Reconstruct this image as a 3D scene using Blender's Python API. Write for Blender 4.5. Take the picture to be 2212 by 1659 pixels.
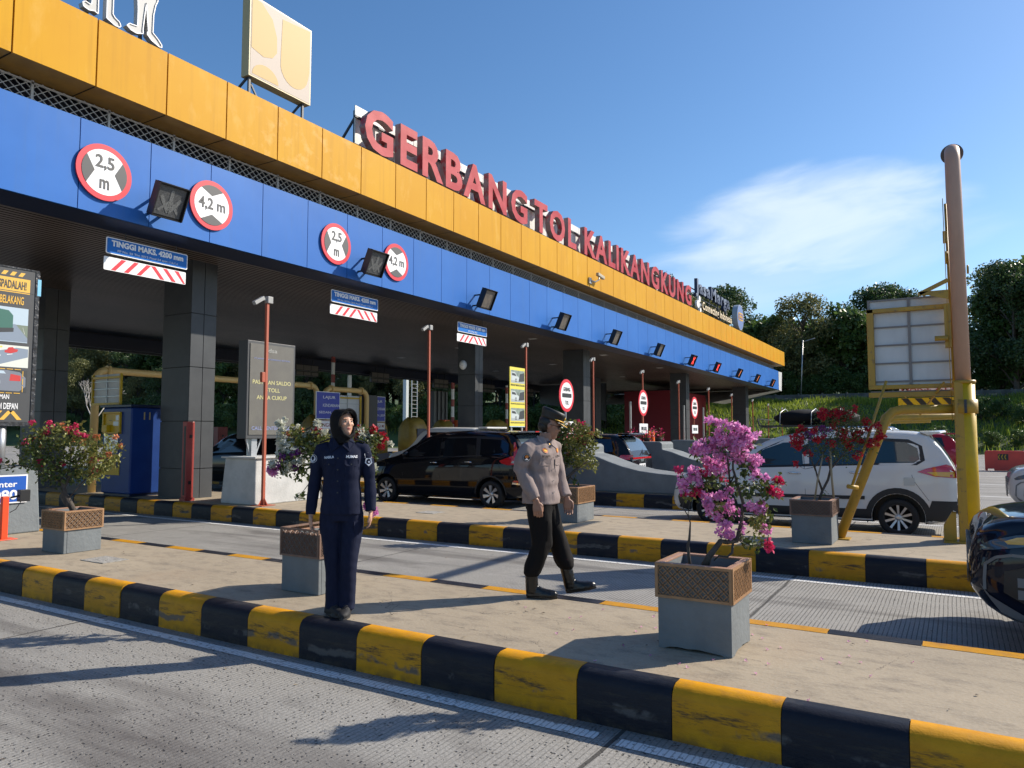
import bpy, bmesh, math, random
import numpy as np
from mathutils import Vector, Matrix
from mathutils.bvhtree import BVHTree
from mathutils.geometry import tessellate_polygon
R=math.radians
for o in list(bpy.data.objects): bpy.data.objects.remove(o)
scene=bpy.context.scene; COL=scene.collection
rng=np.random.default_rng(7); random.seed(7)

# ---------------------------------------------------------------- camera
cam_d=bpy.data.cameras.new('camera'); cam=bpy.data.objects.new('camera',cam_d); COL.objects.link(cam)
cam_d.sensor_width=36; cam_d.lens=36*1588/2212; cam_d.clip_end=2000; cam_d.clip_start=.05
cam.location=(0,0,1.74); cam.rotation_euler=(R(90+3.8),0,R(31.0))
scene.camera=cam
# ---------------------------------------------------------------- sky and sun
SUN_EL,SUN_AZ=R(34.5),R(48)          # azimuth from +X towards +Y
w=bpy.data.worlds.new('World'); scene.world=w; w.use_nodes=True
nt=w.node_tree; nt.nodes.clear()
def wn(t,**k):
    n=nt.nodes.new(t)
    for a,b in k.items(): setattr(n,a,b)
    return n
out=wn('ShaderNodeOutputWorld'); bg=wn('ShaderNodeBackground'); bg.inputs[1].default_value=.095
sky=wn('ShaderNodeTexSky',sky_type='NISHITA'); sky.sun_disc=False
sky.sun_elevation=SUN_EL; sky.sun_rotation=R(90)-SUN_AZ; sky.air_density=1.0; sky.dust_density=.55; sky.ozone_density=3.5
tc=wn('ShaderNodeTexCoord')
def cdir(px,py):   # sky direction of a spot given by azimuth-like plane coordinates
    h=R(31);p=R(3.8)
    f=Vector((-math.sin(h)*math.cos(p),math.cos(h)*math.cos(p),math.sin(p))); r=Vector((math.cos(h),math.sin(h),0)); u=r.cross(f)
    return (f+r*px+u*py).normalized()
def cloud(c,ru,rv,sx,sy,tilt,amt,nscale,seed):
    c=c.normalized(); r=c.cross(Vector((0,0,1))).normalized(); u=r.cross(c)
    a=r*math.cos(tilt)+u*math.sin(tilt); b=-r*math.sin(tilt)+u*math.cos(tilt)
    def dot(v):
        n=wn('ShaderNodeVectorMath',operation='DOT_PRODUCT'); nt.links.new(tc.outputs['Generated'],n.inputs[0]); n.inputs[1].default_value=v; return n.outputs['Value']
    da,db,dc=dot(a),dot(b),dot(c)
    def m(op,x,y=None,cl=False):
        n=wn('ShaderNodeMath',operation=op,use_clamp=cl)
        for i,v in enumerate((x,y)):
            if v is None: continue
            if isinstance(v,(int,float)): n.inputs[i].default_value=v
            else: nt.links.new(v,n.inputs[i])
        return n.outputs[0]
    cmb=wn('ShaderNodeCombineXYZ'); nt.links.new(m('MULTIPLY',da,nscale),cmb.inputs[0]); nt.links.new(m('MULTIPLY',db,nscale*3.2),cmb.inputs[1]); nt.links.new(m('MULTIPLY',dc,seed),cmb.inputs[2])
    ns=wn('ShaderNodeTexNoise'); ns.inputs['Scale'].default_value=1; ns.inputs['Detail'].default_value=7; ns.inputs['Roughness'].default_value=.52; ns.inputs['Distortion'].default_value=.5
    nt.links.new(cmb.outputs[0],ns.inputs['Vector'])
    ea=m('POWER',m('DIVIDE',m('ABSOLUTE',da),sx),2); eb=m('POWER',m('DIVIDE',m('ABSOLUTE',db),sy),2)
    d=m('ADD',m('SUBTRACT',1.0,m('ADD',ea,eb)),m('MULTIPLY',m('SUBTRACT',ns.outputs['Fac'],.5),1.8))
    mr=wn('ShaderNodeMapRange',interpolation_type='SMOOTHSTEP'); nt.links.new(d,mr.inputs[0]); mr.inputs[1].default_value=-.05; mr.inputs[2].default_value=1.15; mr.inputs[3].default_value=0; mr.inputs[4].default_value=amt
    front=m('GREATER_THAN',dc,0)
    return m('MULTIPLY',mr.outputs[0],front)
cl1=cloud(cdir(.40,.215),0,0,.19,.078,R(6),.68,7,3.1)
cl2=cloud(cdir(.30,.13),0,0,.30,.05,R(12),.3,5,5.7)
mx=wn('ShaderNodeMath',operation='MAXIMUM'); nt.links.new(cl1,mx.inputs[0]); nt.links.new(cl2,mx.inputs[1])
mix=wn('ShaderNodeMix',data_type='RGBA'); nt.links.new(mx.outputs[0],mix.inputs['Factor']); hs=wn('ShaderNodeHueSaturation'); hs.inputs['Saturation'].default_value=1.16; hs.inputs['Value'].default_value=1.22; nt.links.new(sky.outputs[0],hs.inputs['Color']); nt.links.new(hs.outputs[0],mix.inputs['A']); mix.inputs['B'].default_value=(7.2,8.0,8.8,1)
nt.links.new(mix.outputs['Result'],bg.inputs[0]); nt.links.new(bg.outputs[0],out.inputs[0])
sd=bpy.data.lights.new('sun','SUN'); sun=bpy.data.objects.new('sun',sd); COL.objects.link(sun)
sd.energy=4.6; sd.angle=R(.55); sd.color=(1,.91,.78)
sdir=Vector((math.cos(SUN_EL)*math.cos(SUN_AZ),math.cos(SUN_EL)*math.sin(SUN_AZ),math.sin(SUN_EL)))
sun.rotation_euler=(-sdir).to_track_quat('-Z','Y').to_euler()
scene.view_settings.view_transform='Standard'; scene.view_settings.look='None'; scene.view_settings.exposure=.5; scene.view_settings.gamma=1
scene.render.engine='CYCLES'

# ---------------------------------------------------------------- materials
def srgb(r,g,b):
    f=lambda c:(c/255/12.92) if c/255<=.04045 else ((c/255+.055)/1.055)**2.4
    return (f(r),f(g),f(b),1)
def mat(name,col,rough=.6,metal=0,col2=None,nscale=8,bump=0,bscale=40,spec=.5,stretch=(1,1,1),coat=0,emit=None,es=0,namt=(.35,.65),trans=0,alpha=1,detail=6):
    m=bpy.data.materials.new(name); m.use_nodes=True; t=m.node_tree; b=t.nodes['Principled BSDF']
    if len(col)==3: col=(*col,1)
    b.inputs['Base Color'].default_value=col; b.inputs['Roughness'].default_value=rough; b.inputs['Metallic'].default_value=metal
    b.inputs['Specular IOR Level'].default_value=spec; b.inputs['Coat Weight'].default_value=coat; b.inputs['Coat Roughness'].default_value=.04
    if emit: b.inputs['Emission Color'].default_value=(*emit[:3],1); b.inputs['Emission Strength'].default_value=es
    if trans: b.inputs['Transmission Weight'].default_value=trans
    if col2 is not None or bump:
        tcn=t.nodes.new('ShaderNodeTexCoord'); mp=t.nodes.new('ShaderNodeMapping'); mp.inputs['Scale'].default_value=stretch; t.links.new(tcn.outputs['Object'],mp.inputs[0])
    if col2 is not None:
        if len(col2)==3: col2=(*col2,1)
        n=t.nodes.new('ShaderNodeTexNoise'); n.inputs['Scale'].default_value=nscale; n.inputs['Detail'].default_value=detail; n.inputs['Roughness'].default_value=.6; t.links.new(mp.outputs[0],n.inputs[0])
        mr=t.nodes.new('ShaderNodeMapRange'); mr.inputs[1].default_value=namt[0]; mr.inputs[2].default_value=namt[1]; t.links.new(n.outputs['Fac'],mr.inputs[0])
        mxn=t.nodes.new('ShaderNodeMix'); mxn.data_type='RGBA'; mxn.inputs['A'].default_value=col; mxn.inputs['B'].default_value=col2; t.links.new(mr.outputs[0],mxn.inputs['Factor']); t.links.new(mxn.outputs['Result'],b.inputs['Base Color'])
    if bump:
        n=t.nodes.new('ShaderNodeTexNoise'); n.inputs['Scale'].default_value=bscale; n.inputs['Detail'].default_value=4; t.links.new(mp.outputs[0],n.inputs[0])
        bp=t.nodes.new('ShaderNodeBump'); bp.inputs['Strength'].default_value=bump; bp.inputs['Distance'].default_value=.02; t.links.new(n.outputs['Fac'],bp.inputs['Height']); t.links.new(bp.outputs[0],b.inputs['Normal'])
    return m
class NB:   # small node builder
    def __init__(s,name):
        s.mt=bpy.data.materials.new(name); s.mt.use_nodes=True; s.t=s.mt.node_tree; s.b=s.t.nodes['Principled BSDF']
        s.tc=s.t.nodes.new('ShaderNodeTexCoord')
        s.sep=s.t.nodes.new('ShaderNodeSeparateXYZ'); s.t.links.new(s.tc.outputs['Object'],s.sep.inputs[0])
        s.X,s.Y,s.Z=s.sep.outputs
    def l(s,a,b): s.t.links.new(a,b)
    def m(s,op,x,y=None,z=None,cl=False):
        n=s.t.nodes.new('ShaderNodeMath'); n.operation=op; n.use_clamp=cl
        for i,v in enumerate((x,y,z)):
            if v is None: continue
            if isinstance(v,(int,float)): n.inputs[i].default_value=v
            else: s.l(v,n.inputs[i])
        return n.outputs[0]
    def noise(s,scale,detail=5,stretch=(1,1,1),rough=.6,off=(0,0,0)):
        mp=s.t.nodes.new('ShaderNodeMapping'); mp.inputs['Scale'].default_value=stretch; mp.inputs['Location'].default_value=off; s.l(s.tc.outputs['Object'],mp.inputs[0])
        n=s.t.nodes.new('ShaderNodeTexNoise'); n.inputs['Scale'].default_value=scale; n.inputs['Detail'].default_value=detail; n.inputs['Roughness'].default_value=rough; s.l(mp.outputs[0],n.inputs[0]); return n.outputs['Fac']
    def vor(s,scale,feature='F1',stretch=(1,1,1)):
        mp=s.t.nodes.new('ShaderNodeMapping'); mp.inputs['Scale'].default_value=stretch; s.l(s.tc.outputs['Object'],mp.inputs[0])
        n=s.t.nodes.new('ShaderNodeTexVoronoi'); n.feature=feature; n.inputs['Scale'].default_value=scale; s.l(mp.outputs[0],n.inputs['Vector']); return n.outputs['Distance']
    def rng(s,v,a,b,c=0,d=1,smooth=False):
        n=s.t.nodes.new('ShaderNodeMapRange'); s.l(v,n.inputs[0])
        if smooth: n.interpolation_type='SMOOTHSTEP'
        for i,q in enumerate((a,b,c,d)): n.inputs[i+1].default_value=q
        return n.outputs[0]
    def mix(s,f,a,b,bt='MIX'):
        n=s.t.nodes.new('ShaderNodeMix'); n.data_type='RGBA'; n.blend_type=bt
        if isinstance(f,(int,float)): n.inputs['Factor'].default_value=f
        else: s.l(f,n.inputs['Factor'])
        for k,v in (('A',a),('B',b)):
            if isinstance(v,tuple): n.inputs[k].default_value=v if len(v)==4 else (*v,1)
            else: s.l(v,n.inputs[k])
        return n.outputs['Result']
    def bump(s,h,st=.5,dist=.01):
        bp=s.t.nodes.new('ShaderNodeBump'); bp.inputs['Strength'].default_value=st; bp.inputs['Distance'].default_value=dist; s.l(h,bp.inputs['Height']); s.l(bp.outputs[0],s.b.inputs['Normal'])
    def fin(s,col,rough=.7,metal=0,spec=.5):
        if isinstance(col,tuple): s.b.inputs['Base Color'].default_value=col if len(col)==4 else (*col,1)
        else: s.l(col,s.b.inputs['Base Color'])
        if isinstance(rough,(int,float)): s.b.inputs['Roughness'].default_value=rough
        else: s.l(rough,s.b.inputs['Roughness'])
        s.b.inputs['Metallic'].default_value=metal; s.b.inputs['Specular IOR Level'].default_value=spec
        return s.mt

def road_material():
    s=NB('grooved_concrete_road')
    base=s.mix(s.rng(s.noise(1.1,6),.3,.7),(.27,.26,.235),(.20,.193,.178))
    fine=s.noise(55,3); base=s.mix(s.rng(fine,.35,.7),base,(.37,.355,.325))
    # pits of exposed aggregate
    pit=s.rng(s.vor(30),.16,.30,1,0); pm=s.rng(s.noise(15,3,off=(3,1,0)),.46,.54)
    pits=s.m('MULTIPLY',pit,pm); near=s.rng(s.Y,4.6,5.2,1,0)
    pits=s.m('MULTIPLY',pits,s.m('ADD',s.m('MULTIPLY',near,.75),.2))
    base=s.mix(pits,base,(.07,.066,.06))
    # tyre dirt running with the traffic
    st=s.noise(1.0,6,stretch=(.16,1.5,1),off=(0,.4,0)); band=s.rng(st,.50,.68,smooth=True)
    base=s.mix(s.m('MULTIPLY',band,.62),base,(.085,.078,.072))
    bl=s.noise(1.6,7,stretch=(.5,1.1,1),off=(7,3,0)); base=s.mix(s.m('MULTIPLY',s.rng(bl,.56,.66),.45),base,(.10,.092,.085))
    bd=s.m('MULTIPLY',s.rng(s.m('ABSOLUTE',s.m('SUBTRACT',s.m('ADD',s.Y,s.m('MULTIPLY',s.noise(.5,3,off=(0,4,0)),.8)),3.05)),.15,.75,1,0,True),s.rng(s.noise(1.3,6,stretch=(.35,1.6,1),off=(3,0,0)),.36,.62)); base=s.mix(s.m('MULTIPLY',bd,.75),base,(.075,.065,.062))
    # transverse grooves (across the lane)
    wob=s.m('MULTIPLY',s.noise(.7,2),.02)
    g=s.m('FRACT',s.m('DIVIDE',s.m('ADD',s.X,wob),.037))
    gr=s.m('LESS_THAN',g,.2); gm=s.rng(s.noise(3.1,4,off=(5,5,0)),.28,.5)
    gl=s.m('MULTIPLY',gr,gm); base=s.mix(s.m('MULTIPLY',gl,s.rng(s.Y,4.3,6.5,.38,.8)),base,(.05,.048,.045))
    # slab joints
    j=s.m('ABSOLUTE',s.m('SUBTRACT',s.m('FRACT',s.m('DIVIDE',s.m('ADD',s.m('ADD',s.X,s.m('MULTIPLY',s.noise(1.5,3,off=(1,9,0)),.05)),1.70),5.25)),.5))
    jj=s.m('GREATER_THAN',j,.4975); base=s.mix(s.m('MULTIPLY',jj,.85),base,(.035,.033,.03))
    h=s.m('SUBTRACT',s.m('ADD',s.m('MULTIPLY',fine,.35),s.m('MULTIPLY',s.noise(160,2),.25)),s.m('ADD',s.m('MULTIPLY',gl,.5),pits))
    s.bump(h,.9,.009)
    return s.fin(base,.82,spec=.35)
def pave_material():
    s=NB('island_concrete')
    base=s.mix(s.rng(s.noise(.9,7),.3,.7),(.385,.315,.22),(.30,.245,.172))
    base=s.mix(s.rng(s.noise(3.5,8,stretch=(1,2,1),rough=.7),.48,.74),base,(.165,.135,.10))
    base=s.mix(s.m('MULTIPLY',s.rng(s.noise(.55,5,off=(4,2,0)),.56,.72),.5),base,(.34,.24,.15))
    base=s.mix(s.m('MULTIPLY',s.rng(s.noise(60,3),.4,.7),.35),base,(.42,.38,.31))
    cr=s.vor(.75,'DISTANCE_TO_EDGE'); cw=s.m('ADD',cr,s.m('MULTIPLY',s.m('SUBTRACT',s.noise(7,6),.5),.10))
    crack=s.m('MULTIPLY',s.m('LESS_THAN',s.m('ABSOLUTE',cw),.0016),s.rng(s.noise(1.1,2,off=(8,8,0)),.47,.55))
    base=s.mix(s.m('MULTIPLY',crack,.7),base,(.06,.052,.045))
    sp=s.rng(s.vor(5.5),.02,.045,1,0); sp=s.m('MULTIPLY',sp,s.rng(s.noise(4,2,off=(2,6,0)),.55,.6)); base=s.mix(sp,base,(.06,.05,.045))
    s.bump(s.m('SUBTRACT',s.noise(30,5),s.m('MULTIPLY',crack,.8)),.35,.008)
    return s.fin(base,.8,spec=.35)
def kerb_material(name,c1,c2,bare):
    s=NB(name)
    base=s.mix(s.rng(s.noise(6,5),.3,.7),c1,c2)
    zn=s.m('ADD',s.Z,s.m('MULTIPLY',s.m('SUBTRACT',s.noise(1.6,6,stretch=(1,1,.1)),.5),.22))
    # a rubbed band about half way up the face
    scr=s.m('MULTIPLY',s.rng(zn,.085,.10),s.rng(zn,.135,.15,1,0))
    scr=s.m('MULTIPLY',scr,s.rng(s.noise(2.1,5,off=(3,3,3)),.52,.57))
    base=s.mix(s.m('MULTIPLY',scr,.9),base,bare)
    ty=s.noise(9,7,stretch=(.5,1,3),rough=.75,off=(2,0,5)); tb=s.m('MULTIPLY',s.rng(s.Z,.07,.12),s.rng(s.Z,.2,.25,1,0))
    base=s.mix(s.m('MULTIPLY',s.m('MULTIPLY',s.rng(ty,.5,.62),tb),.85),base,(.028,.026,.024))
    lo=s.m('MULTIPLY',s.rng(s.Z,.0,.06,1,0),s.rng(s.noise(12,5),.4,.6)); base=s.mix(s.m('MULTIPLY',lo,.6),base,(.07,.055,.035))
    top=s.m('MULTIPLY',s.rng(s.Z,.285,.298),s.rng(s.noise(8,7,rough=.7,off=(6,1,1)),.5,.7)); base=s.mix(s.m('MULTIPLY',top,.35),base,bare)
    s.bump(s.m('ADD',s.noise(18,6,stretch=(.4,1,1.5)),s.m('MULTIPLY',s.noise(90,3),.3)),.5,.01)
    return s.fin(base,.5,spec=.22)
def white_line_material():
    s=NB('worn_white_line_paint')
    wear=s.noise(24,6,stretch=(1,1,1),rough=.7); g=s.m('FRACT',s.m('DIVIDE',s.X,.037)); gr=s.m('LESS_THAN',g,.22)
    f=s.m('MAXIMUM',s.rng(wear,.55,.6),s.m('MULTIPLY',gr,.6))
    base=s.mix(f,(.72,.72,.70),(.25,.24,.215)); s.bump(wear,.3,.004)
    return s.fin(base,.7)
M={}
M['road']=road_material(); M['pave']=pave_material()
M['kerb_y']=kerb_material('yellow_kerb_paint',(.60,.285,.008),(.47,.21,.006),(.12,.105,.09))
M['kerb_b']=kerb_material('black_kerb_paint',(.007,.009,.016),(.012,.014,.022),(.085,.082,.08))
M['wline']=white_line_material()
M['yline']=mat('yellow_edge_paint',(.72,.33,.02),.6,col2=(.5,.24,.03),nscale=20,namt=(.45,.8))
M['bline']=mat('dark_edge_paint',(.045,.045,.05),.6,col2=(.13,.125,.11),nscale=14,namt=(.45,.7))
def fascia_yellow():
    s=NB('yellow_cladding')
    base=s.mix(s.rng(s.noise(.5,4),.3,.7),(.60,.315,.012),(.56,.275,.009))
    pid=s.m('FLOOR',s.m('DIVIDE',s.m('ADD',s.Y,19.52),1.31)); rnd=s.m('FRACT',s.m('MULTIPLY',s.m('SINE',s.m('MULTIPLY',pid,12.9898)),43758.5))
    base=s.mix(s.m('MULTIPLY',rnd,.35),base,(.50,.235,.006))
    st=s.noise(1,6,stretch=(1,7,.30)); base=s.mix(s.m('MULTIPLY',s.rng(st,.5,.68),.38),base,(.42,.20,.012))
    dr=s.noise(1.6,6,stretch=(1,2,.8),off=(0,3,7)); base=s.mix(s.m('MULTIPLY',s.rng(dr,.56,.7),.22),base,(.70,.45,.12))
    far=s.rng(s.Y,15,22); wv=s.noise(.8,6,stretch=(1,2.2,1),off=(0,2,0)); lowz=s.rng(s.Z,7.9,8.6,1,0)
    m1=s.m('MULTIPLY',s.m('MULTIPLY',far,s.m('GREATER_THAN',wv,.5)),lowz)
    base=s.mix(s.m('MULTIPLY',m1,.8),base,(.60,.255,.004))
    pal=s.m('MULTIPLY',s.rng(s.Y,-16,-14.5),s.rng(s.Y,-12.5,-11,1,0)); base=s.mix(s.m('MULTIPLY',s.m('MULTIPLY',pal,s.rng(s.noise(3,5,off=(0,5,1)),.52,.68)),.35),base,(.8,.5,.2))
    return s.fin(base,.5,spec=.12)
M['fy']=fascia_yellow()
def fascia_blue():
    s=NB('blue_cladding'); base=s.mix(s.rng(s.noise(.6,4),.3,.7),(.025,.13,.43),(.033,.155,.49))
    pid=s.m('FLOOR',s.m('DIVIDE',s.m('ADD',s.Y,19.52),1.31)); rnd=s.m('FRACT',s.m('MULTIPLY',s.m('SINE',s.m('MULTIPLY',pid,78.233)),43758.5))
    base=s.mix(s.m('MULTIPLY',rnd,.3),base,(.02,.115,.40)); st=s.noise(1,6,stretch=(1,6,.3)); base=s.mix(s.m('MULTIPLY',s.rng(st,.52,.7),.3),base,(.05,.14,.36))
    s.bump(s.noise(.9,2,stretch=(1,1,.7)),.15,.05); return s.fin(base,.42,spec=.2)
M['fyu']=mat('yellow_perforated_underside',(.40,.22,.04),.5,col2=(.30,.16,.03),nscale=3)
M['fb']=fascia_blue()
M['gap']=mat('dark_joint',(.03,.03,.03),.8)
M['navy']=mat('navy_trim',(.012,.02,.05),.4)
M['latt']=mat('pale_lattice_metal',(.50,.52,.55),.45)
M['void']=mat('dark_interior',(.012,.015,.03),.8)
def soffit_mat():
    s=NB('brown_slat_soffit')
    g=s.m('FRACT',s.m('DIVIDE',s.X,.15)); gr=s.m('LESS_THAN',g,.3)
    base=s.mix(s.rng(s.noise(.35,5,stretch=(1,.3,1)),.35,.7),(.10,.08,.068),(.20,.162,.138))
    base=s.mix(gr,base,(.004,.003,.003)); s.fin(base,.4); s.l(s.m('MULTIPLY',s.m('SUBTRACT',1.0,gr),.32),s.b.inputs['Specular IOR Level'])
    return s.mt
M['soffit']=soffit_mat()
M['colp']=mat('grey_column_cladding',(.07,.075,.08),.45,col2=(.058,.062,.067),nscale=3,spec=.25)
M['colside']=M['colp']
M['white']=mat('white_paint',(.78,.78,.76),.45,col2=(.62,.61,.58),nscale=5,namt=(.5,.8))
M['offw']=mat('off_white_sheet',(.62,.63,.62),.5,col2=(.5,.5,.49),nscale=2,stretch=(1,1,.4))
M['conc_w']=mat('whitewashed_concrete',(.50,.50,.48),.75,col2=(.36,.36,.345),nscale=2.6,bump=.25,bscale=30,namt=(.42,.75))
M['conc_g']=mat('blue_grey_painted_concrete',(.165,.183,.19),.75,col2=(.125,.138,.144),nscale=3,bump=.3,bscale=22,namt=(.42,.75))
M['conc_e']=mat('bare_concrete_edge',(.42,.40,.36),.85,col2=(.2,.19,.17),nscale=20,bump=.6,bscale=50)
M['red']=mat('sign_red',(.62,.012,.03),.4); M['black']=mat('black_plastic',(.012,.012,.013),.45)
M['dgrey']=mat('dark_grey_vinyl',(.05,.052,.055),.5)
M['blue']=mat('sign_blue',(.012,.09,.42),.35); M['blue2']=mat('sign_light_blue',(.010,.15,.52),.45,spec=.2)
M['navyblue']=mat('deep_sign_blue',(.008,.025,.33),.4)
M['wtxt']=mat('sign_white',(.8,.8,.8),.4)
M['letr']=mat('faded_red_acrylic',(.36,.018,.028),.5,spec=.2,col2=(.45,.06,.07),nscale=1.5,stretch=(1,1,1.5),namt=(.4,.65))
M['letside']=mat('red_grey_return',(.28,.20,.19),.5,col2=(.35,.02,.03),nscale=4,stretch=(1,.6,.6),namt=(.5,.6))
M['backp']=mat('stained_white_backing',(.66,.67,.64),.5,col2=(.45,.46,.42),nscale=2.2,stretch=(1,2,.5),namt=(.45,.7))
M['steel']=mat('galvanised_steel',(.42,.43,.44),.4,metal=.7); M['camg']=mat('grey_plastic_housing',(.30,.30,.29),.5); M['dsteel']=mat('dark_painted_steel',(.03,.035,.045),.5)
M['orange']=mat('red_oxide_paint',(.36,.085,.04),.55,col2=(.38,.075,.035),nscale=8,stretch=(1,1,.3))
M['orange2']=mat('bright_orange_paint',(.75,.14,.02),.45,col2=(.6,.10,.02),nscale=4)
M['redbox']=mat('dark_red_paint',(.33,.045,.035),.45,col2=(.26,.03,.025),nscale=4)
def pyel():
    s=NB('weathered_yellow_paint'); base=s.mix(s.rng(s.noise(4,5,stretch=(1,1,.3)),.35,.7),(.46,.27,.02),(.34,.20,.03))
    base=s.mix(s.m('MULTIPLY',s.rng(s.noise(14,6),.6,.68),.7),base,(.16,.10,.05)); return s.fin(base,.45)
M['pyel']=pyel(); M['pyel2']=mat('bright_yellow_paint',(.62,.40,.006),.38,col2=(.50,.31,.012),nscale=3,spec=.35)
M['ppink']=mat('faded_primer_pipe',(.50,.31,.22),.5,col2=(.44,.27,.19),nscale=5,stretch=(1,1,.3))
M['pcream']=mat('cream_yellow_pipe',(.74,.50,.19),.45)
M['tarp']=mat('yellow_tarpaulin',(.36,.25,.04),.5,col2=(.26,.17,.03),nscale=5,bump=.8,bscale=9)
M['wood']=mat('brown_lattice_board',(.36,.20,.095),.55,col2=(.27,.15,.07),nscale=12)
M['woodd']=mat('weathered_lattice_board',(.20,.12,.085),.6,col2=(.15,.09,.065),nscale=12)
M['tile']=mat('terracotta_rim',(.33,.17,.09),.6,col2=(.33,.2,.15),nscale=9)
M['soil']=mat('soil',(.06,.04,.028),.9,bump=.8,bscale=40)
M['bark']=mat('dark_bark',(.05,.038,.03),.85,col2=(.09,.075,.06),nscale=20,bump=.8,bscale=45,stretch=(1,1,.4))
M['bark2']=mat('grey_bark',(.12,.10,.08),.9,col2=(.06,.05,.04),nscale=8,bump=.6)
M['bamboo']=mat('dry_bamboo',(.30,.24,.15),.6)
def leaf(name,a,b,t=.3,rough=.45):
    s=NB(name); oi=s.t.nodes.new('ShaderNodeNewGeometry'); n=s.noise(1.2,3); rn=s.m('ADD',s.m('MULTIPLY',oi.outputs['Random Per Island'],.7),s.m('MULTIPLY',n,.3))
    col=s.mix(rn,a,b); s.l(col,s.b.inputs['Base Color']); s.b.inputs['Roughness'].default_value=rough; s.b.inputs['Specular IOR Level'].default_value=.45
    tr=s.t.nodes.new('ShaderNodeBsdfTranslucent'); s.l(col,tr.inputs[0]); ms=s.t.nodes.new('ShaderNodeMixShader'); ms.inputs[0].default_value=t
    o=s.t.nodes['Material Output']; s.l(s.b.outputs[0],ms.inputs[1]); s.l(tr.outputs[0],ms.inputs[2]); s.l(ms.outputs[0],o.inputs[0]); return s.mt
M['leaf']=leaf('bougainvillea_leaf',(.035,.075,.018),(.13,.15,.03))
M['leafy']=leaf('yellow_green_leaf',(.14,.16,.03),(.27,.26,.07))
M['tleaf']=leaf('tree_leaf',(.045,.088,.024),(.12,.19,.045),.42,.38)
M['tleaf2']=leaf('dry_tree_leaf',(.11,.125,.04),(.22,.215,.08),.42,.5)
M['tleaf3']=leaf('dark_tree_leaf',(.034,.066,.024),(.085,.135,.04),.38,.42)
M['grass']=leaf('grass_blade',(.13,.20,.02),(.32,.38,.05),.5,.5)
M['pink']=leaf('pink_bract',(.70,.21,.52),(.90,.48,.76),.48,.6)
M['mag']=leaf('magenta_bract',(.62,.015,.10),(.72,.06,.18),.3,.55)
M['redf']=leaf('red_bract',(.42,.004,.02),(.60,.03,.05),.3,.55)
M['whitef']=leaf('white_bract',(.52,.52,.40),(.70,.70,.60),.35,.6)
M['purf']=leaf('purple_bract',(.20,.02,.22),(.42,.12,.40),.35,.6)
M['oraf']=leaf('orange_bract',(.62,.17,.05),(.70,.33,.16),.35,.6)
M['earth']=mat('hill_soil_and_weeds',(.035,.06,.015),.95,col2=(.08,.11,.025),nscale=.5,bump=1,bscale=3)
def carpaint(name,c,rough=.25,metal=.0):
    m=mat(name,c,.5,metal=0,coat=1,spec=.04); m.node_tree.nodes['Principled BSDF'].inputs['Coat IOR'].default_value=1.38; return m
M['cblack']=carpaint('black_car_paint',(.003,.0035,.006),.3,.2); M['cnavy']=carpaint('deep_blue_car_paint',(.004,.007,.018),.3,.3)
M['cwhite']=carpaint('white_car_paint',(.62,.62,.60),.35); M['csilver']=carpaint('silver_car_paint',(.5,.5,.5),.3,.6); M['cred']=carpaint('red_car_paint',(.35,.01,.02),.3); M['cgreen']=carpaint('green_car_paint',(.02,.30,.05),.3)
M['glass']=mat('tinted_glass',(.004,.006,.009),.05,spec=.5,coat=.2); M['glassb']=mat('blue_tinted_glass',(.012,.035,.05),.05,spec=.6,coat=.3)
M['glassg']=mat('reflective_rear_glass',(.06,.085,.10),.12,spec=.7,coat=.4)
M['tyre']=mat('tyre_rubber',(.012,.012,.012),.8); M['rim']=mat('alloy_rim',(.55,.55,.54),.3,metal=.7); M['chrome']=mat('chrome',(.75,.75,.75),.12,metal=1)
M['clad']=mat('black_cladding',(.014,.015,.017),.6); M['tail']=mat('red_lens',(.50,.006,.012),.12,coat=1,spec=.8); M['amber']=mat('amber_lens',(.65,.36,.02),.15,coat=1); M['lamp']=mat('clear_lens',(.55,.55,.55),.08,coat=1,metal=.3)
M['skidg']=mat('grey_bumper_trim',(.16,.165,.17),.45)
M['skin']=mat('warm_skin',(.52,.29,.19),.5,col2=(.45,.24,.155),nscale=20); M['skin2']=mat('tanned_skin',(.33,.175,.115),.5,col2=(.26,.13,.085),nscale=20)
M['uni_n']=mat('navy_uniform_cloth',(.007,.010,.028),.85,col2=(.010,.014,.036),nscale=30,bump=.5,bscale=7,stretch=(1,1,.45),spec=.2)
M['hijab']=mat('black_headscarf_cloth',(.003,.003,.004),.8,bump=.3,bscale=6,spec=.25)
M['uni_t']=mat('taupe_uniform_cloth',(.275,.22,.205),.85,col2=(.235,.185,.17),nscale=25,bump=.6,bscale=7,stretch=(1,1,.5),spec=.2)
M['trou_b']=mat('black_trouser_cloth',(.007,.006,.006),.85,bump=.7,bscale=7,stretch=(1,1,.4),spec=.2)
M['trou_g']=mat('taupe_trouser_panel',(.045,.036,.034),.85,bump=.6,bscale=8,spec=.2)
M['boot']=mat('polished_black_leather',(.006,.006,.006),.28,bump=.3,bscale=30); M['shoe']=mat('black_knit_trainer',(.009,.009,.010),.7); M['sole']=mat('dark_rubber_sole',(.03,.03,.032),.6)
M['gold']=mat('gold_braid',(.72,.42,.04),.4,metal=.2); M['lip']=mat('lip_colour',(.42,.10,.09),.4); M['eyew']=mat('eye_white',(.6,.58,.55),.3); M['emb']=mat('white_embroidery',(.75,.75,.78),.7); M['hair']=mat('black_hair',(.008,.007,.006),.5)
M['amb_emb']=mat('gold_red_badge',(.70,.30,.03),.5,col2=(.5,.03,.02),nscale=60)

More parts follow.
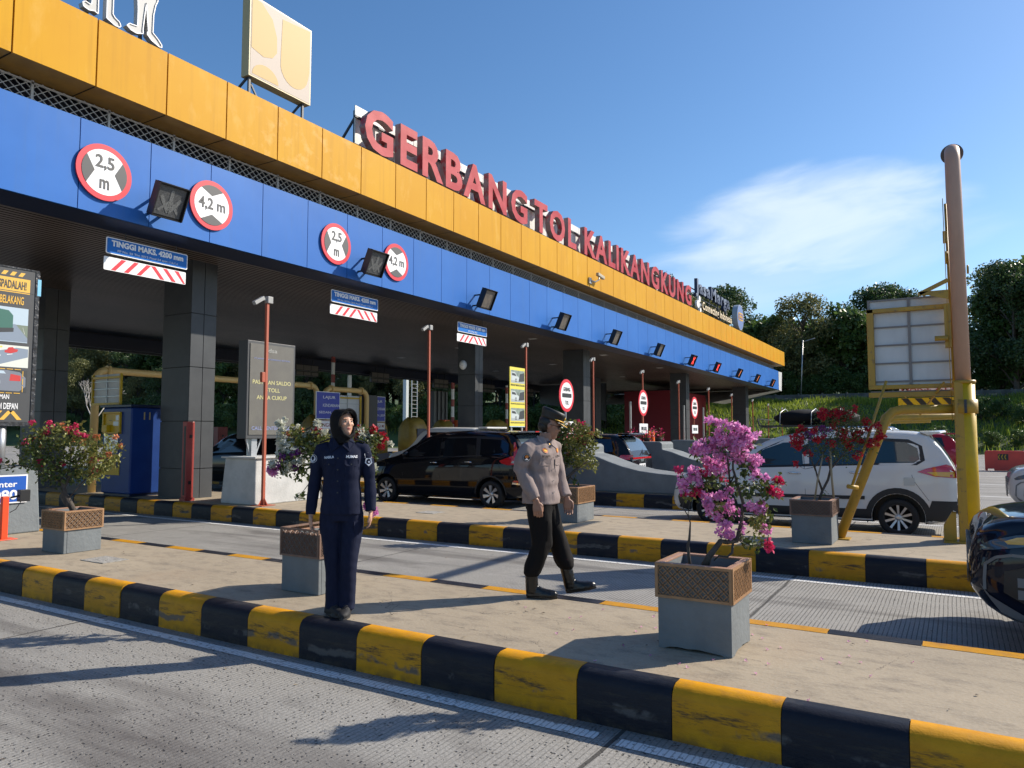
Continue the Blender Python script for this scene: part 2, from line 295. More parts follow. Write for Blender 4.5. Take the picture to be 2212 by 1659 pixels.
# ---------------------------------------------------------------- mesh helpers
class MB:
    def __init__(s): s.v=[];s.f=[];s.m=[];s.sm=[]
    def add(s,vs,fs,m=0,sm=False):
        o=len(s.v); s.v+= [tuple(map(float,v)) for v in vs]; s.f+=[tuple(i+o for i in f) for f in fs]; s.m+=[m]*len(fs); s.sm+=[sm]*len(fs); return s
    def box(s,x0,x1,y0,y1,z0,z1,m=0):
        x0,x1=sorted((x0,x1));y0,y1=sorted((y0,y1));z0,z1=sorted((z0,z1))
        return s.add([(x0,y0,z0),(x1,y0,z0),(x1,y1,z0),(x0,y1,z0),(x0,y0,z1),(x1,y0,z1),(x1,y1,z1),(x0,y1,z1)],[(3,2,1,0),(4,5,6,7),(0,1,5,4),(1,2,6,5),(2,3,7,6),(3,0,4,7)],m)
    def cbox(s,c,size,M4=None,m=0):
        a,b,c2=[q/2 for q in size]; vs=[Vector((x,y,z)) for z in(-c2,c2) for x,y in((-a,-b),(a,-b),(a,b),(-a,b))]
        if M4 is not None: vs=[M4@v for v in vs]
        return s.add([Vector(c)+v for v in vs],[(3,2,1,0),(4,5,6,7),(0,1,5,4),(1,2,6,5),(2,3,7,6),(3,0,4,7)],m)
    def bar(s,p,q,wd,dp,up=(0,0,1),m=0):
        p,q=Vector(p),Vector(q); d=(q-p); L=d.length; d.normalize(); up=Vector(up)
        if abs(d.dot(up))>.98: up=Vector((1,0,0))
        a=d.cross(up).normalized(); b=a.cross(d); vs=[]
        for t in(p,q):
            for i,j in((-1,-1),(1,-1),(1,1),(-1,1)): vs.append(t+a*wd/2*i+b*dp/2*j)
        return s.add(vs,[(3,2,1,0),(4,5,6,7),(0,1,5,4),(1,2,6,5),(2,3,7,6),(3,0,4,7)],m)
    def tube(s,pts,r,n=12,m=0,cap=True,sq=None):
        pts=[Vector(p) for p in pts]; N=len(pts); rs=r if isinstance(r,(list,tuple)) else [r]*N
        prev=None; vs=[]
        for i,p in enumerate(pts):
            d=(pts[min(i+1,N-1)]-pts[max(i-1,0)]).normalized()
            if prev is None:
                ref=Vector((0,0,1)) if abs(d.z)<.9 else Vector((0,1,0)); a=d.cross(ref).normalized()
            else: a=(prev-d*prev.dot(d)).normalized()
            prev=a; b=d.cross(a)
            for k in range(n):
                t=2*math.pi*k/n; vs.append(p+a*math.cos(t)*rs[i]+b*math.sin(t)*rs[i]*(sq or 1))
        fs=[(i*n+k,i*n+(k+1)%n,(i+1)*n+(k+1)%n,(i+1)*n+k) for i in range(N-1) for k in range(n)]
        s.add(vs,fs,m,True)
        if cap: o=len(s.v)-len(vs); s.f+=[tuple(o+k for k in range(n))[::-1],tuple(o+(N-1)*n+k for k in range(n))]; s.m+=[m,m]; s.sm+=[False,False]
        return s
    def loft(s,rings,m=0,cap=True,sm=True):
        n=len(rings[0]); vs=[v for r in rings for v in r]
        fs=[(i*n+k,i*n+(k+1)%n,(i+1)*n+(k+1)%n,(i+1)*n+k) for i in range(len(rings)-1) for k in range(n)]
        if cap: fs+=[tuple(range(n))[::-1],tuple((len(rings)-1)*n+k for k in range(n))]
        return s.add(vs,fs,m,sm)
    def ell(s,c,r,n=16,k=10,m=0,M4=None):
        vs=[];c=Vector(c)
        for i in range(k+1):
            ph=math.pi*i/k
            for j in range(n):
                t=2*math.pi*j/n; v=Vector((r[0]*math.sin(ph)*math.cos(t),r[1]*math.sin(ph)*math.sin(t),r[2]*math.cos(ph)))
                if M4 is not None: v=M4@v
                vs.append(c+v)
        fs=[(i*n+j,(i+1)*n+j,(i+1)*n+(j+1)%n,i*n+(j+1)%n) for i in range(k) for j in range(n)]
        return s.add(vs,fs,m,True)
    def prism(s,poly,fn,d0,d1,m=0):
        """poly 2D list; fn(u,v,d)->xyz"""
        n=len(poly); vs=[fn(u,v,d0) for u,v in poly]+[fn(u,v,d1) for u,v in poly]
        tr=tessellate_polygon([[Vector((u,v,0)) for u,v in poly]])
        a=sum(poly[i][0]*poly[(i+1)%n][1]-poly[(i+1)%n][0]*poly[i][1] for i in range(n))
        fs=[tuple(t) for t in tr]+[tuple(i+n for i in t)[::-1] for t in tr]+[(i,(i+1)%n,(i+1)%n+n,i+n) for i in range(n)]
        return s.add(vs,fs,m)
    def disc(s,c,r,fn,d,n=32,m=0,thick=.01,sy=1):
        poly=[(c[0]+r*math.cos(2*math.pi*i/n),c[1]+r*sy*math.sin(2*math.pi*i/n)) for i in range(n)]
        return s.prism(poly,fn,d,d-thick,m)
    def build(s,name,mats,parent=None,world=True,bev=0,recalc=True):
        me=bpy.data.meshes.new(name)
        off=Vector((0,0,0))
        if parent is not None and world: off=Vector(parent.location)
        me.from_pydata([(v[0]-off.x,v[1]-off.y,v[2]-off.z) for v in s.v],[],s.f); 
        if not isinstance(mats,(list,tuple)): mats=[mats]
        for q in mats: me.materials.append(M[q] if isinstance(q,str) else q)
        me.polygons.foreach_set('material_index',s.m); me.polygons.foreach_set('use_smooth',s.sm)
        if recalc:
            b=bmesh.new(); b.from_mesh(me); bmesh.ops.recalc_face_normals(b,faces=b.faces); b.to_mesh(me); b.free()
        me.update(); o=bpy.data.objects.new(name,me); COL.objects.link(o)
        if parent is not None: o.parent=parent
        if bev:
            md=o.modifiers.new('b','BEVEL'); md.width=bev; md.segments=2; md.limit_method='ANGLE'; md.angle_limit=R(40)
        return o
def tag(o,label,cat,group=None,kind=None):
    if label: o['label']=label
    if cat: o['category']=cat
    if group: o['group']=group
    if kind: o['kind']=kind
    return o
def struct(o): o['kind']='structure'; return o
def thing(name,label,cat,loc=(0,0,0),rz=0,group=None):
    o=bpy.data.objects.new(name,None); COL.objects.link(o); o.location=loc; o.rotation_euler=(0,0,rz); o.empty_display_size=.1
    return tag(o,label,cat,group)
def copy_tree(o,parent=None):
    c=o.copy(); COL.objects.link(c); c.parent=parent
    for ch in o.children: copy_tree(ch,c)
    return c
FX=lambda X0:(lambda u,v,d:(X0+d,u,v))       # faces +X: u along Y, v up
FY=lambda Y0:(lambda u,v,d:(u,Y0-d,v))       # faces -Y
_tc={}
def glyphs(txt,ex=0,off=0,sp=1.0):
    key=(txt,ex,off,sp)
    if key in _tc: return _tc[key]
    cu=bpy.data.curves.new('t','FONT'); cu.body=txt; cu.size=1; cu.extrude=ex; cu.offset=off; cu.space_character=sp; cu.resolution_u=3
    o=bpy.data.objects.new('t',cu); COL.objects.link(o); dg=bpy.context.evaluated_depsgraph_get(); me=bpy.data.meshes.new_from_object(o.evaluated_get(dg))
    vs=[tuple(v.co) for v in me.vertices]; fs=[tuple(p.vertices) for p in me.polygons]
    bpy.data.objects.remove(o); bpy.data.curves.remove(cu); bpy.data.meshes.remove(me)
    x=[v[0] for v in vs]; y=[v[1] for v in vs]
    _tc[key]=(vs,fs,min(x),max(x),min(y),max(y)); return _tc[key]
def text(mb,txt,u0,v0,wd,ht,fn,d,m=0,off=0.0,thick=.003,align='L',skew=0):
    """fits text in box (u0,v0,wd,ht); wd None keeps proportion"""
    vs,fs,x0,x1,y0,y1=glyphs(txt,.5,off)
    sy=ht/(y1-y0); sx=(wd/(x1-x0)) if wd else sy
    W=(x1-x0)*sx; uo=u0 if align=='L' else (u0-W/2 if align=='C' else u0-W)
    mb.add([fn(uo+(x-x0)*sx+skew*(y-y0)*sy, v0+(y-y0)*sy, d+(z+.5)*thick) for x,y,z in vs],fs,m); return W

# ================================================================= SETTING
KH=.30
# ground sheet: flat plaza, then the embankment rising behind it
def hill_z(x,y):
    y=y+max(0,-x-48)*.33
    t=max(0,min(1,(y-69-.5*math.sin(x*.13))/19.)); z=5.2*(t*t*(3-2*t))**.8 if t>0 else 0
    if y>88: z=5.2+ (y-88)*.06
    return z+ (.12*math.sin(x*.9+y*.6)*math.sin(x*.37-y*.8) if t>.02 else 0)
mb=MB(); mb.add([(-400,-200,0),(400,-200,0),(400,69.5,0),(-400,69.5,0)],[(0,1,2,3)])
struct(mb.build('road','road'))
xs=np.arange(-260,121,2.0); ys=np.concatenate([np.arange(14,68,3.0),np.arange(68.5,92,1.2),np.arange(94,420,14)])
vs=[(x,y,hill_z(x,y)-(.03 if hill_z(x,y)<.02 else 0)) for y in ys for x in xs]; nx=len(xs)
mb=MB(); mb.add(vs,[(j*nx+i,j*nx+i+1,(j+1)*nx+i+1,(j+1)*nx+i) for j in range(len(ys)-1) for i in range(nx-1)],0,True)
struct(mb.build('embankment','earth'))
# white lane lines
def strip(name,x0,x1,y0,y1,z=.004,mt='wline',seg=1.0):
    b=MB(); b.add([(x0,y0,z),(x1,y0,z),(x1,y1,z),(x0,y1,z)],[(0,1,2,3)]); return struct(b.build(name,mt))
strip('lane_line',-40,-1.82,3.93,4.03); strip('lane_line',-1.68,8,3.91,4.01)
strip('lane_line',-40,6,9.24,9.36); strip('lane_line',-40,6,15.98,16.10); strip('lane_line',-3,60,18.9,19.05)
for k in range(7): strip('lane_line',-2.5,90,24+k*5.55,24.15+k*5.55)
def island(y0,y1,x0,x1,bl,phase,ycol,backpaint=True):
    r=.05; b=MB(); b.add([(x0,y0+.14,KH-.002),(x1,y0+.14,KH-.002),(x1,y1-.12,KH-.002),(x0,y1-.12,KH-.002)],[(0,1,2,3)])
    p=struct(b.build('traffic_island_pavement','pave'))
    k=MB(); n=int((x1-x0)/bl)+2; st=phase-math.ceil((phase-x0)/bl)*bl
    prof=[(0,0),(0,.225),(.012,.262),(.035,.288),(.075,KH+.001),(.16,KH+.001),(.16,KH-.05)]
    for i in range(n+1):
        a=max(x0,st+i*bl+.0025); c=min(x1,st+(i+1)*bl-.0025)
        if c-a<.02: continue
        idx=round((phase-(st+i*bl))/bl); mi=0 if (idx%2==ycol) else 1
        jt=random.uniform(-.004,.004); sub=4
        vs=[]
        for q in range(sub+1):
            xx=a+(c-a)*q/sub; w1=random.uniform(-.003,.003)
            for (u,z) in prof: vs.append((xx,y0+u+jt+(w1 if z<KH else 0),z))
        m_=len(prof); fs=[(q*m_+t,(q+1)*m_+t,(q+1)*m_+t+1,q*m_+t+1) for q in range(sub) for t in range(m_-1)]
        k.add(vs,fs,mi,True); k.add([vs[t] for t in range(m_)],[tuple(range(m_))],mi); k.add([vs[sub*m_+t] for t in range(m_)],[tuple(range(m_))[::-1]],mi)
        if backpaint:
            bk=[(0,0),(0,.26),(-.02,KH),(-.16,KH+.001),(-.16,.2)]
            vs=[(xx,y1+u,z) for xx in(a,c) for (u,z) in bk]; k.add(vs,[(t,t+1,t+6,t+5) for t in range(4)],mi,False)
    k.box(x0,x1,y0+.01,y1-.01,0,KH-.06,1)
    struct(k.build('kerb',['kerb_y','kerb_b'],recalc=True))
island(4.14,5.95,-40,7,.596,-.24,0)
island(9.6,12.0,-40,3.2,.6225,-.95,1)
ISL=[17.3+5.55*i for i in range(9)]
for i,c in enumerate(ISL): island(c-.9,c+.9,-38,-3.4,.69,-6.27,1,backpaint=False)

# ---- canopy
DZ=lambda y:-.0029*(y-6)
YE=65.8; Y0=-14
can=thing('toll_canopy','long toll plaza roof with yellow and blue cladding bands over a brown slatted ceiling','canopy',(-20,25,0))
def band(b,X,z0,z1,ya,yb,m=0,dx=0):  # sheet facing +X with droop
    b.add([(X,ya,z0+DZ(ya)),(X,yb,z0+DZ(yb)),(X+dx,yb,z1+DZ(yb)),(X+dx,ya,z1+DZ(ya))],[(0,1,2,3)],m)
b=MB(); y=5.48-1.31*15
while y<66.2:
    yb=min(y+1.31,66.2); g=.014; z0,z1=7.65,8.84
    for (ya,yc) in ((y+g,yb-g),):
        v=[(-12.37,ya,z0+DZ(ya)),(-12.37,yc,z0+DZ(yc)),(-12.37,yc,z1+DZ(yc)),(-12.37,ya,z1+DZ(ya)),(-12.42,ya,z0+DZ(ya)),(-12.42,yc,z0+DZ(yc)),(-12.42,yc,z1+DZ(yc)),(-12.42,ya,z1+DZ(ya))]
        b.add(v,[(0,1,2,3),(0,4,5,1),(1,5,6,2),(2,6,7,3),(3,7,4,0)],0)
        u=[(-12.38,ya,z0-.001+DZ(ya)),(-13.12,ya,z0-.001+DZ(ya)),(-13.12,yc,z0-.001+DZ(yc)),(-12.38,yc,z0-.001+DZ(yc))]
        b.add(u,[(0,1,2,3)],1)
    y+=1.31
v=[(-12.425,Y0,7.67+DZ(Y0)),(-12.425,66.2,7.67+DZ(66.2)),(-12.425,66.2,8.8+DZ(66.2)),(-12.425,Y0,8.8+DZ(Y0))]; b.add(v,[(0,1,2,3)],2)
v=[(-12.43,Y0,7.67+DZ(Y0)),(-13.1,Y0,7.67+DZ(Y0)),(-13.1,66.1,7.67+DZ(66.1)),(-12.43,66.1,7.67+DZ(66.1))]; b.add(v,[(0,1,2,3)],2)
b.add([(-12.4,66.2,7.65+DZ(66)),(-28,66.2,7.65+DZ(66)),(-28,66.2,8.84+DZ(66)),(-12.4,66.2,8.84+DZ(66))],[(0,1,2,3)],0)
b.build('yellow_fascia',['fy','fyu','gap'],can)
b=MB(); y=5.48-1.31*15
while y<65.7:
    ya,yb=y+.008,min(y+1.31,65.8)-.008
    b.add([(-12.8,ya,5.6+DZ(ya)),(-12.8,yb,5.6+DZ(yb)),(-12.8,yb,7.2+DZ(yb)),(-12.8,ya,7.2+DZ(ya)),(-12.85,ya,5.6+DZ(ya)),(-12.85,yb,5.6+DZ(yb)),(-12.85,yb,7.2+DZ(yb)),(-12.85,ya,7.2+DZ(ya))],[(0,1,2,3),(0,4,5,1),(1,5,6,2),(2,6,7,3),(3,7,4,0)],0); y+=1.31
v=[(-12.83,Y0,5.62+DZ(Y0)),(-12.83,65.8,5.62+DZ(65.8)),(-12.83,65.8,7.18+DZ(65.8)),(-12.83,Y0,7.18+DZ(Y0))]; b.add(v,[(0,1,2,3)],1)
b.build('blue_fascia',['fb','gap'],can)
b=MB(); b.add([(-12.86,Y0,5.595+DZ(Y0)),(-13.35,Y0,5.5+DZ(Y0)),(-13.35,65.8,5.5+DZ(65.8)),(-12.86,65.8,5.595+DZ(65.8))],[(0,1,2,3)])
b.add([(-13.351,Y0,5.5+DZ(Y0)),(-13.351,Y0,5.66+DZ(Y0)),(-13.351,65.8,5.66+DZ(65.8)),(-13.351,65.8,5.5+DZ(65.8))],[(0,1,2,3)])
b.build('fascia_trim','navy',can)
b=MB(); y=Y0
while y<65:
    for s in(0,1):
        ya,yb=(y,y+.52) if s else (y+.52,y)
        b.bar((-13.1+.006*s,ya,7.24+DZ(y)),(-13.1+.006*s,yb,7.64+DZ(y)),.012,.022,up=(1,0,0))
    y+=.175
b.box(-13.11,-13.08,Y0,65,7.235,7.255); 
y=5.48+.65
while y<65: b.box(-13.115,-13.075,y-.02,y+.02,7.22+DZ(y),7.65+DZ(y)); y+=1.31
for z in(7.22,7.61):b.bar((-13.09,Y0,z+DZ(Y0)),(-13.09,65.6,z+DZ(65.6)),.03,.03,up=(1,0,0))
b.build('lattice_screen','latt',can)
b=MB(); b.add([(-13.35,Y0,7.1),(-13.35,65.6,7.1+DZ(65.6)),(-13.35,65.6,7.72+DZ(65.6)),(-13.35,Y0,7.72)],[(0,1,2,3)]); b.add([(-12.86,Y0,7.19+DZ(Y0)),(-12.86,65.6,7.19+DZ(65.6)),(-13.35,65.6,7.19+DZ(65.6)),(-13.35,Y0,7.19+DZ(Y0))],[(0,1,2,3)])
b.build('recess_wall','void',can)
b=MB(); XB=-28.4
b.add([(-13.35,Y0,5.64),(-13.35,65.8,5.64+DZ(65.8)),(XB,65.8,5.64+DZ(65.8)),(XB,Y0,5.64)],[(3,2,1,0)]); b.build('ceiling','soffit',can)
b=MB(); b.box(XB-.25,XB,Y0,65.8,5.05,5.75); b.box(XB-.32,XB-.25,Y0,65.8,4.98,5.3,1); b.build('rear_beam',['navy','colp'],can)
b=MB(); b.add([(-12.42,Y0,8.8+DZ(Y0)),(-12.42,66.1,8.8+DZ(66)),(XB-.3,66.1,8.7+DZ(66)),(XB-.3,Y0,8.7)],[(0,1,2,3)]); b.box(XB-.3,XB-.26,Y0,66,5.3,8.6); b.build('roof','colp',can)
# grey end panel and sloping end bulkhead
b=MB(); b.add([(-12.8,65.8,5.42),(-12.8,66.9,5.35),(-12.8,67.2,7.0),(-12.8,65.8,7.0),(-28,65.8,5.42),(-28,66.9,5.35),(-28,67.2,7.0),(-28,65.8,7.0)],[(0,1,2,3),(1,5,6,2),(2,6,7,3)])
b.add([(-12.9,66.9,5.35),(-12.9,65.8,5.42),(-17.5,62,4.3),(-17.5,66,4.3)],[(0,1,2,3)]); b.add([(-12.9,65.8,5.42),(-17.5,62,4.3),(-28,62,4.3),(-28,65.8,5.42)],[(0,1,2,3)])
b.build('end_panel','offw',can)
# grey sloped bulkheads seen under the roof
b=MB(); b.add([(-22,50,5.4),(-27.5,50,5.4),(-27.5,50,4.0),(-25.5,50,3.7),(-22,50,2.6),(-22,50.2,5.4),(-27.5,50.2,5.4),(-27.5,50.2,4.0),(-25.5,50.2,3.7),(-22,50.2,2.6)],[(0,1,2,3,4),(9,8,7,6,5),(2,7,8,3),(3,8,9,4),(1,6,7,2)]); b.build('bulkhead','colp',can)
# columns
def column(x0,x1,y0,y1,zt,seams):
    b=MB(); g=.008; zs=[KH]+seams+[zt]
    ym=(y0+y1)/2
    for i in range(len(zs)-1):
        za,zb=zs[i]+(g if i else 0),zs[i+1]-g
        for (a,c) in ((y0,ym-g),(ym+g,y1)): b.box(x0+.03,x0,a,c,za,zb) if False else b.add([(x0,a,za),(x0,c,za),(x0,c,zb),(x0,a,zb),(x0-.02,a,za),(x0-.02,c,za),(x0-.02,c,zb),(x0-.02,a,zb)],[(0,1,2,3),(0,4,5,1),(1,5,6,2),(2,6,7,3),(3,7,4,0)],0)
        b.box(x1,x0-.02-g,y0,y1,za,zb,0)
    b.box(x1+.02,x0-.03,y0+.02,y1-.02,KH,zt,1)
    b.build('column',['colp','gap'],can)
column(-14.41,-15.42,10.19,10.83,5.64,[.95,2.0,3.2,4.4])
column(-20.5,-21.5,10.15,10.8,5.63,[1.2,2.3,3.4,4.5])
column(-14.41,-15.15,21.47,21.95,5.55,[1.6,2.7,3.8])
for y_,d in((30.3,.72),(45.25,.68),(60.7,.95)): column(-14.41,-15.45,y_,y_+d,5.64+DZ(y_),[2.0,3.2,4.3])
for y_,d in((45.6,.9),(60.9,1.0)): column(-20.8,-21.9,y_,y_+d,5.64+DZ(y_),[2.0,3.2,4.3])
# ceiling lights
for (x,y_) in [(-14.6,6.9),(-14.6,13.4),(-14.6,19.6),(-14.6,26),(-14.6,33),(-14.6,41),(-19,13.6),(-19,19.7),(-19,27),(-24,15),(-24,21.5),(-24,29),(-24,38),(-19,36),(-19,46),(-24,10)]:
    b=MB(); z=5.615+DZ(y_); b.box(x-.22,x+.22,y_-.22,y_+.22,z,z+.03,0); b.box(x-.17,x+.17,y_-.17,y_+.17,z-.004,z,1); b.build('ceiling_light',['dsteel','offw'],can)
# red far booth wall under the canopy end
rb=thing('toll_office','dark red panelled booth block under the far end of the canopy','toll booth',(-18,55,0))
b=MB()
for i in range(9):
    for j in range(5): b.box(-17.5,-17.45,51.2+i*.98,52.16+i*.98,.32+j*.86,1.15+j*.86)
b.box(-21,-17.5,51.2,60,.3,4.8); b.build('wall',mat('dark_red_panel',(.20,.008,.02),.5),rb)

# ---------------------------------------------------------------- round height / width limit signs
def limit_sign(y,z,wide,label):
    X=-12.77; t=thing('limit_sign',label,'road sign',(X,y,z),0,'round limit signs on the blue fascia')
    fn=lambda u,v,d:(X+d,y+u,z+v)
    b=MB(); b.disc((0,0),.50,fn,.02,44,0,.03); b.build('rim','red',t)
    b=MB(); b.disc((0,0),.405,fn,.0235,40,0,.004); b.build('plate','wtxt',t)
    def seg(a0,a1,tip):
        return [(.405*math.cos(R(a)),.405*math.sin(R(a))) for a in np.linspace(a0,a1,12)]+[tip]
    b=MB()
    if wide:
        b.prism(seg(-38,38,(.18,0)),fn,.024,.027); b.prism(seg(142,218,(-.18,0)),fn,.024,.027)
        text(b,'2,5',0,.03,.34,.27,fn,.027,0,.02,align='C'); text(b,'m',0,-.30,.17,.17,fn,.027,0,.02,align='C')
    else:
        b.prism(seg(52,128,(0,.19)),fn,.024,.027); b.prism(seg(232,308,(0,-.19)),fn,.024,.027)
        text(b,'4,2 m',0,-.13,.62,.27,fn,.027,0,.02,align='C')
    b.build('lettering','dgrey',t)
limit_sign(7.21,6.34,True,'round red-rimmed 2,5 m width limit sign left of the nearest signal box')
limit_sign(9.41,6.34,False,'round red-rimmed 4,2 m height limit sign right of the nearest signal box')
limit_sign(12.92,6.33,True,'round red-rimmed 2,5 m width limit sign left of the second signal box')
limit_sign(15.17,6.33,False,'round red-rimmed 4,2 m height limit sign partly behind the second signal box')
# ---------------------------------------------------------------- lane signal boxes
ords=['first (nearest and largest)','second from the near end','third from the near end','fourth from the near end','fifth from the near end','sixth from the near end','seventh along, first with a red cross','eighth along, second with a red cross','ninth along, just past the red crosses','tenth from the near end, last but one','last one at the far end']
M['redled']=mat('lit_red_led',(.5,.02,.02),.4,emit=(1,.06,.05),es=1.6); M['oraled']=mat('lit_orange_led',(.5,.12,.04),.4,emit=(1,.30,.12),es=.8)
M['ledoff']=mat('unlit_led_matrix',(.11,.115,.12),.5,col2=(.035,.037,.04),nscale=60); M['ledglare']=mat('lens_glare_face',(.20,.17,.14),.35,col2=(.12,.11,.10),nscale=8)  # ledglare: brownish glare on the display face, painted into its colour
RAT=[.662,1.120,1.538,1.959,2.357,2.80,3.235,3.633,4.071,4.5,4.929]; ZR=[.347,.345,.337,.335,.332,.331,.326,.325,.326,.325,.322]
for i,(ra,zr) in enumerate(zip(RAT,ZR)):
    X=-12.38; y=ra*12.38; z=1.74+zr*12.38+.0
    t=thing('lane_signal','black lane signal box on the fascia, '+ords[i],'lane signal',(X,y,z),0,'lane signal boxes along the blue fascia')
    rot=Matrix.Rotation(R(24),4,'Y')
    L=lambda x,yy,zz:(rot@Vector((x,yy,zz)))
    b=MB(); b.cbox((0,0,0),(.14,.60,.62),rot)
    for (c,s) in (((.08,0,.31),(.10,.62,.02)),((.08,.30,0),(.10,.02,.62)),((.08,-.30,0),(.10,.02,.62)),((.07,0,-.31),(.08,.6,.02))): b.cbox(L(*c),s,rot)
    b.build('housing','black',t,world=False)
    b=MB(); b.cbox(L(.073,0,0),(.012,.52,.54),rot); b.build('display','ledoff' if i<2 else ('ledglare' if i<6 else 'black'),t,world=False)
    fl=lambda u,v,d:tuple(L(.08+d,u,v)); b=MB()
    def arr(b,kind):
        if kind=='X':
            for sg in(1,-1):
                p=Vector(L(.085,-.15,.2*sg)); q=Vector(L(.085,.15,-.2*sg)); b.bar(p,q,.05,.01,up=tuple(L(1,0,0)))
        elif kind=='slash': b.bar(L(.085,.05,.22),L(.085,-.06,-.2),.05,.01,up=tuple(L(1,0,0)))
        else:
            b.bar(L(.082,0,.22),L(.082,0,-.12),.07,.006,up=tuple(L(1,0,0)))
            for sg in(1,-1): b.bar(L(.0815,.2*sg,.08),L(.0815,0,-.2),.07,.006,up=tuple(L(1,0,0))); b.bar(L(.0812,.2*sg,-.2),L(.0812,-.0,.02),.05,.006,up=tuple(L(1,0,0)))
    if i in(6,7): arr(b,'X'); b.build('cross','redled',t,world=False)
    elif i>7: arr(b,'slash'); b.build('arrow','oraled',t,world=False)
    elif i<2: arr(b,'off'); b.build('arrow',mat('grey_led_dots',(.22,.23,.23),.5,col2=(.05,.05,.05),nscale=80),t,world=False)
    b=MB(); b.bar((-.05,.12,-.2),(-.43,.12,-.2),.04,.04); b.bar((-.05,-.12,-.2),(-.43,-.12,-.2),.04,.04); b.bar((-.05,0,.15),(-.43,0,.15),.04,.04); b.build('bracket','black',t,world=False)
# ---------------------------------------------------------------- hanging clearance boards
def clearance(y0,wd,zt,l1,l2,lab,n):
    X=-13.3; t=thing('clearance_board',lab,'road sign',(X,y0+wd/2,zt),0,'blue and striped clearance boards hung under the fascia')
    fn=lambda u,v,d:(X+d,u,v)
    def rr(u0,u1,v0,v1,r):
        P=[]
        for cx,cy,a in((u1-r,v1-r,0),(u0+r,v1-r,90),(u0+r,v0+r,180),(u1-r,v0+r,270)):
            P+=[(cx+r*math.cos(R(a+k)),cy+r*math.sin(R(a+k))) for k in(0,30,60,90)]
        return P
    h=.31; b=MB(); b.prism(rr(y0,y0+wd,zt-h,zt,.03),fn,0,.012,0); b.prism(rr(y0+.018,y0+wd-.018,zt-h+.018,zt-.018,.02),fn,.0125,.0145,1)
    text(b,l1,y0+wd/2,zt-.16,wd*.88,.115,fn,.015,0,.045,align='C'); text(b,l2,y0+wd/2,zt-.262,wd*(.74 if n<3 else .3),.05,fn,.015,0,.005,align='C')
    b.build('name_plate',['wtxt','blue2'],t)
    z1=zt-.37; z0=z1-.25; b=MB(); b.prism(rr(y0-.03,y0+wd-.03,z0,z1,.02),fn,0,.01,0)
    W=wd; c=y0-.03+W*.55
    for k in range(5):
        for sg in(-1,1):
            u1=c+sg*k*.25 ; 
            P=[(u1,z1-.012),(u1+.09*sg,z1-.012),(u1+sg*.29,z0+.012),(u1+sg*.20,z0+.012)]
            P=[(min(max(p[0],y0-.02),y0-.04+W),p[1]) for p in P]
            if abs(P[2][0]-P[3][0])>.03 : b.prism(P,fn,.0105,.0125,1)
    b.build('chevron_plate',['wtxt','red'],t)
    b=MB()
    for f in(.22,.85):
        b.tube([(X,y0+wd*f,zt-.01),(X,y0+wd*f,5.64)],.008,6); b.tube([(X,y0+wd*f,zt-h),(X,y0+wd*f,z1)],.006,6)
    b.build('hanger','dsteel',t)
clearance(7.59,1.68,5.36,'TINGGI MAKS. 4200 mm','PP No. 55 Thn 2012 Pasal 54 ayat :1.b,1.c','nearest and largest blue TINGGI MAKS. 4200 mm board above a red and white chevron board',1)
clearance(13.31,1.75,5.34,'TINGGI MAKS. 4200 mm','PP No. 55 Thn 2012 Pasal 54 ayat :1.b,1.c','middle blue TINGGI MAKS. 4200 mm board under the second signal box',2)
clearance(18.8,1.68,5.24,'TINGGI MAKS 4.200 mm','PP. 55 Thn 2012','smallest, farthest blue TINGGI MAKS 4.200 mm board before the far dark column',3)

# ---------------------------------------------------------------- roof signs
def letters(t,txt,y0,y1,z0,z1,X,dep,mts,name='letter',off=.02,rim=None,hasdesc=False,cond=.86):
    """each glyph its own extruded mesh, laid out to fill y0..y1"""
    cu=bpy.data.curves.new('t','FONT'); cu.body=txt; cu.size=1; cu.offset=off
    o=bpy.data.objects.new('t',cu); COL.objects.link(o)
    def width(s):
        cu.body=s; bpy.context.view_layer.update(); return o.dimensions.x
    adv=[]; full=width(txt); 
    for i in range(len(txt)): adv.append(width(txt[:i+1]) if txt[:i+1].strip() else 0)
    bpy.data.objects.remove(o); bpy.data.curves.remove(cu)
    sc=(y1-y0)/full; gs=sc*cond
    # reference height from capital
    _,_,_,_,b0,b1=glyphs('N' if not hasdesc else 'I',.5,off); sz=(z1-z0)/(b1-b0)
    for i,ch in enumerate(txt):
        if ch==' ': continue
        vs,fs,x0,x1,q0,q1=glyphs(ch,.5,off); xr=adv[i]*sc; xw=(x1-x0)*sc; xl=xr-xw+(x1-x0)*(sc-gs)/2
        b=MB()
        dz=DZ(y0+xl)
        V=[(X+z*dep,y0+xl+(x-x0)*gs,z0+(y-b0)*sz+dz) for x,y,z in vs]
        b.add(V,fs,0)
        ob=b.build(name,mts,t)
        if len(ob.data.materials)>1:
            for p in ob.data.polygons: p.material_index=0 if p.normal.x>.8 else 1
big=thing('rooftop_name_sign','long row of faded red raised letters reading GERBANG TOL KALIKANGKUNG on the roof edge','rooftop sign',(-12.8,27,8.84))
letters(big,'GERBANG',13.6,22.08,9.01,10.14,-12.68,.20,['letr','letside'],off=.03)
letters(big,'TOL',22.42,25.95,9.01,10.14,-12.68,.20,['letr','letside'],off=.03)
letters(big,'KALIKANGKUNG',26.55,40.85,9.02,10.14,-12.68,.20,['letr','letside'],off=.03)
b=MB(); y=13.75
while y<40.5:
    z=DZ(y); b.box(-13.02,-12.99,y+.01,y+1.19,8.93+z,10.22+z); y+=1.2
b.build('backing_panel','backp',big)
b=MB()
for zz in(9.15,9.9): b.bar((-12.95,13.7,zz+DZ(13)),(-12.95,40.8,zz+DZ(40)),.05,.05)
y=13.8
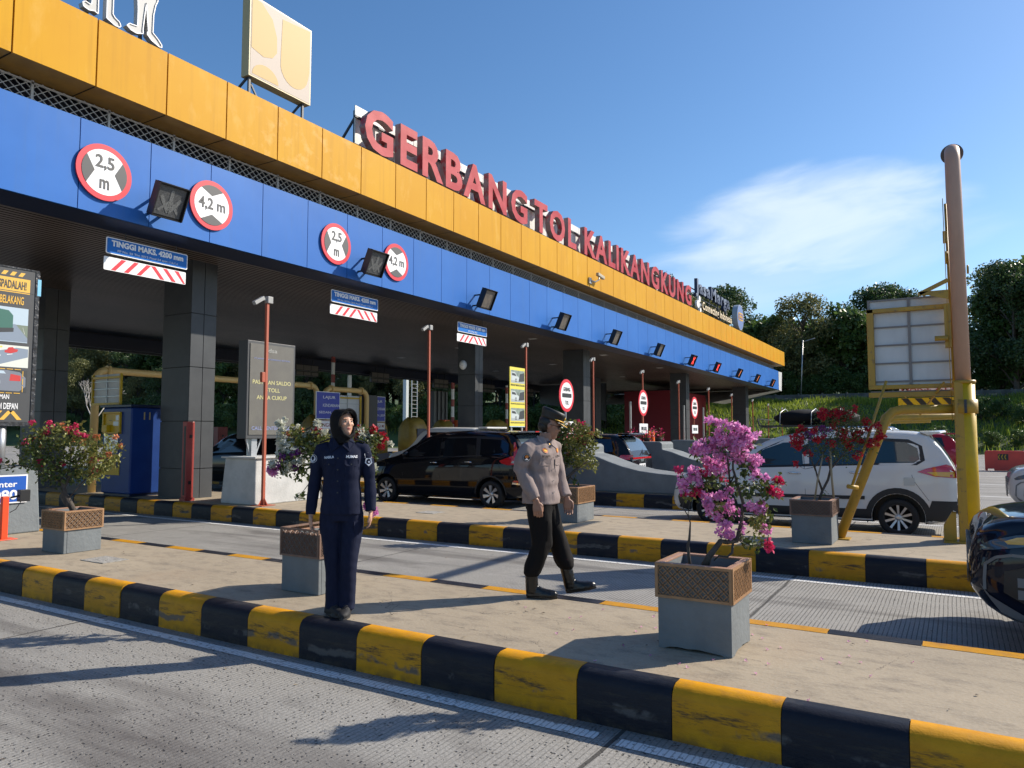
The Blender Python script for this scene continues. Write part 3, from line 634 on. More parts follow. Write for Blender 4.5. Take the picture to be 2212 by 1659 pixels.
while y<41: z=DZ(y); b.bar((-13.05,y,8.8+z),(-13.05,y,10.1+z),.05,.05); b.bar((-13.05,y,9.9+z),(-13.9,y-.1,8.8+z),.05,.05); y+=2.7
b.build('frame','dsteel',big)
js=thing('rooftop_operator_sign','dark blue raised letters JasaMarga above cream letters Connecting Indonesia near the far roof end','rooftop sign',(-12.8,45,8.8))
letters(js,'JasaMarga',41.75,49.35,10.06,10.88,-12.7,.18,[mat('grey_blue_acrylic',(.15,.17,.22),.4),mat('dark_blue_return',(.008,.02,.06),.5)],off=.03,hasdesc=True)
letters(js,'Connecting Indonesia',42.85,49.55,9.16,9.64,-12.62,.12,[mat('cream_acrylic',(.75,.62,.42),.5),mat('brown_return',(.10,.07,.04),.6)],off=.02,hasdesc=True)
b=MB()
for (yy,zz,ry,rz,mi) in((42.15,9.28,.28,.23,0),(42.45,9.62,.17,.19,0),(42.62,9.3,.12,.1,1),(42.6,8.98,.15,.15,0)):
    fn=lambda u,v,d:(-12.6+d,yy+u,zz+v+DZ(45)+.1); b.disc((0,0),ry,fn,0,20,mi,.12,sy=rz/ry)
b.build('petal_emblem',['white','steel'],js)
b=MB()
for yy in(41.5,43.4,45.3,47.2,49.1): z=DZ(yy); b.bar((-12.85,yy,8.8+z),(-12.85,yy,10.3+z),.05,.05); b.bar((-12.85,yy,9.9+z),(-13.8,yy-.6,8.8+z),.05,.05)
for zz in(9.88,10.25,9.15): b.bar((-12.85,41.5,zz+DZ(41)),(-12.85,49.4,zz+DZ(49)),.05,.05)
b.build('frame','dsteel',js)
ds=thing('rooftop_disc_sign','upright oval grey-blue disc with a yellow badge, at the right end of the rooftop letters','rooftop sign',(-12.6,51.3,9.7))
fn=lambda u,v,d:(-12.4+d,51.25+u,9.68+v)
b=MB(); b.disc((0,0),.88,fn,0,40,0,.35); b.build('drum',mat('grey_drum',(.30,.33,.36),.4),ds)
b=MB(); b.disc((0,0),.84,fn,.004,40,0,.004); b.build('face',mat('pale_blue_face',(.16,.22,.42),.35),ds)
b=MB()
def rrp(u0,u1,v0,v1,r): 
    P=[]
    for cx,cy,a in((u1-r,v1-r,0),(u0+r,v1-r,90),(u0+r,v0+r,180),(u1-r,v0+r,270)): P+=[(cx+r*math.cos(R(a+k)),cy+r*math.sin(R(a+k))) for k in(0,30,60,90)]
    return P
b.prism(rrp(-.60,.66,-.22,.32,.2),fn,.005,.02,0); b.prism(rrp(-.50,.56,-.13,.23,.14),fn,.0205,.024,1)
text(b,'dsa',0,-.06,.85,.3,fn,.026,0,.03,align='C'); b.build('badge',['gold','navyblue'],ds)
# square emblem board
pb=thing('rooftop_emblem_board','square glossy yellow and white emblem board standing on struts on the roof','rooftop sign',(-12.7,11,9.35))
b=MB(); b.box(-12.86,-12.62,10.12,11.87,9.35,11.15); b.build('box_frame',mat('cream_metal_frame',(.45,.35,.15),.4),pb)
fn=FX(-12.615); b=MB(); b.prism([(10.15,9.38),(11.84,9.38),(11.84,11.12),(10.15,11.12)],fn,-.003,.0,0)
b.build('face',mat('glossy_white_face',(.47,.40,.34),.5,spec=.2),pb)
b=MB(); Mx=mat('glossy_pale_yellow',(.52,.36,.15),.5,spec=.2)
q=[(10.17,11.10),(10.42,11.08),(10.72,10.85),(10.85,10.5),(10.86,10.15),(10.74,9.98),(10.5,9.9),(10.17,9.98)]
b.prism(q,fn,.001,.004,0)
q=[(11.0,11.0),(11.82,11.1),(11.82,10.1)]+[(11.37+.41*math.cos(R(a)),9.98+.42*math.sin(R(a))) for a in range(-10,-171,-16)]+[(10.97,10.2)]
b.prism(q,fn,.001,.004,0)
q=[(10.2+.36+.36*math.cos(R(a)),9.42+.3*math.sin(R(a))) for a in range(0,181,15)]
b.prism(q,fn,.001,.004,0); b.build('emblem',Mx,pb)
b=MB()
for yy in(10.2,11.7):
    b=MB(); b.bar((-12.7,yy,8.8),(-12.7,yy,9.36),.05,.05); b.bar((-12.75,yy,9.36),(-13.4,yy-.15,8.75),.04,.04); b.bar((-12.75,yy-.0,9.36),(-12.75,yy+.4,8.8),.035,.035) if yy<11 else None
    b.build('strut','dsteel',pb)
# cut-out figures (legs in view)
def cutout(P,lab):
    t=thing('cutout_figure',lab,'rooftop sign',(-12.6,P[0][0],9.0),0,'pale cut-out figures on the roof')
    b=MB(); b.prism(P,FX(-12.6),0,-.12,0); b.build('panel',mat('pale_grey_panel',(.40,.40,.39),.5),t)
    b=MB(); n=len(P)
    for i in range(n): p,q=P[i],P[(i+1)%n]; b.bar((-12.59,p[0],p[1]),(-12.59,q[0],q[1]),.016,.016,up=(1,0,0))
    b.build('outline','wtxt',t)
    b=MB(); yc=(min(p[0] for p in P)+max(p[0] for p in P))/2; b.bar((-12.74,yc,8.8),(-12.74,yc,9.9),.05,.05); b.build('post','dsteel',t)
cutout([(6.63,9.13),(6.65,9.06),(6.74,9.04),(6.83,9.07),(6.90,9.05),(6.895,9.5),(6.93,10.3),(6.78,10.3),(6.79,9.5),(6.785,9.19),(6.76,9.15),(6.68,9.17)],'leftmost pale grey cut-out leg with its shoe pointing left')
cutout([(7.05,9.05),(7.1,9.03),(7.2,8.99),(7.28,8.99),(7.31,9.03),(7.28,9.09),(7.2,9.13),(7.16,9.18),(7.16,9.5),(7.2,10.3),(7.04,10.3),(7.05,9.5)],'middle pale grey cut-out leg with its shoe pointing right')
cutout([(7.42,9.10),(7.5,9.05),(7.6,9.04),(7.73,9.09),(7.725,9.16),(7.75,9.45),(7.775,9.7),(7.80,9.45),(7.83,9.18),(7.81,9.15),(7.815,9.11),(7.9,9.04),(8.05,8.99),(8.11,9.0),(8.10,9.05),(8.02,9.13),(7.92,9.20),(7.925,9.55),(7.96,9.75),(8.0,9.85),(7.95,10.4),(7.6,10.4),(7.60,9.8),(7.62,9.5),(7.62,9.18),(7.56,9.17),(7.47,9.16)],'pale grey cut-out pair of legs with shoes, right of the single legs')
# CCTV on the yellow fascia
cc=thing('security_camera','small beige security camera on a bent arm fixed to the yellow fascia','security camera',(-12.2,26.8,8.0))
b=MB(); b.box(-12.37,-12.3,26.5,26.7,7.72,7.95); b.tube([(-12.32,26.6,7.84),(-12.2,26.8,7.8),(-12.1,26.95,7.9),(-12.1,26.95,8.02)],.03,8); b.build('arm','steel',cc)
b=MB(); b.cbox((-12.1,27.1,8.08),(.13,.62,.13),Matrix.Rotation(R(-6),4,'X')); b.build('camera_body',mat('beige_housing',(.4,.35,.25),.5),cc,bev=.02)

# ================================================================= ISLAND EQUIPMENT
# camera poles
PW=['nearest, rising in front of the grey display screen','second from the near end, behind the black people carrier','third, in front of the tall yellow crash banner','fourth from the near end','fifth, behind the second GERBANG TOL disc','sixth from the near end','seventh from the near end','eighth from the near end','ninth, beyond the canopy end column','tenth from the near end','farthest and smallest']
def camera_pole(i,X,Y,zt):
    t=thing('camera_pole','red-oxide pole with lane camera, '+PW[i],'camera pole',(X,Y,KH),0,'red-oxide camera poles on the islands')
    b=MB(); b.box(X-.03,X+.03,Y-.03,Y+.03,KH+.012,zt); 
    if i==0: b.box(X-.03,X+.04,Y-.12,Y-.04,2.75,2.95)
    b.build('pole','orange',t,bev=.006)
    b=MB(); b.box(X-.17,X+.17,Y-.17,Y+.17,KH,KH+.012); 
    for s in(1,-1): b.add([(X+s*.035,Y,KH+.012),(X+s*.12,Y,KH+.012),(X+s*.035,Y,KH+.16)],[(0,1,2)]); b.add([(X,Y+s*.035,KH+.012),(X,Y+s*.12,KH+.012),(X,Y+s*.035,KH+.16)],[(0,1,2)])
    b.build('base_plate','orange',t)
    b=MB(); b.box(X-.05,X+.06,Y-.03,Y+.10,zt,zt+.14); b.build('junction_box','camg',t,bev=.01)
    b=MB(); rot=Matrix.Rotation(R(-28),4,'X')@Matrix.Rotation(R(20),4,'Z'); b.cbox((X+.03,Y-.24,zt+.02),(.09,.27,.075),Matrix.Rotation(R(32),4,'X')); b.tube([(X,Y,zt+.06),(X,Y-.14,zt+.06)],.018,6); b.build('camera','camg',t,bev=.01)
    return t
camera_pole(0,-11.82,10.07,4.35)
PY=[16.7,22.25,27.85,33.5,38.9,44.6,50.0,56.0,61.3,66.8]
PZ=[4.68,4.75,4.73,4.62,4.45,4.36,4.24,4.1,3.95,3.8]
for i,(y,z) in enumerate(zip(PY,PZ)): camera_pole(i+1,-12.8,y,z)
# GERBANG TOL disc signs
for i,(y,lab) in enumerate([(17.31,'nearest and largest oval-looking red-rimmed GERBANG TOL disc on a post'),(22.88,'middle red-rimmed GERBANG TOL disc above a TEMPEL KARTU plate on the grey wall'),(28.45,'farthest red-rimmed GERBANG TOL disc in front of the dark red booth')]):
    X=-8.72; zc=2.72; t=thing('toll_disc_sign',lab,'road sign',(X,y,1.45),0,'GERBANG TOL discs on the lane walls')
    fn=lambda u,v,d:(X+d,y+u,zc+v)
    b=MB(); b.tube([(X-.04,y,1.45),(X-.04,y,zc+.3)],.028,8); b.build('post','steel' if i==0 else 'orange',t)
    b=MB(); b.disc((0,0),.43,fn,.0,40,0,.015); b.build('rim','red',t)
    b=MB(); b.disc((0,0),.345,fn,.004,36,0,.003); b.build('plate','wtxt',t)
    b=MB(); b.prism(rrp(-.27,.27,-.055,.055,.03),fn,.0045,.008,0); text(b,'GERBANG',0,.11,.40,.105,fn,.008,0,.0,align='C'); text(b,'TOL',0,-.24,.2,.105,fn,.008,0,.0,align='C'); b.build('lettering','black',t)
    b=MB(); b.box(X-.01,X+.005,y-.37,y+.37,1.72,2.04); b.build('lower_plate','wtxt',t); b=MB(); text(b,'TEMPEL KARTU',y,1.82,.5,.12,FX(X+.007),0,0,.01,align='C'); b.build('lower_lettering','dgrey',t)
# lane divider walls (crash blocks with a sloping tail)
def wedge_wall(y,i):
    t=thing('lane_wall','grey divider wall with sweeping tail, '+('nearest, behind the third planter and officer' if i==0 else ['','second, beyond the black rear-facing car','third, in front of the red booth','fourth from the near end','fifth from the near end'][i]),'divider wall',(-8,y,KH),0,'grey divider walls on the islands')
    P=[(-9.5,KH),(-9.5,1.40),(-9.44,1.46),(-7.97,1.46),(-7.9,1.40),(-7.9,1.22),(-7.6,1.15),(-7.3,1.04),(-6.95,.93),(-6.5,.83),(-6.0,.775),(-5.4,.74),(-4.8,.70),(-4.3,.6),(-4.0,KH)]
    w0=.55; b=MB(); n=len(P); b.prism([(p[0],p[1]) for p in P],lambda u,v,d:(u,y+d,v),-w0,w0); b.build('wall','conc_g',t,bev=.03)
for i,c in enumerate(ISL[:5]): wedge_wall(c,i)
for c,lab in((ISL[1],'low row of small pink and red flowering pots on the second grey wall block'),(ISL[0],'row of small pink flowers on the nearest grey wall block')):
    f=MB(); l=MB()
    for k in range(26):
        x=-8.1-rng.random()*1.1; y=c+rng.uniform(-.45,.45); z=1.5+rng.random()*.35
        for q in range(9):
            p=Vector((x,y,z))+Vector(rng.normal(0,.05,3)); a=Vector(rng.normal(0,1,3)).normalized()*.035; b2=Vector(rng.normal(0,1,3)).normalized()*.035
            (f if q<5 else l).add([p-a,p-b2,p+a,p+b2],[(0,1,2,3)])
    t=thing('flower_pots',lab,'flowers',(-8.6,c,1.46)); f.build('blossoms','mag',t); l.build('leaves','leaf',t)
    for k in range(3): x=-8.2-k*.4; pb2=MB(); pb2.tube([(x,c,1.46),(x,c,1.58)],[.09,.13],12); pb2.build('pot','soil',t)
# plaza display screen on concrete block
blk=thing('concrete_block','whitewashed tapered concrete block carrying the grey display screen','concrete block',(-12.3,10.9,KH))
b=MB(); x0,x1=-12.72,-11.95; r=.06
def frus(b,x0,x1,y0,y1,z0,z1,tx,ty,m=0):
    b.add([(x0,y0,z0),(x1,y0,z0),(x1,y1,z0),(x0,y1,z0),(x0+tx,y0+ty,z1),(x1-tx,y0+ty,z1),(x1-tx,y1-ty,z1),(x0+tx,y1-ty,z1)],[(3,2,1,0),(4,5,6,7),(0,1,5,4),(1,2,6,5),(2,3,7,6),(3,0,4,7)],m)
frus(b,-13.0,-11.95,9.98,11.75,KH,1.22,.06,.05); b.build('block','conc_w',blk,bev=.02)
b=MB(); b.box(-13.0,-11.96,9.97,11.76,1.22,1.26); b.build('cap','conc_w',blk,bev=.012)
led=thing('display_screen','tall grey unlit message screen reading PASTIKAN SALDO on the whitewashed block','display screen',(-12.4,10.9,1.26))
b=MB(); b.box(-12.72,-12.44,10.12,11.40,1.62,3.66); b.build('cabinet','dgrey',led,bev=.01)
b=MB(); b.box(-12.44,-12.425,10.18,11.34,1.70,3.60); b.build('screen',mat('grey_led_screen',(.12,.115,.098),.5,col2=(.10,.095,.083),nscale=3,bump=.2,bscale=200),led)
fn=FX(-12.424); b=MB()
for s_,z,wd in(('PASTIKAN SALDO',2.76,1.02),('E-TOLL',2.60,.42),('ANDA CUKUP',2.44,.80)): text(b,s_,10.76,z,wd,.085,fn,0,0,.01,align='C')
b.build('message_text',mat('pale_yellow_led',(.45,.42,.20),.5,emit=(.9,.8,.35),es=.12),led)
b=MB(); text(b,'CALL CENTER 14080',10.76,1.80,1.02,.075,fn,0,0,.0,align='C'); text(b,'PT JASAMARGA SEMARANG BATANG',10.76,3.27,.95,.04,fn,0,0,0,align='C'); b.build('footer_text',mat('pale_blue_led',(.22,.25,.42),.5,emit=(.4,.5,1),es=.08),led)
b=MB(); text(b,'dsa',10.76,3.44,.24,.085,fn,0,0,.01,align='C'); b.build('emblem',mat('grey_white_led',(.33,.33,.31),.5),led)
b=MB(); b.box(-12.65,-12.5,11.1,11.24,1.26,1.63); b.build('leg','steel',led)
b=MB(); b.box(-12.65,-12.5,10.32,10.46,1.26,1.63); b.bar((-12.55,10.46,1.28),(-12.55,10.6,1.62),.03,.03); b.bar((-12.55,10.32,1.28),(-12.55,10.22,1.62),.03,.03); b.build('leg','steel',led)
# near left: call centre block and warning banner
cb=thing('call_centre_block','grey painted concrete block with a blue Call Center 14080 sign at the left edge','concrete block',(-12,5.2,KH))
b=MB(); frus(b,-12.6,-11.55,4.35,5.78,KH,1.24,.05,.04); b.build('block','conc_g',cb,bev=.02)
b=MB(); b.box(-11.58,-11.545,4.40,5.58,.74,1.14,0); b.box(-11.546,-11.542,4.42,5.56,.76,1.12,1); b.build('sign_plate',['wtxt','blue'],cb)
b=MB(); text(b,'Call Center',5.44,.97,.66,.085,FX(-11.541),0,0,.015,align='R'); text(b,'14080',5.45,.79,.50,.14,FX(-11.541),0,0,.03,align='R'); b.build('sign_lettering','wtxt',cb)
bn=thing('warning_banner','tall black and yellow road safety banner on grey posts at the left edge','banner',(-11.8,5.1,1.24))
def poster():
    X=-11.80; fn=FX(X); y0,y1,z0,z1=4.15,5.70,1.90,4.16
    b=MB(); b.box(X-.06,X,y0,y1,z0,z1); b.build('sheet','dgrey',bn)
    b=MB(); b.box(X-.055,X+.01,y1-.005,y1+.05,z0,z1); b.box(X-.055,X+.01,y0,y1+.05,z0-.06,z0); b.box(X-.05,X+.01,y0,y1+.04,z1,z1+.02); b.build('frame',mat('crumpled_black_film',(.03,.03,.032),.3,bump=1,bscale=12),bn)
    yel=mat('banner_yellow',(.72,.42,.06),.5); b=MB()
    b.prism([(y0+.05,3.80),(5.62,3.80),(5.62,4.02),(y0+.05,4.02)],fn,.001,.002)
    b.build('heading_band',yel,bn)
    for k in range(12):
        b=MB(); u=4.3+k*.115
        if u<5.5: b.prism([(u,4.05),(u+.06,4.05),(u+.10,4.11),(u+.04,4.11)],fn,.001,.002); b.build('hazard_stripe',yel,bn)
    for k in range(10):
        b=MB(); u=4.2+k*.135; d=1 if u<5.32 else -1
        b.prism([(u,1.93),(u+.065,1.93),(u+.065+.11*d,2.06),(u+.11*d,2.06)] if d>0 else [(u+.1,1.93),(u+.165,1.93),(u+.055,2.06),(u-.01,2.06)],fn,.001,.002); b.build('hazard_stripe',yel,bn)
    b=MB(); text(b,'WASPADALAH!',5.57,3.855,.50,.125,fn,.002,0,.02,align='R'); b.prism([(y0+.05,3.815),(5.68,3.815),(5.68,3.825),(y0+.05,3.825)],fn,.0025,.003); b.build('heading','dgrey',bn)
    b=MB(); text(b,'TABRAK BELAKANG',5.54,3.63,.58,.12,fn,.001,0,.015,align='R'); b.build('subheading',yel,bn)
    b=MB(); text(b,'JARAK AMAN',5.40,2.21,.36,.09,fn,.001,0,.015,align='R'); text(b,'KENDARAAN DI DEPAN',5.52,2.085,.66,.09,fn,.001,0,.015,align='R'); b.build('footer_text','wtxt',bn)
    # picture 1: truck on a road
    cols={k:mat('print_'+k,c,.55) for k,c in dict(sky=(.42,.52,.60),road=(.20,.25,.32),dark=(.03,.035,.04),green=(.03,.13,.10),pale=(.62,.64,.58),field=(.16,.20,.15),red=(.5,.03,.03),car=(.16,.18,.22),yline=(.7,.6,.1)).items()}
    def pic(name,items,mts):
        b=MB()
        for k,(poly,mi) in enumerate(items): b.prism([(5.63-(5.56-u)*.62,v) for u,v in poly],fn,.0015+k*.0004,.0018+k*.0004,mi)
        b.build(name,mts,bn)
    def rect(a,c,d,e): return [(a,d),(c,d),(c,e),(a,e)]
    pic('truck_picture',[(rect(4.25,5.53,3.07,3.58),0),(rect(4.25,5.53,3.08,3.33),1),([(4.25,3.08),(4.25,3.2),(5.22,3.335),(5.26,3.335),(5.53,3.14),(5.53,3.08)],2),([(4.3,3.2),(5.2,3.27),(5.2,3.46),(5.1,3.53),(4.3,3.57)],3),([(4.3,3.14),(5.22,3.22),(5.22,3.28),(4.3,3.22)],4),([(5.46,3.2),(5.47,3.2),(5.42,3.3),(5.415,3.3)],5)],[cols['sky'],cols['field'],cols['road'],cols['green'],cols['dark'],cols['pale']])
    pic('diagram_picture',[(rect(4.25,5.57,2.70,3.02),0),([(4.25,2.72),(4.9,2.72),(5.56,2.86),(5.56,2.98),(5.3,2.99),(4.25,2.82)],1),([(4.25,2.90),(5.0,2.98),(5.0,3.0),(4.25,2.94)],3),([(5.05,2.91),(5.18,2.90),(5.32,2.93),(5.34,2.965),(5.26,2.97),(5.22,2.995),(5.13,2.985),(5.1,2.95),(5.05,2.94)],2),([(4.6,2.80),(4.7,2.815),(4.7,2.823),(4.6,2.81)],4),([(4.85,2.84),(4.97,2.86),(4.97,2.868),(4.85,2.85)],4),([(5.1,2.875),(5.22,2.89),(5.22,2.898),(5.1,2.885)],4)],[cols['pale'],cols['road'],cols['red'],cols['yline'],'wtxt'])
    b=MB(); text(b,'3 detik',4.98,2.95,.4,.045,fn,.005,0,.005,align='R'); b.build('diagram_text','dgrey',bn)
    pic('car_picture',[(rect(4.25,5.56,2.33,2.66),0),([(4.3,2.36),(5.4,2.35),(5.53,2.42),(5.53,2.55),(5.4,2.63),(5.1,2.655),(4.3,2.65)],1),([(4.5,2.60),(5.1,2.60),(5.05,2.64),(4.5,2.65)],2),([(5.18,2.50),(5.42,2.50),(5.42,2.58),(5.2,2.60)],3),([(4.7,2.45),(4.98,2.45),(4.98,2.49),(4.7,2.49)],4)],[cols['dark'],cols['car'],cols['sky'],cols['red'],'wtxt'])
    b=MB(); 
    for k in range(12):
        u=4.3+k*.105; b.box(X+.004,X+.006,u,u+.085,2.665,2.675); b.box(X+.004,X+.006,u,u+.085,2.315,2.325)
    for k in range(3): b.box(X+.004,X+.006,5.565,5.575,2.34+k*.11,2.43+k*.11)
    b.build('dashed_border',yel,bn)
    b=MB(); b.box(X-.05,X+.012,5.72,5.77,3.8,4.05); b.build('tape',mat('pale_blue_strip',(.2,.5,.7),.4),bn)
poster()
b=MB(); b.tube([(-11.9,5.35,1.24),(-11.9,5.35,1.9)],.075,16); b.tube([(-11.9,4.4,1.24),(-11.9,4.4,1.9)],.075,16); b.build('post','steel',bn)
op=thing('orange_post_with_box','short bright orange square post with a small black sensor box at the left edge','bollard',(-10.95,4.75,KH))
b=MB(); b.box(-11.10,-11.03,5.03,5.11,KH,.88); b.box(-11.16,-10.95,4.97,5.2,KH,KH+.012); b.build('post',mat('vivid_orange_paint',(.75,.07,.015),.4),op,bev=.006)
b=MB(); b.box(-11.05,-10.96,5.21,5.34,.80,.96); b.tube([(-11.0,5.21,.88),(-11.05,5.13,.86)],.015,6); b.tube([(-11.0,5.24,.8),(-11.0,5.18,.7),(-11.03,5.12,.66)],.006,5); b.build('sensor','black',op,bev=.01)
dc=MB(); dc.box(-8.55,-8.1,4.72,5.02,KH-.001,KH+.006); o=dc.build('drain_cover','conc_e'); tag(o,'small square concrete drain cover flush in the near island pavement','drain cover')
dc=MB(); dc.box(-8.4,-8.0,10.6,10.95,KH-.001,KH+.006); o=dc.build('drain_cover','conc_e'); tag(o,'square concrete drain cover on the middle island in front of the black people carrier','drain cover')
# toll kiosk 11
kk=thing('toll_kiosk','blue unmanned toll kiosk numbered 11 with yellow card panel','toll kiosk',(-16.4,10.1,KH))
b=MB(); b.box(-17.0,-15.88,9.79,10.6,.36,2.32); b.build('cabinet',mat('kiosk_blue_paint',(.008,.036,.17),.4,col2=(.01,.045,.20),nscale=2,spec=.3),kk,bev=.03)
b=MB(); b.box(-17.05,-15.83,9.74,10.65,2.32,2.38); b.box(-16.95,-15.93,9.83,10.55,KH,.36,0); b.build('roof_cap',['navy'],kk,bev=.01)
b=MB(); b.box(-16.95,-16.25,9.775,9.79,1.72,2.22); b.box(-16.95,-16.25,9.74,9.775,2.18,2.22); b.box(-16.95,-16.9,9.74,9.775,1.72,2.18);b.box(-16.3,-16.25,9.74,9.775,1.72,2.18);b.box(-16.95,-16.25,9.74,9.775,1.72,1.76); b.box(-16.86,-16.66,9.68,9.775,1.76,1.92); b.build('card_panel','pyel2',kk,bev=.006)
b=MB(); b.box(-16.55,-16.33,9.77,9.774,1.9,2.0,0); b.box(-16.45,-16.33,9.765,9.77,2.02,2.14,0); b.box(-16.72,-16.62,9.77,9.775,2.02,2.03,1); b.build('notice',['steel','black'],kk)
b=MB(); b.box(-16.9,-16.35,9.775,9.79,1.28,1.68); b.build('mirror_panel',mat('scratched_mirror',(.35,.36,.37),.2,metal=.8,bump=.8,bscale=9),kk)
b=MB(); b.box(-16.95,-16.28,9.775,9.79,.78,1.25); b.box(-16.4,-16.3,9.77,9.776,.95,1.22,1); b.build('lower_panel',['pyel2','black'],kk)
b=MB(); text(b,'11',10.16,2.04,.16,.17,FX(-15.875),0,0,.01,align='C'); b.build('number',mat('faded_gold_number',(.45,.36,.14),.5),kk)
# red barrier cabinet by the column
def cabinet(X,Y,wx,wy,zt,mt,lab,group=None,arm=None):
    t=thing('barrier_cabinet',lab,'barrier cabinet',(X,Y,KH),0,group)
    b=MB(); b.box(X-wx/2,X+wx/2,Y-wy/2,Y+wy/2,KH+.06,zt); b.build('cabinet',mt,t,bev=.012)
    b=MB(); b.box(X-wx/2-.02,X+wx/2+.02,Y-wy/2-.02,Y+wy/2+.02,KH,KH+.06); b.build('plinth',mt,t)
    b=MB(); b.box(X+wx/2,X+wx/2+.012,Y-.03,Y+.03,zt-.35,zt-.28); b.box(X+wx/2,X+wx/2+.012,Y-.03,Y+.03,KH+.35,KH+.42); b.build('latch','black',t)
    b=MB(); b.box(X-wx/2+.06,X-wx/2+.12,Y-wy/2-.004,Y-wy/2,KH+.12,zt-.1); b.build('slot','black',t)
    return t
cabinet(-14.05,9.95,.15,.19,1.98,'redbox','tall narrow dark red cabinet standing before the nearest grey column')
# raised barrier arms and cabinets further back
CL='barrier cabinets in the shade under the canopy'
cabinet(-20.9,10.5,.35,.4,1.55,'redbox','red cabinet between the far left column and blue kiosk',CL)
cabinet(-22.4,17.1,.35,.4,1.95,'redbox','dark red cabinet seen between the nearest column and the display screen',CL)
cabinet(-21.2,22.9,.36,.42,2.35,'orange2','orange cabinet just right of the woman, below the grey post',CL)
cabinet(-20.6,28.1,.34,.42,2.35,'orange2','left of two orange cabinets above the black people carrier',CL)
cabinet(-20.6,29.2,.34,.42,2.35,'orange2','right of two orange cabinets above the black people carrier',CL)
cabinet(-12.9,23.9,.3,.34,1.7,'redbox','red cabinet behind the tall yellow crash banner',CL)
for X,Y in((-16.8,28.2),(-16.8,28.8),(-16.6,33.7),(-16.6,34.3),(-15,40),(-15,40.7)): cabinet(X,Y,.25,.2,1.85,'orange2','small orange cabinet of a pair behind the far divider walls','small paired orange cabinets')
def arm(X,Y,z0,z1,wide,lab,red=True):
    t=thing('boom_barrier',lab,'boom barrier',(X,Y,KH),0,'raised barrier arms under the canopy')
    b=MB(); b.box(X-.04,X+.04,Y-wide/2,Y+wide/2,z0,z1); b.box(X-.06,X+.06,Y-.1,Y+.1,KH,z0); b.build('arm','steel' if not red else 'white',t)
    if red:
        b=MB(); z=z0+.3
        while z<z1-.2: b.box(X-.045,X+.045,Y-wide/2-.004,Y+wide/2+.004,z,min(z+.35,z1)); z+=.85
        b.build('red_band','redbox',t)
arm(-22.4,22.62,1.0,4.95,.13,'raised red and white barrier arm left above the woman')
arm(-21.2,22.35,.8,4.1,.16,'raised grey barrier arm right above the woman',False)
arm(-20.7,28.9,1.0,4.15,.15,'raised red and white barrier arm between the two orange cabinets')
arm(-20.7,33.9,1.0,4.3,.13,'raised red and white barrier arm right of the second dark column')
arm(-26,35.1,1.0,4.2,.12,'thin raised barrier arm near the white lattice mast')
for X,Y in((-14.8,36.9),(-14,43.5),(-14,47.5)): arm(X,Y,1.0,3.4,.12,'raised grey barrier arm behind the far GERBANG TOL discs',False)
# yellow tarpaulin covered machines
for i,(X,Y,lab) in enumerate([(-18,17.5,'left of the woman, beside the display screen'),(-20.6,23.2,'just right of the woman'),(-18,22.5,'above the front of the black people carrier'),(-20.6,28.0,'behind the pair of orange cabinets'),(-18,28.5,'right of the second dark column'),(-20.6,33.0,'behind the tall yellow crash banner')]):
    t=thing('covered_toll_machine','toll machine under a yellow tarpaulin, '+lab,'covered machine',(X,Y,KH),0,'machines covered with yellow tarpaulins')
    b=MB(); n=9
    rings=[]
    for z,sx,sy in((.9,.42,.5),(1.6,.42,.5),(1.95,.40,.48),(2.2,.30,.38),(2.32,.10,.32)):
        rg=[]
        for k in range(20):
            a=2*math.pi*k/20; c,s_=math.cos(a),math.sin(a); q=max(abs(c),abs(s_)); rg.append((X+sx*c/q*(1+.04*math.sin(5*a+z*7)),Y+sy*s_/q*(1+.05*math.cos(4*a+z*5)),z+.03*math.sin(3*a)))
        rings.append(rg)
    b.loft(rings); b.build('tarpaulin','tarp',t)
    b=MB(); b.box(X-.4,X+.4,Y-.5,Y+.5,KH,.95); b.box(X+.43,X+.46,Y-.3,Y+.25,1.45,1.9); b.build('machine','navy',t)
# LAJUR signs
def lajur(X,y0,wd,z0,h,lab):
    t=thing('lane_sign',lab,'road sign',(X,y0,KH),0,'blue LAJUR lane signs')
    b=MB(); b.box(X-.03,X,y0,y0+wd,z0,z0+h,0); b.prism([(y0+.02,z0+.02),(y0+wd-.02,z0+.02),(y0+wd-.02,z0+h-.02),(y0+.02,z0+h-.02)],FX(X),.001,.003,1); b.build('plate',['wtxt','navyblue'],t)
    b=MB(); text(b,'LAJUR',y0+wd*.28,z0+h*.72,wd*.52,h*.13,FX(X+.004),0,0,.005); text(b,'KENDARAAN',y0+wd*.28,z0+h*.45,wd*.70,h*.11,FX(X+.004),0,0,.0); text(b,'SEDAN, JEEP',y0+wd*.12,z0+h*.18,wd*.85,h*.11,FX(X+.004),0,0,.0); b.build('lettering','wtxt',t)
    b=MB(); b.box(X-.03,X,y0,y0+wd,z0-.33,z0-.04,0); b.prism([(y0+.01,z0-.32),(y0+wd-.01,z0-.32),(y0+wd-.01,z0-.05),(y0+.01,z0-.05)],FX(X),.001,.002,1); b.prism([(y0+.025,z0-.305),(y0+wd-.025,z0-.305),(y0+wd-.025,z0-.065),(y0+.025,z0-.065)],FX(X),.0025,.003,0); text(b,'TINGGI M',y0+wd*.1,z0-.25,wd*.8,.13,FX(X+.004),0,1,.01); b.build('lower_plate',['wtxt','redbox'],t)
    b=MB(); b.tube([(X-.08,y0+wd*.5,KH),(X-.08,y0+wd*.5,z0+h)],.05,8); b.build('post','pyel',t)
lajur(-17.3,16.75,1.05,2.18,.88,'larger blue LAJUR lane sign directly behind the woman')
lajur(-20.1,22.35,.95,2.20,1.02,'smaller blue LAJUR lane sign to the right behind the red flowers')
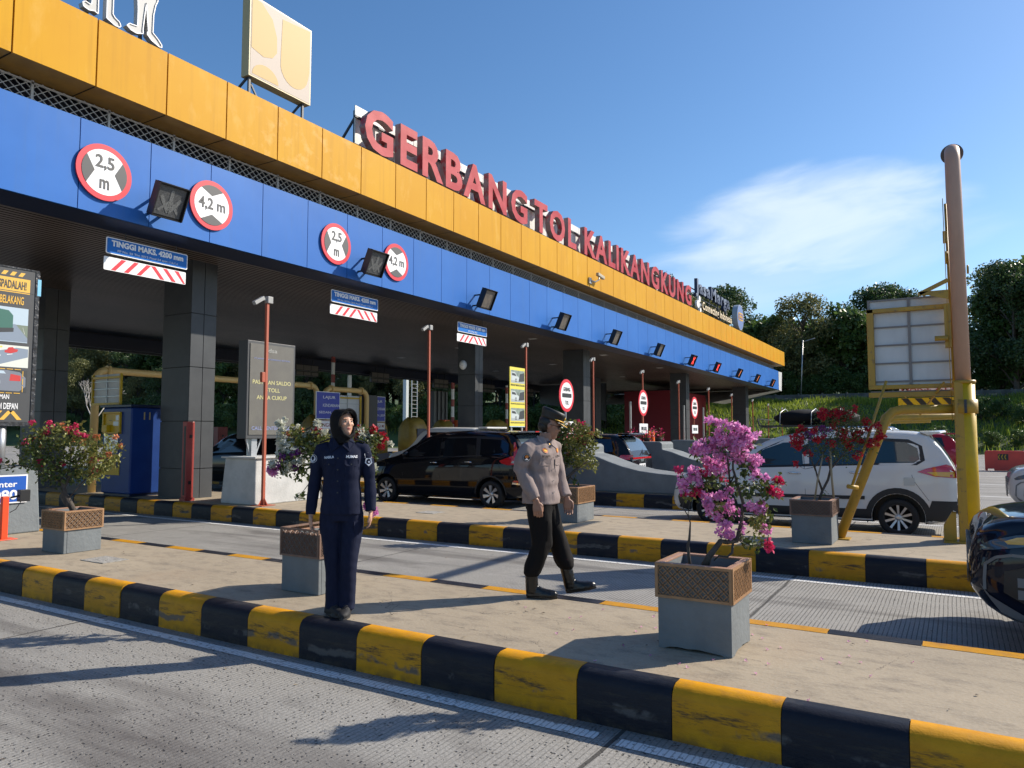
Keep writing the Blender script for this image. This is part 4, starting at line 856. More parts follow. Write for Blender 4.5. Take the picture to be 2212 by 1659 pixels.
# height portals at the rear of the islands (cream pipe goal frames)
def portal(X,ya,yb,z,lab,mt='pcream'):
    t=thing('height_portal',lab,'height portal',(X,ya,KH),0,'cream pipe portals under the canopy')
    b=MB(); r=.09; c=.25; P=[(X,ya,KH)]+[(X,ya,z-c)]+[(X,ya+c-c*math.cos(R(a)),z-c+c*math.sin(R(a))) for a in(22,45,68,90)]+[(X,yb-c+c*math.sin(R(a)),z-c+c*math.cos(R(a))) for a in(0,22,45,68,90)]+[(X,yb,KH)]
    b.tube(P,r,12); b.build('pipe_frame',mt,t)
    b=MB(); 
    for y in(ya+c+.05,yb-c-.05): b.tube([(X,y-.04,z),(X,y+.04,z)],.13,14)
    b.build('coupling',mt,t); return t
portal(-18,10.15,17.45,3.28,'nearest cream pipe portal spanning behind the blue kiosk and the column')
portal(-18,17.8,19.85,3.22,'second cream pipe portal just behind the blue LAJUR signs')
def folded_panel(X0,X1,Y0_,Y1_,z0,z1,lab,fm='pyel2',g=None):
    t=thing('folded_sign_panel',lab,'sign panel',((X0+X1)/2,(Y0_+Y1_)/2,z0),0,g)
    a=Vector((X0,Y0_,0)); c=Vector((X1,Y1_,0)); d=(c-a); n=Vector((d.y,-d.x,0)).normalized()
    b=MB(); P=lambda f,z,o=0:a+d*f+Vector((0,0,z))+n*o
    b.add([P(0,z0),P(1,z0),P(1,z1),P(0,z1)],[(0,1,2,3)]); b.build('sheet','offw',t)
    b=MB()
    for f in(0,1): b.bar(P(f,z0,.03),P(f,z1,.03),.05,.05,m=0)
    for z in(z0,z1-.08): b.bar(P(0,z,.03),P(1,z,.03),.05,.05)
    b.build('frame',fm,t)
    b=MB(); b.bar(P(.5,z0,.02),P(.5,z1,.02),.02,.02); 
    for k in(1,2,3): z=z0+(z1-z0)*k/4; b.bar(P(0,z,.02),P(1,z,.02),.02,.02)
    b.build('ribs','steel',t)
folded_panel(-17.7,-16.55,9.95,9.95,2.42,3.12,'small white ribbed panel in a yellow frame above the blue kiosk',g='folded panels')
folded_panel(-18.0,-17.9,18.25,19.4,1.9,3.02,'white ribbed panel in a yellow frame between the two LAJUR signs',g='folded panels')
bb=MB(); bb.box(-18.2,-18.05,19.55,20.5,1.9,3.1); o=bb.build('black_panel','black',bev=.01); tag(o,'plain black panel board standing left of the smaller LAJUR sign','panel')
# hung lane displays seen from behind
for k,(y0,lab) in enumerate([(25.65,'nearest, behind the display screen'),(31.2,'second, between the grey arm and the mast'),(37.0,'third, left of the second dark column'),(42.6,'fourth, right of the second dark column'),(48.2,'fifth, behind the crash banner'),(61,'sixth, beyond the fourth dark column')]):
    t=thing('lane_display','dark lane display hanging at the rear, '+lab,'lane display',(-28,y0,4.7),0,'lane displays hanging at the rear')
    b=MB(); z1=5.2+DZ(y0)*.5; w_=1.55
    b.box(-28.1,-27.96,y0,y0+w_,z1-.30,z1,0); b.box(-28.1,-27.96,y0+.02,y0+w_,z1-.56,z1-.34,0)
    b.build('housing','black',t)
    b=MB()
    for q in range(3): b.box(-27.96,-27.94,y0+.05+q*.5,y0+.5+q*.5,z1-.27,z1-.03); b.box(-27.96,-27.94,y0+.06+q*.5,y0+.5+q*.5,z1-.53,z1-.37)
    b.build('back_plates',mat('dusty_back_plate',(.2,.19,.165),.6),t)
    b=MB(); b.bar((-28,y0+.4,z1),(-28,y0+.4,5.7),.05,.05); b.bar((-28,y0+1.2,z1),(-28,y0+1.2,5.7),.05,.05); b.build('hanger','dsteel',t)
# lattice mast and corrugated cabin beyond
ms=thing('lattice_mast','pale slender mast with a caged ladder beyond the canopy','mast',(-40,49.2,0))
b=MB(); b.bar((-40,49.0,0),(-40,49.0,12),.34,.34); b.build('pole',mat('pale_green_white',(.5,.55,.54),.5),ms)
b=MB()
for s_ in(0,.75): b.bar((-40,49.8+s_,0),(-40,49.8+s_,12),.06,.06)
for k in range(34): b.bar((-40,49.8,k*.35),(-40,50.55,k*.35),.04,.04)
b.build('ladder','steel',ms)
cabn=thing('ribbed_cabin','dark ribbed metal cabin between the mast and the second dark column','cabin',(-24,31.5,0))
b=MB(); b.box(-24.3,-24,31.7,33.0,.3,4.0); b.build('wall','dgrey',cabn)
b=MB()
for k in range(4): b.box(-24,-23.94,31.72+k*.36,31.86+k*.36,.3,3.98)
b.build('rib',mat('grey_rib',(.16,.17,.175),.5),cabn)
# crash photo banner
cr=thing('crash_banner','tall yellow banner with three crash photographs, below the middle of the blue fascia','banner',(-13.5,22.8,KH))
X=-13.5; ya,yb=22.32,23.42; za,zb=1.98,4.10; fn=FX(X)
b=MB(); b.box(X-.03,X,ya,yb,za,zb); b.build('sheet',mat('banner_lemon',(.72,.62,.08),.5),cr)
grn=mat('print_grey_green',(.30,.38,.34),.5,col2=(.12,.16,.14),nscale=3); carp=mat('print_silver_car',(.50,.56,.56),.5); drk=mat('print_dark',(.03,.035,.04),.5); lt=mat('print_road',(.36,.40,.40),.5)
for k in range(3):
    z=za+.19+k*.68; h=.46
    b=MB(); b.prism([(ya+.06,z),(yb-.06,z),(yb-.06,z+h),(ya+.06,z+h)],fn,.001,.002,0); b.prism([(ya+.06,z),(yb-.06,z),(yb-.06,z+.14),(ya+.06,z+.14)],fn,.0022,.003,1)
    b.prism([(ya+.08,z+.1),(ya+.62,z+.07),(ya+.66,z+.2),(ya+.5,z+.26),(ya+.36,z+.38),(ya+.08,z+.40)],fn,.0035,.004,2); b.prism([(ya+.6,z+.05),(yb-.08,z+.09),(yb-.08,z+.40),(ya+.7,z+.34)],fn,.0045,.005,3)
    b.disc((ya+.42,z+.1),.065,fn,.006,14,3,.001); b.disc((ya+.42,z+.1),.035,fn,.0072,12,2,.001); b.disc((yb-.25,z+.12),.06,fn,.006,14,3,.001)
    b.prism([(ya+.14,z+.27),(ya+.46,z+.25),(ya+.36,z+.34),(ya+.14,z+.36)],fn,.0055,.006,3)
    b.build('crash_picture',[grn,lt,carp,drk],cr)
    b=MB(); wt=['NYETIR JANGAN NGANTUK','NGANTUK JANGAN NYETIR','HINDARI TABRAK BELAKANG'][k]; text(b,wt,(ya+yb)/2,z-.11,.98,.07,fn,.001,0,.01,align='C'); b.build('caption','dgrey',cr)
b=MB(); b.box(X-.02,X+.004,ya,yb,za-.03,za+.0); b.build('hem',mat('pale_blue_hem',(.35,.5,.65),.5),cr)
b=MB(); b.tube([(X-.06,ya+.2,KH),(X-.06,ya+.2,zb)],.03,8); b.tube([(X-.06,yb-.15,KH),(X-.06,yb-.15,zb)],.03,8); b.build('pole','white',cr)
# loudspeaker / camera dome on the second column
sp=MB(); sp.ell((-14.9,21.42,4.15),(.14,.12,.17),16,10); o=sp.build('dome_camera','white'); tag(o,'white dome camera on the upper face of the second dark column','security camera')

# ================================================================= YELLOW LANE PORTAL ON THE RIGHT
pt=thing('yellow_lane_portal','big yellow painted steel lane portal with a thick upright and a faded upper pipe','lane portal',(.15,11.5,KH))
X,Y=.13,11.55
b=MB(); b.box(X-.12,X-.015,Y-.127,Y+.127,KH,2.42); b.build('box_upright','pyel',pt,bev=.01)
b=MB(); b.tube([(X+.0,Y,KH),(X+.0,Y,2.42)],.125,24); b.build('round_upright','pyel2',pt)
b=MB(); b.tube([(X,Y,2.0),(X,Y,2.18)],.15,24); b.box(X-.01,X+.02,Y-.17,Y-.14,2.0,2.18,1); b.tube([(X,Y,2.40),(X,Y,2.44)],.137,24); b.build('collar',['pyel','dsteel'],pt)
b=MB(); P=[(X-.01,Y,2.42),(X-.03,Y,5.45)]+[(X-.03,Y+.2-.2*math.cos(R(a)),5.45+.2*math.sin(R(a))) for a in(20,45,70,90)]+[(X-.03,Y+5.3,5.65)]
b.tube(P,.093,24); b.build('upper_pipe','ppink',pt)
b=MB(); b.tube([(X-.03,Y+.28,5.65),(X-.03,Y+.31,5.65)],.14,28)
b.build('flange',mat('dark_rust_flange',(.12,.09,.07),.6),pt)
b=MB(); b.tube([(X-.115,Y+.09,2.4),(X-.135,Y+.09,4.9)],.017,8); b.tube([(X-.15,Y-.02,1.9),(X-.165,Y-.02,4.95)],.005,5); b.box(X-.18,X-.12,Y,Y+.1,4.35,4.5); b.tube([(X-.16,Y+.1,4.15),(X-.13,Y+.1,4.15)],.09,16); b.tube([(X+.085,Y+.06,3.95),(X+.11,Y+.06,3.95)],.06,16); b.box(X-.2,X-.12,Y-.0,Y+.15,2.9,3.5); b.build('cable_rail','pyel',pt)
b=MB(); b.bar((X-.14,Y,3.82),(X-.48,Y,3.66),.05,.05); b.bar((X-.14,Y,3.66),(X-.5,Y,3.66),.05,.05); b.add([(X-.45,Y-.03,3.65),(X-.14,Y-.03,3.55),(X-.14,Y-.03,3.66)],[(0,1,2)]); b.build('lamp_bracket','pyel',pt)
b=MB(); b.tube([(X-.16,Y-.05,3.02),(X-.32,Y-.05,3.02)],.035,10); b.build('side_stub','pyel',pt)
# leg and arm
b=MB(); b.tube([(-1.40,11.0,KH),(-.80,11.35,1.95),(-.72,11.42,2.03),(-.60,11.45,2.06),(X-.1,Y,2.06)],.064,18); b.build('side_leg','pyel',pt)
b=MB(); b.tube([(-1.22,10.93,1.0),(-.78,11.27,2.45)],.018,10); b.tube([(-1.26,10.88,1.02),(-1.15,10.98,1.0)],.03,10); b.build('stay_rod','pyel',pt)
b=MB(); b.box(-1.52,-1.26,10.88,11.12,KH,KH+.014); b.build('leg_plate','pyel',pt)
b=MB(); b.box(X-.3,X+.26,Y-.26,Y+.26,KH,KH+.016); b.add([(X-.30,Y-.1,KH),(X-.15,Y-.1,KH),(X-.15,Y-.1,.68),(X-.2,Y-.1,.68),(X-.30,Y-.1,.5),(X-.30,Y+.1,KH),(X-.15,Y+.1,KH),(X-.15,Y+.1,.68),(X-.2,Y+.1,.68),(X-.30,Y+.1,.5)],[(0,1,2,3,4),(9,8,7,6,5),(0,4,9,5),(3,4,9,8)]); b.build('base_plate','pyel',pt)
# white ribbed panel folded beside the post
pn=thing('portal_sign_panel','large white ribbed sign panel in a yellow frame, seen from behind beside the tall pipe','sign panel',(-.5,11.75,2.4))
Yp=11.78; xa,xb=-1.02,.02
b=MB(); b.box(xa,xb,Yp,Yp+.02,2.42,3.66); b.build('sheet','offw',pn)
b=MB(); b.box(xa-.02,xa+.07,Yp-.08,Yp,2.40,3.52); b.box(xa-.02,xb,Yp-.08,Yp,3.46,3.52); b.box(xa-.02,xb,Yp-.08,Yp,2.36,2.42); b.box(xa-.02,xb+.02,Yp-.09,Yp-.02,2.245,2.315);b.build('yellow_frame','pyel',pn,bev=.008)
b=MB()
for z in(3.635,3.24,2.98,2.72,2.46): b.box(xa,xb,Yp-.025,Yp,z,z+.022)
b.box((xa+xb)/2-.02,(xa+xb)/2+.015,Yp-.03,Yp,2.42,3.66); b.box(xa-.01,xa+.02,Yp-.03,Yp,3.5,3.66); b.box(xa,xb,Yp-.03,Yp-.01,2.31,2.335); b.build('ribs',mat('rusty_grey_rib',(.20,.18,.17),.5),pn)
hb=thing('portal_height_bar','striped height bar with a red-lettered MAKS. 2,1 m plate under the white panel','height bar',(-.4,12.6,2.1))
b=MB(); b.box(-.70,.12,12.6,12.64,2.33,2.50); b.build('plate',mat('pinkish_white_plate',(.62,.5,.5),.5),hb)
b=MB(); text(b,'MAKS. 2,1 m',-.29,2.355,.76,.10,FY(12.597),0,0,.015,align='C'); b.build('lettering','redbox',hb)
b=MB(); b.box(-.72,.12,12.6,12.66,2.155,2.265,0)
for k in range(4): u=-.68+k*.18; b.prism([(u,2.26),(u+.09,2.26),(u+.17,2.16),(u+.08,2.16)],FY(12.6),.001,.004,1)
b.build('striped_bar',['pyel2','black'],hb)
b=MB(); b.bar((-.1,11.5,2.42),(-.42,12.1,2.0),.02,.02); b.build('tie','pyel',hb)
for xx in(-.62,.05): b=MB(); b.tube([(xx,12.6,2.26),(xx,12.6,2.34)],.01,6); b.build('tie','pyel',hb)
# second and third portals farther away (same make), legs with arms
for k,(dx,dy) in enumerate([(-.55,5.9),(-1.2,11.5)]):
    t=thing('yellow_lane_portal','smaller yellow lane portal farther back, '+['first behind the white car','second behind the white car'][k],'lane portal',(0+dx,11.5+dy,KH),0,'yellow portals behind the white car')
    b=MB(); x=.5+dx; y=Y+dy; b.tube([(x-1.75,y-.5,KH),(x-1.15,y-.1,1.96),(x-1.05,y,2.05),(x+.15,y,2.08)],.068,14); b.build('side_leg','pyel',t)
# barriers (water filled) far right
BLK=[(1.15+i*1.62) for i in range(8)]
for i,x in enumerate(BLK):
    t=thing('water_barrier','red plastic water-filled barrier in the row at the far right, '+('left end' if i==0 else 'one of the row'),'road barrier',(x,40.5,0),0,'red water barriers in a row at the far right')
    if i==0: 
        prot=t; b=MB(); P=[(0,.02),(.1,.02),(.1,.10),(.35,.10),(.35,.02),(1.2,.02),(1.2,.10),(1.45,.10),(1.45,.02),(1.56,.02),(1.56,.85),(1.5,.92),(.06,.92),(0,.85)]
        b.prism(P,lambda u,v,d:(u,d,v),-.18,.18); b.build('shell',mat('red_plastic',(.62,.05,.03),.4,col2=(.5,.04,.03),nscale=2),t,world=False,bev=.02)
        b=MB(); b.box(.5,.9,-.19,-.181,.5,.78); b.build('reflector','black',t,world=False)
        b=MB(); 
        for q in(0,1,2): b.bar((.57+q*.12,-.195,.75),(.52+q*.12,-.195,.64),.03,.005,up=(0,1,0)); b.bar((.52+q*.12,-.195,.64),(.57+q*.12,-.195,.53),.03,.005,up=(0,1,0))
        b.build('chevron','pyel2',t,world=False)
    else:
        t2=t
        for ch in prot.children: c=ch.copy(); COL.objects.link(c); c.parent=t2

# ================================================================= PLANTERS AND BOUGAINVILLEAS
# tables: offset across, height, size (metres), colour
T_A_f=[(0.062,1.822,0.034,'p'),(0.116,1.778,0.041,'p'),(0.184,1.784,0.027,'p'),(0.225,1.764,0.055,'p'),(0.279,1.744,0.048,'p'),(0.216,1.682,0.075,'p'),(0.298,1.675,0.075,'p'),(0.359,1.682,0.048,'p'),(0.408,1.72,0.019,'p'),(0.121,1.696,0.055,'p'),(0.052,1.669,0.048,'p'),(-0.03,1.648,0.048,'p'),(0.065,1.601,0.061,'p'),(0.16,1.587,0.054,'p'),(0.255,1.587,0.048,'p'),(0.323,1.567,0.041,'p'),(0.408,1.567,0.034,'p'),(0.05,1.547,0.027,'p'),(0.104,1.506,0.061,'p'),(0.158,1.479,0.034,'p'),(-0.033,1.465,0.041,'p'),(0.028,1.472,0.031,'m'),(0.376,1.506,0.041,'p'),(0.354,1.459,0.041,'p'),(0.422,1.432,0.027,'p'),(-0.102,1.411,0.041,'p'),(-0.041,1.378,0.054,'p'),(-0.13,1.351,0.034,'p'),(-0.124,1.324,0.02,'m'),(-0.028,1.337,0.034,'m'),(0.538,1.438,0.041,'m'),(0.454,1.344,0.041,'m'),(0.494,1.327,0.031,'m'),(-0.172,1.482,0.017,'m'),(-0.148,1.486,0.014,'m'),(0.17,1.401,0.02,'m'),(0.045,1.276,0.047,'p'),(0.072,1.229,0.047,'p'),(0.14,1.283,0.041,'p'),(0.215,1.303,0.041,'p'),(0.207,1.216,0.047,'p'),(0.233,1.189,0.034,'p'),(0.357,1.25,0.047,'p'),(0.39,1.223,0.027,'p'),(0.302,1.223,0.027,'p'),(0.111,1.169,0.034,'p'),(0.272,1.109,0.02,'p'),(0.17,1.068,0.051,'p'),(0.136,1.055,0.027,'p'),(0.272,1.068,0.019,'p'),(0.428,1.095,0.035,'p'),(0.466,0.982,0.028,'m'),(0.458,0.945,0.026,'m')]
T_A_l=[(0.095,1.744,0.02,'l'),(0.294,1.492,0.054,'l'),(0.102,1.425,0.054,'l'),(0.387,1.378,0.054,'l'),(0.292,1.384,0.041,'l'),(0.426,1.337,0.041,'l'),(-0.11,1.303,0.024,'y'),(-0.077,1.283,0.02,'y'),(0.382,1.169,0.061,'y'),(0.437,1.203,0.034,'l'),(0.353,1.089,0.034,'y'),(0.178,1.122,0.034,'l'),(0.284,1.008,0.041,'l'),(0.344,0.968,0.041,'l'),(0.411,0.955,0.034,'l'),(0.047,1.371,0.048,'l'),(0.509,1.391,0.017,'y'),(-0.004,1.587,0.034,'l'),(0.12,1.642,0.041,'l'),(0.392,1.022,0.027,'y'),(0.354,1.142,0.041,'y'),(0.224,1.371,0.041,'l'),(0.112,1.236,0.041,'y'),(0.317,1.317,0.034,'l')]
T_A_t=[[(0.01,0.822,0.028),(0.038,0.888,0.024),(0.073,0.935,0.02),(0.121,0.995,0.02),(0.169,0.988,0.016),(0.236,0.995,0.015),(0.248,1.048,0.014),(0.269,1.129,0.012),(0.282,1.256,0.012),(0.251,1.378,0.01),(0.219,1.492,0.008),(0.214,1.587,0.005),(0.244,1.696,0.003)],[(0.209,0.995,0.009),(0.201,0.915,0.009),(0.167,0.888,0.007),(0.106,0.895,0.005),(0.072,0.862,0.005)],[(0.26,1.337,0.008),(0.231,1.405,0.007),(0.183,1.364,0.006),(0.161,1.324,0.003)],[(0.232,1.452,0.007),(0.203,1.384,0.008),(0.186,1.533,0.007),(0.161,1.628,0.003)],[(0.225,1.425,0.005),(0.116,1.425,0.003),(0.02,1.384,0.003),(-0.055,1.371,0.002)],[(0.264,1.357,0.005),(0.353,1.384,0.003),(0.455,1.384,0.003),(0.517,1.411,0.002)],[(0.278,1.223,0.005),(0.35,1.236,0.003)],[(0.243,1.008,0.005),(0.324,0.968,0.003),(0.445,0.955,0.002)],[(0.274,1.169,0.004),(0.179,1.189,0.003),(0.072,1.236,0.002)],[(0.217,1.533,0.005),(0.297,1.614,0.003),(0.379,1.669,0.002)],[(0.217,1.56,0.005),(0.119,1.614,0.003),(-0.003,1.642,0.002)],[(-0.091,0.822,0.01),(-0.1,0.888,0.011),(-0.107,0.968,0.01),(-0.098,1.008,0.009),(-0.089,1.122,0.005),(-0.099,1.162,0.005)]]
T_B_f=[(0.12,2.02,0.073,'r'),(0.389,2.057,0.098,'r'),(0.485,1.996,0.073,'r'),(0.24,1.959,0.073,'r'),(-0.13,1.813,0.073,'r'),(-0.183,1.667,0.093,'r'),(-0.258,1.57,0.078,'r'),(-0.24,1.315,0.044,'r'),(-0.059,1.74,0.073,'u'),(0.062,1.715,0.097,'r'),(0.137,1.788,0.073,'u'),(0.286,1.861,0.061,'r'),(0.404,1.715,0.097,'r'),(0.474,1.618,0.093,'r'),(0.619,1.594,0.11,'r'),(0.672,1.74,0.073,'r'),(0.773,1.837,0.068,'r'),(0.894,1.813,0.068,'r'),(0.891,1.715,0.078,'r'),(0.813,1.582,0.068,'r'),(0.615,1.448,0.058,'r'),(0.23,1.606,0.061,'r'),(-0.017,1.473,0.054,'r'),(0.224,1.388,0.029,'r'),(0.56,2.057,0.049,'r'),(0.361,1.922,0.073,'r'),(0.714,1.886,0.049,'r'),(0.068,1.935,0.049,'r')]
T_B_l=[(0.165,1.886,0.171,'l'),(0.409,1.886,0.195,'l'),(0.353,1.642,0.219,'l'),(0.601,1.788,0.195,'l'),(0.058,1.57,0.146,'l'),(0.716,1.594,0.146,'l'),(0.469,1.473,0.146,'l'),(-0.084,1.715,0.122,'l'),(0.275,1.473,0.146,'l'),(0.532,1.935,0.146,'l'),(0.162,0.917,0.039,'y')]
T_B_t=[[(0.062,0.809,0.019),(0.114,0.965,0.017),(0.203,1.11,0.017),(0.244,1.255,0.015),(0.396,1.448,0.012),(0.57,1.594,0.007),(0.721,1.74,0.005)],[(0.114,0.965,0.015),(0.059,1.158,0.012),(0.05,1.279,0.01),(0.178,1.497,0.007),(0.162,1.788,0.005)],[(0.243,1.206,0.012),(0.223,1.376,0.01),(0.327,1.594,0.007),(0.385,1.91,0.005)],[(0.049,1.231,0.01),(-0.064,1.545,0.005),(-0.158,1.691,0.005)],[(0.371,1.424,0.007),(0.542,1.473,0.005),(0.64,1.473,0.002)]]
T_B_b=[[(-0.006,0.809,0.012),(0.046,1.11,0.012),(0.128,1.448,0.01)],[(0.26,0.809,0.015),(0.236,1.158,0.015),(0.229,1.594,0.012)]]
T_C_f=[(-0.39,1.827,0.057,'w'),(-0.424,1.756,0.051,'w'),(-0.38,1.67,0.045,'w'),(-0.351,1.628,0.036,'w'),(-0.269,1.784,0.026,'w'),(-0.225,1.727,0.037,'w'),(-0.168,1.727,0.037,'w'),(-0.07,1.834,0.031,'w'),(-0.042,1.819,0.021,'w'),(-0.069,1.763,0.031,'r'),(-0.04,1.741,0.028,'r'),(-0.346,1.741,0.018,'o'),(-0.225,1.756,0.014,'o'),(-0.04,1.727,0.017,'o'),(-0.264,1.529,0.05,'u'),(-0.348,1.512,0.043,'u'),(-0.431,1.395,0.06,'p'),(-0.473,1.388,0.043,'p'),(-0.261,1.399,0.037,'u'),(-0.321,1.557,0.037,'w'),(-0.305,1.458,0.06,'w'),(-0.406,1.543,0.034,'w'),(-0.374,1.374,0.037,'w'),(-0.22,1.472,0.04,'w'),(-0.375,1.451,0.04,'u'),(-0.453,1.444,0.043,'w'),(-0.111,1.741,0.043,'w'),(0.25,1.798,0.026,'r'),(0.301,1.77,0.046,'r'),(0.216,1.741,0.034,'r'),(0.245,1.692,0.034,'r'),(0.443,1.77,0.034,'r'),(0.536,1.727,0.026,'r'),(0.529,1.685,0.028,'r'),(0.53,1.607,0.026,'r'),(0.579,1.67,0.011,'r'),(0.344,1.727,0.051,'w'),(0.387,1.678,0.048,'w'),(0.423,1.614,0.037,'w'),(0.601,1.625,0.021,'w'),(0.444,1.699,0.028,'w'),(0.403,1.557,0.043,'w'),(0.461,1.423,0.034,'w'),(0.455,1.353,0.034,'w'),(0.449,1.275,0.034,'w'),(0.471,1.219,0.017,'m'),(0.45,1.17,0.037,'w'),(0.458,1.114,0.025,'w'),(0.46,1.505,0.017,'o'),(0.45,1.177,0.017,'o'),(0.43,1.079,0.024,'u'),(0.453,0.995,0.045,'p'),(0.424,1.037,0.028,'p'),(-0.228,1.142,0.02,'w'),(0.372,1.756,0.017,'o'),(0.002,1.741,0.043,'w'),(0.159,1.756,0.043,'r')]
T_C_l=[(-0.224,1.67,0.085,'y'),(-0.153,1.699,0.078,'l'),(-0.039,1.67,0.085,'y'),(0.387,1.699,0.085,'l'),(0.331,1.6,0.071,'y'),(0.432,1.529,0.064,'l'),(0.444,1.656,0.064,'y'),(-0.306,1.501,0.085,'l'),(-0.218,1.374,0.071,'l'),(0.455,1.374,0.043,'l'),(0.456,1.247,0.042,'y'),(-0.214,1.149,0.028,'l'),(-0.137,1.571,0.085,'l'),(0.333,1.501,0.057,'l'),(-0.12,1.458,0.071,'l'),(0.451,1.149,0.04,'l'),(-0.282,1.741,0.057,'y'),(0.5,1.699,0.043,'l')]
T_C_t=[[(0.019,0.758,0.014),(0.03,0.967,0.013),(-0.002,1.177,0.011),(-0.062,1.374,0.009),(-0.151,1.571,0.006),(-0.254,1.741,0.004)],[(0.03,0.967,0.011),(0.138,1.247,0.01),(0.276,1.529,0.007),(0.387,1.699,0.004)],[(-0.002,1.177,0.007),(-0.176,1.374,0.006),(-0.374,1.402,0.003)],[(0.276,1.501,0.006),(0.432,1.501,0.004),(0.463,1.261,0.003),(0.452,1.023,0.003)],[(-0.062,1.374,0.006),(-0.2,1.177,0.003),(-0.242,1.142,0.001)]]
T_D_f=[(-0.217,1.666,0.032,'m'),(-0.228,1.56,0.036,'m'),(-0.116,1.538,0.027,'m'),(0.268,1.762,0.036,'o'),(-0.038,1.376,0.027,'o'),(-0.182,1.92,0.041,'o'),(-0.272,1.92,0.027,'o'),(0.111,1.904,0.036,'m'),(0.179,1.886,0.032,'m'),(0.199,1.571,0.023,'m'),(-0.069,1.863,0.027,'o'),(0.335,1.728,0.023,'o')]
T_D_l=[(-0.182,1.863,0.113,'y'),(-0.273,1.773,0.101,'y'),(-0.07,1.818,0.113,'l'),(0.11,1.773,0.135,'y'),(0.245,1.684,0.113,'y'),(0.425,1.728,0.063,'y'),(-0.206,1.594,0.135,'l'),(-0.026,1.616,0.158,'y'),(0.154,1.549,0.135,'y'),(0.311,1.459,0.079,'y'),(-0.296,1.504,0.101,'l'),(-0.116,1.459,0.112,'l'),(0.063,1.37,0.135,'y'),(0.242,1.302,0.112,'y'),(0.332,1.213,0.079,'y'),(-0.23,1.28,0.09,'l'),(-0.072,1.258,0.09,'l'),(0.107,1.213,0.09,'y'),(0.038,0.945,0.049,'l'),(-0.318,1.616,0.068,'y'),(0.334,1.571,0.056,'y')]
T_D_t=[[(-0.12,0.789,0.045),(-0.13,0.901,0.04),(-0.231,0.99,0.031),(-0.275,1.146,0.027),(-0.23,1.302,0.018),(-0.161,1.549,0.011)],[(-0.13,0.901,0.031),(-0.051,1.034,0.027),(0.107,1.168,0.018),(0.242,1.258,0.011)],[(-0.186,0.967,0.025),(-0.118,1.146,0.02),(-0.027,1.37,0.013),(0.109,1.594,0.009)],[(-0.264,1.101,0.018),(-0.297,1.325,0.013),(-0.251,1.616,0.007)],[(-0.051,1.034,0.013),(0.038,0.945,0.007)]]
T_E_f=[(-0.533,1.858,0.029,'m'),(-0.381,1.845,0.027,'m'),(-0.324,1.809,0.019,'m'),(-0.365,1.736,0.034,'m'),(-0.354,1.777,0.024,'m'),(-0.14,1.792,0.024,'o'),(-0.103,1.76,0.034,'m'),(-0.043,1.792,0.022,'m'),(0.065,1.833,0.029,'m'),(0.044,1.748,0.024,'m'),(0.175,1.712,0.034,'m'),(0.106,1.712,0.019,'m'),(0.302,1.7,0.027,'o'),(0.448,1.687,0.024,'o'),(0.127,1.627,0.032,'o'),(-0.416,1.68,0.029,'o'),(-0.525,1.67,0.032,'m'),(-0.657,1.615,0.029,'m'),(-0.898,1.409,0.029,'m'),(-0.362,1.384,0.036,'m'),(0.227,1.409,0.034,'m'),(0.293,1.276,0.034,'m'),(0.197,1.252,0.019,'m'),(-0.16,1.372,0.024,'m'),(0.444,1.469,0.032,'o'),(0.525,1.578,0.022,'o'),(-0.025,1.651,0.019,'o'),(0.119,1.384,0.022,'o'),(0.349,1.409,0.019,'o'),(-0.326,1.566,0.019,'o'),(-0.24,1.845,0.017,'o')]
T_E_l=[(-0.382,1.748,0.11,'y'),(-0.213,1.772,0.097,'y'),(-0.041,1.748,0.11,'y'),(-0.501,1.675,0.097,'l'),(-0.327,1.602,0.134,'l'),(-0.134,1.627,0.146,'y'),(0.059,1.675,0.122,'y'),(0.206,1.651,0.097,'y'),(-0.617,1.554,0.097,'l'),(-0.468,1.481,0.122,'l'),(-0.296,1.433,0.146,'l'),(-0.102,1.433,0.146,'l'),(0.091,1.481,0.134,'y'),(0.259,1.53,0.122,'y'),(0.378,1.602,0.097,'y'),(0.502,1.554,0.061,'y'),(0.435,1.384,0.097,'y'),(0.531,1.409,0.049,'y'),(-0.778,1.336,0.061,'l'),(-0.657,1.36,0.085,'l'),(-0.413,1.336,0.097,'l'),(-0.217,1.288,0.146,'l'),(0.0,1.312,0.146,'l'),(0.17,1.312,0.121,'y'),(0.318,1.264,0.097,'y'),(0.389,1.312,0.073,'y'),(-0.359,1.191,0.073,'l'),(-0.188,1.167,0.097,'l'),(0.005,1.191,0.097,'l'),(0.151,1.191,0.085,'y'),(-0.873,1.288,0.044,'l')]
T_E_t=[[(0.023,0.747,0.039),(-0.018,0.854,0.036),(-0.07,0.951,0.034),(-0.097,1.023,0.029),(-0.113,1.119,0.024),(-0.168,1.264,0.017),(-0.272,1.433,0.01),(-0.401,1.627,0.007)],[(0.008,0.806,0.029),(-0.08,0.89,0.029),(-0.119,0.951,0.024),(-0.11,1.047,0.019),(-0.077,1.119,0.022),(-0.024,1.312,0.015),(0.089,1.53,0.01)],[(-0.088,1.095,0.017),(-0.362,1.264,0.01),(-0.681,1.336,0.007),(-0.897,1.288,0.005)],[(-0.022,0.951,0.01),(0.047,1.047,0.007),(0.151,1.191,0.007),(0.433,1.433,0.005)],[(-0.079,1.167,0.012),(-0.075,1.384,0.01),(-0.063,1.675,0.005)]]
AX=Vector((.857,.515,0)); AD=Vector((-.515,.857,0))
def rvec(): 
    v=Vector(rng.normal(0,1,3)); return v.normalized()
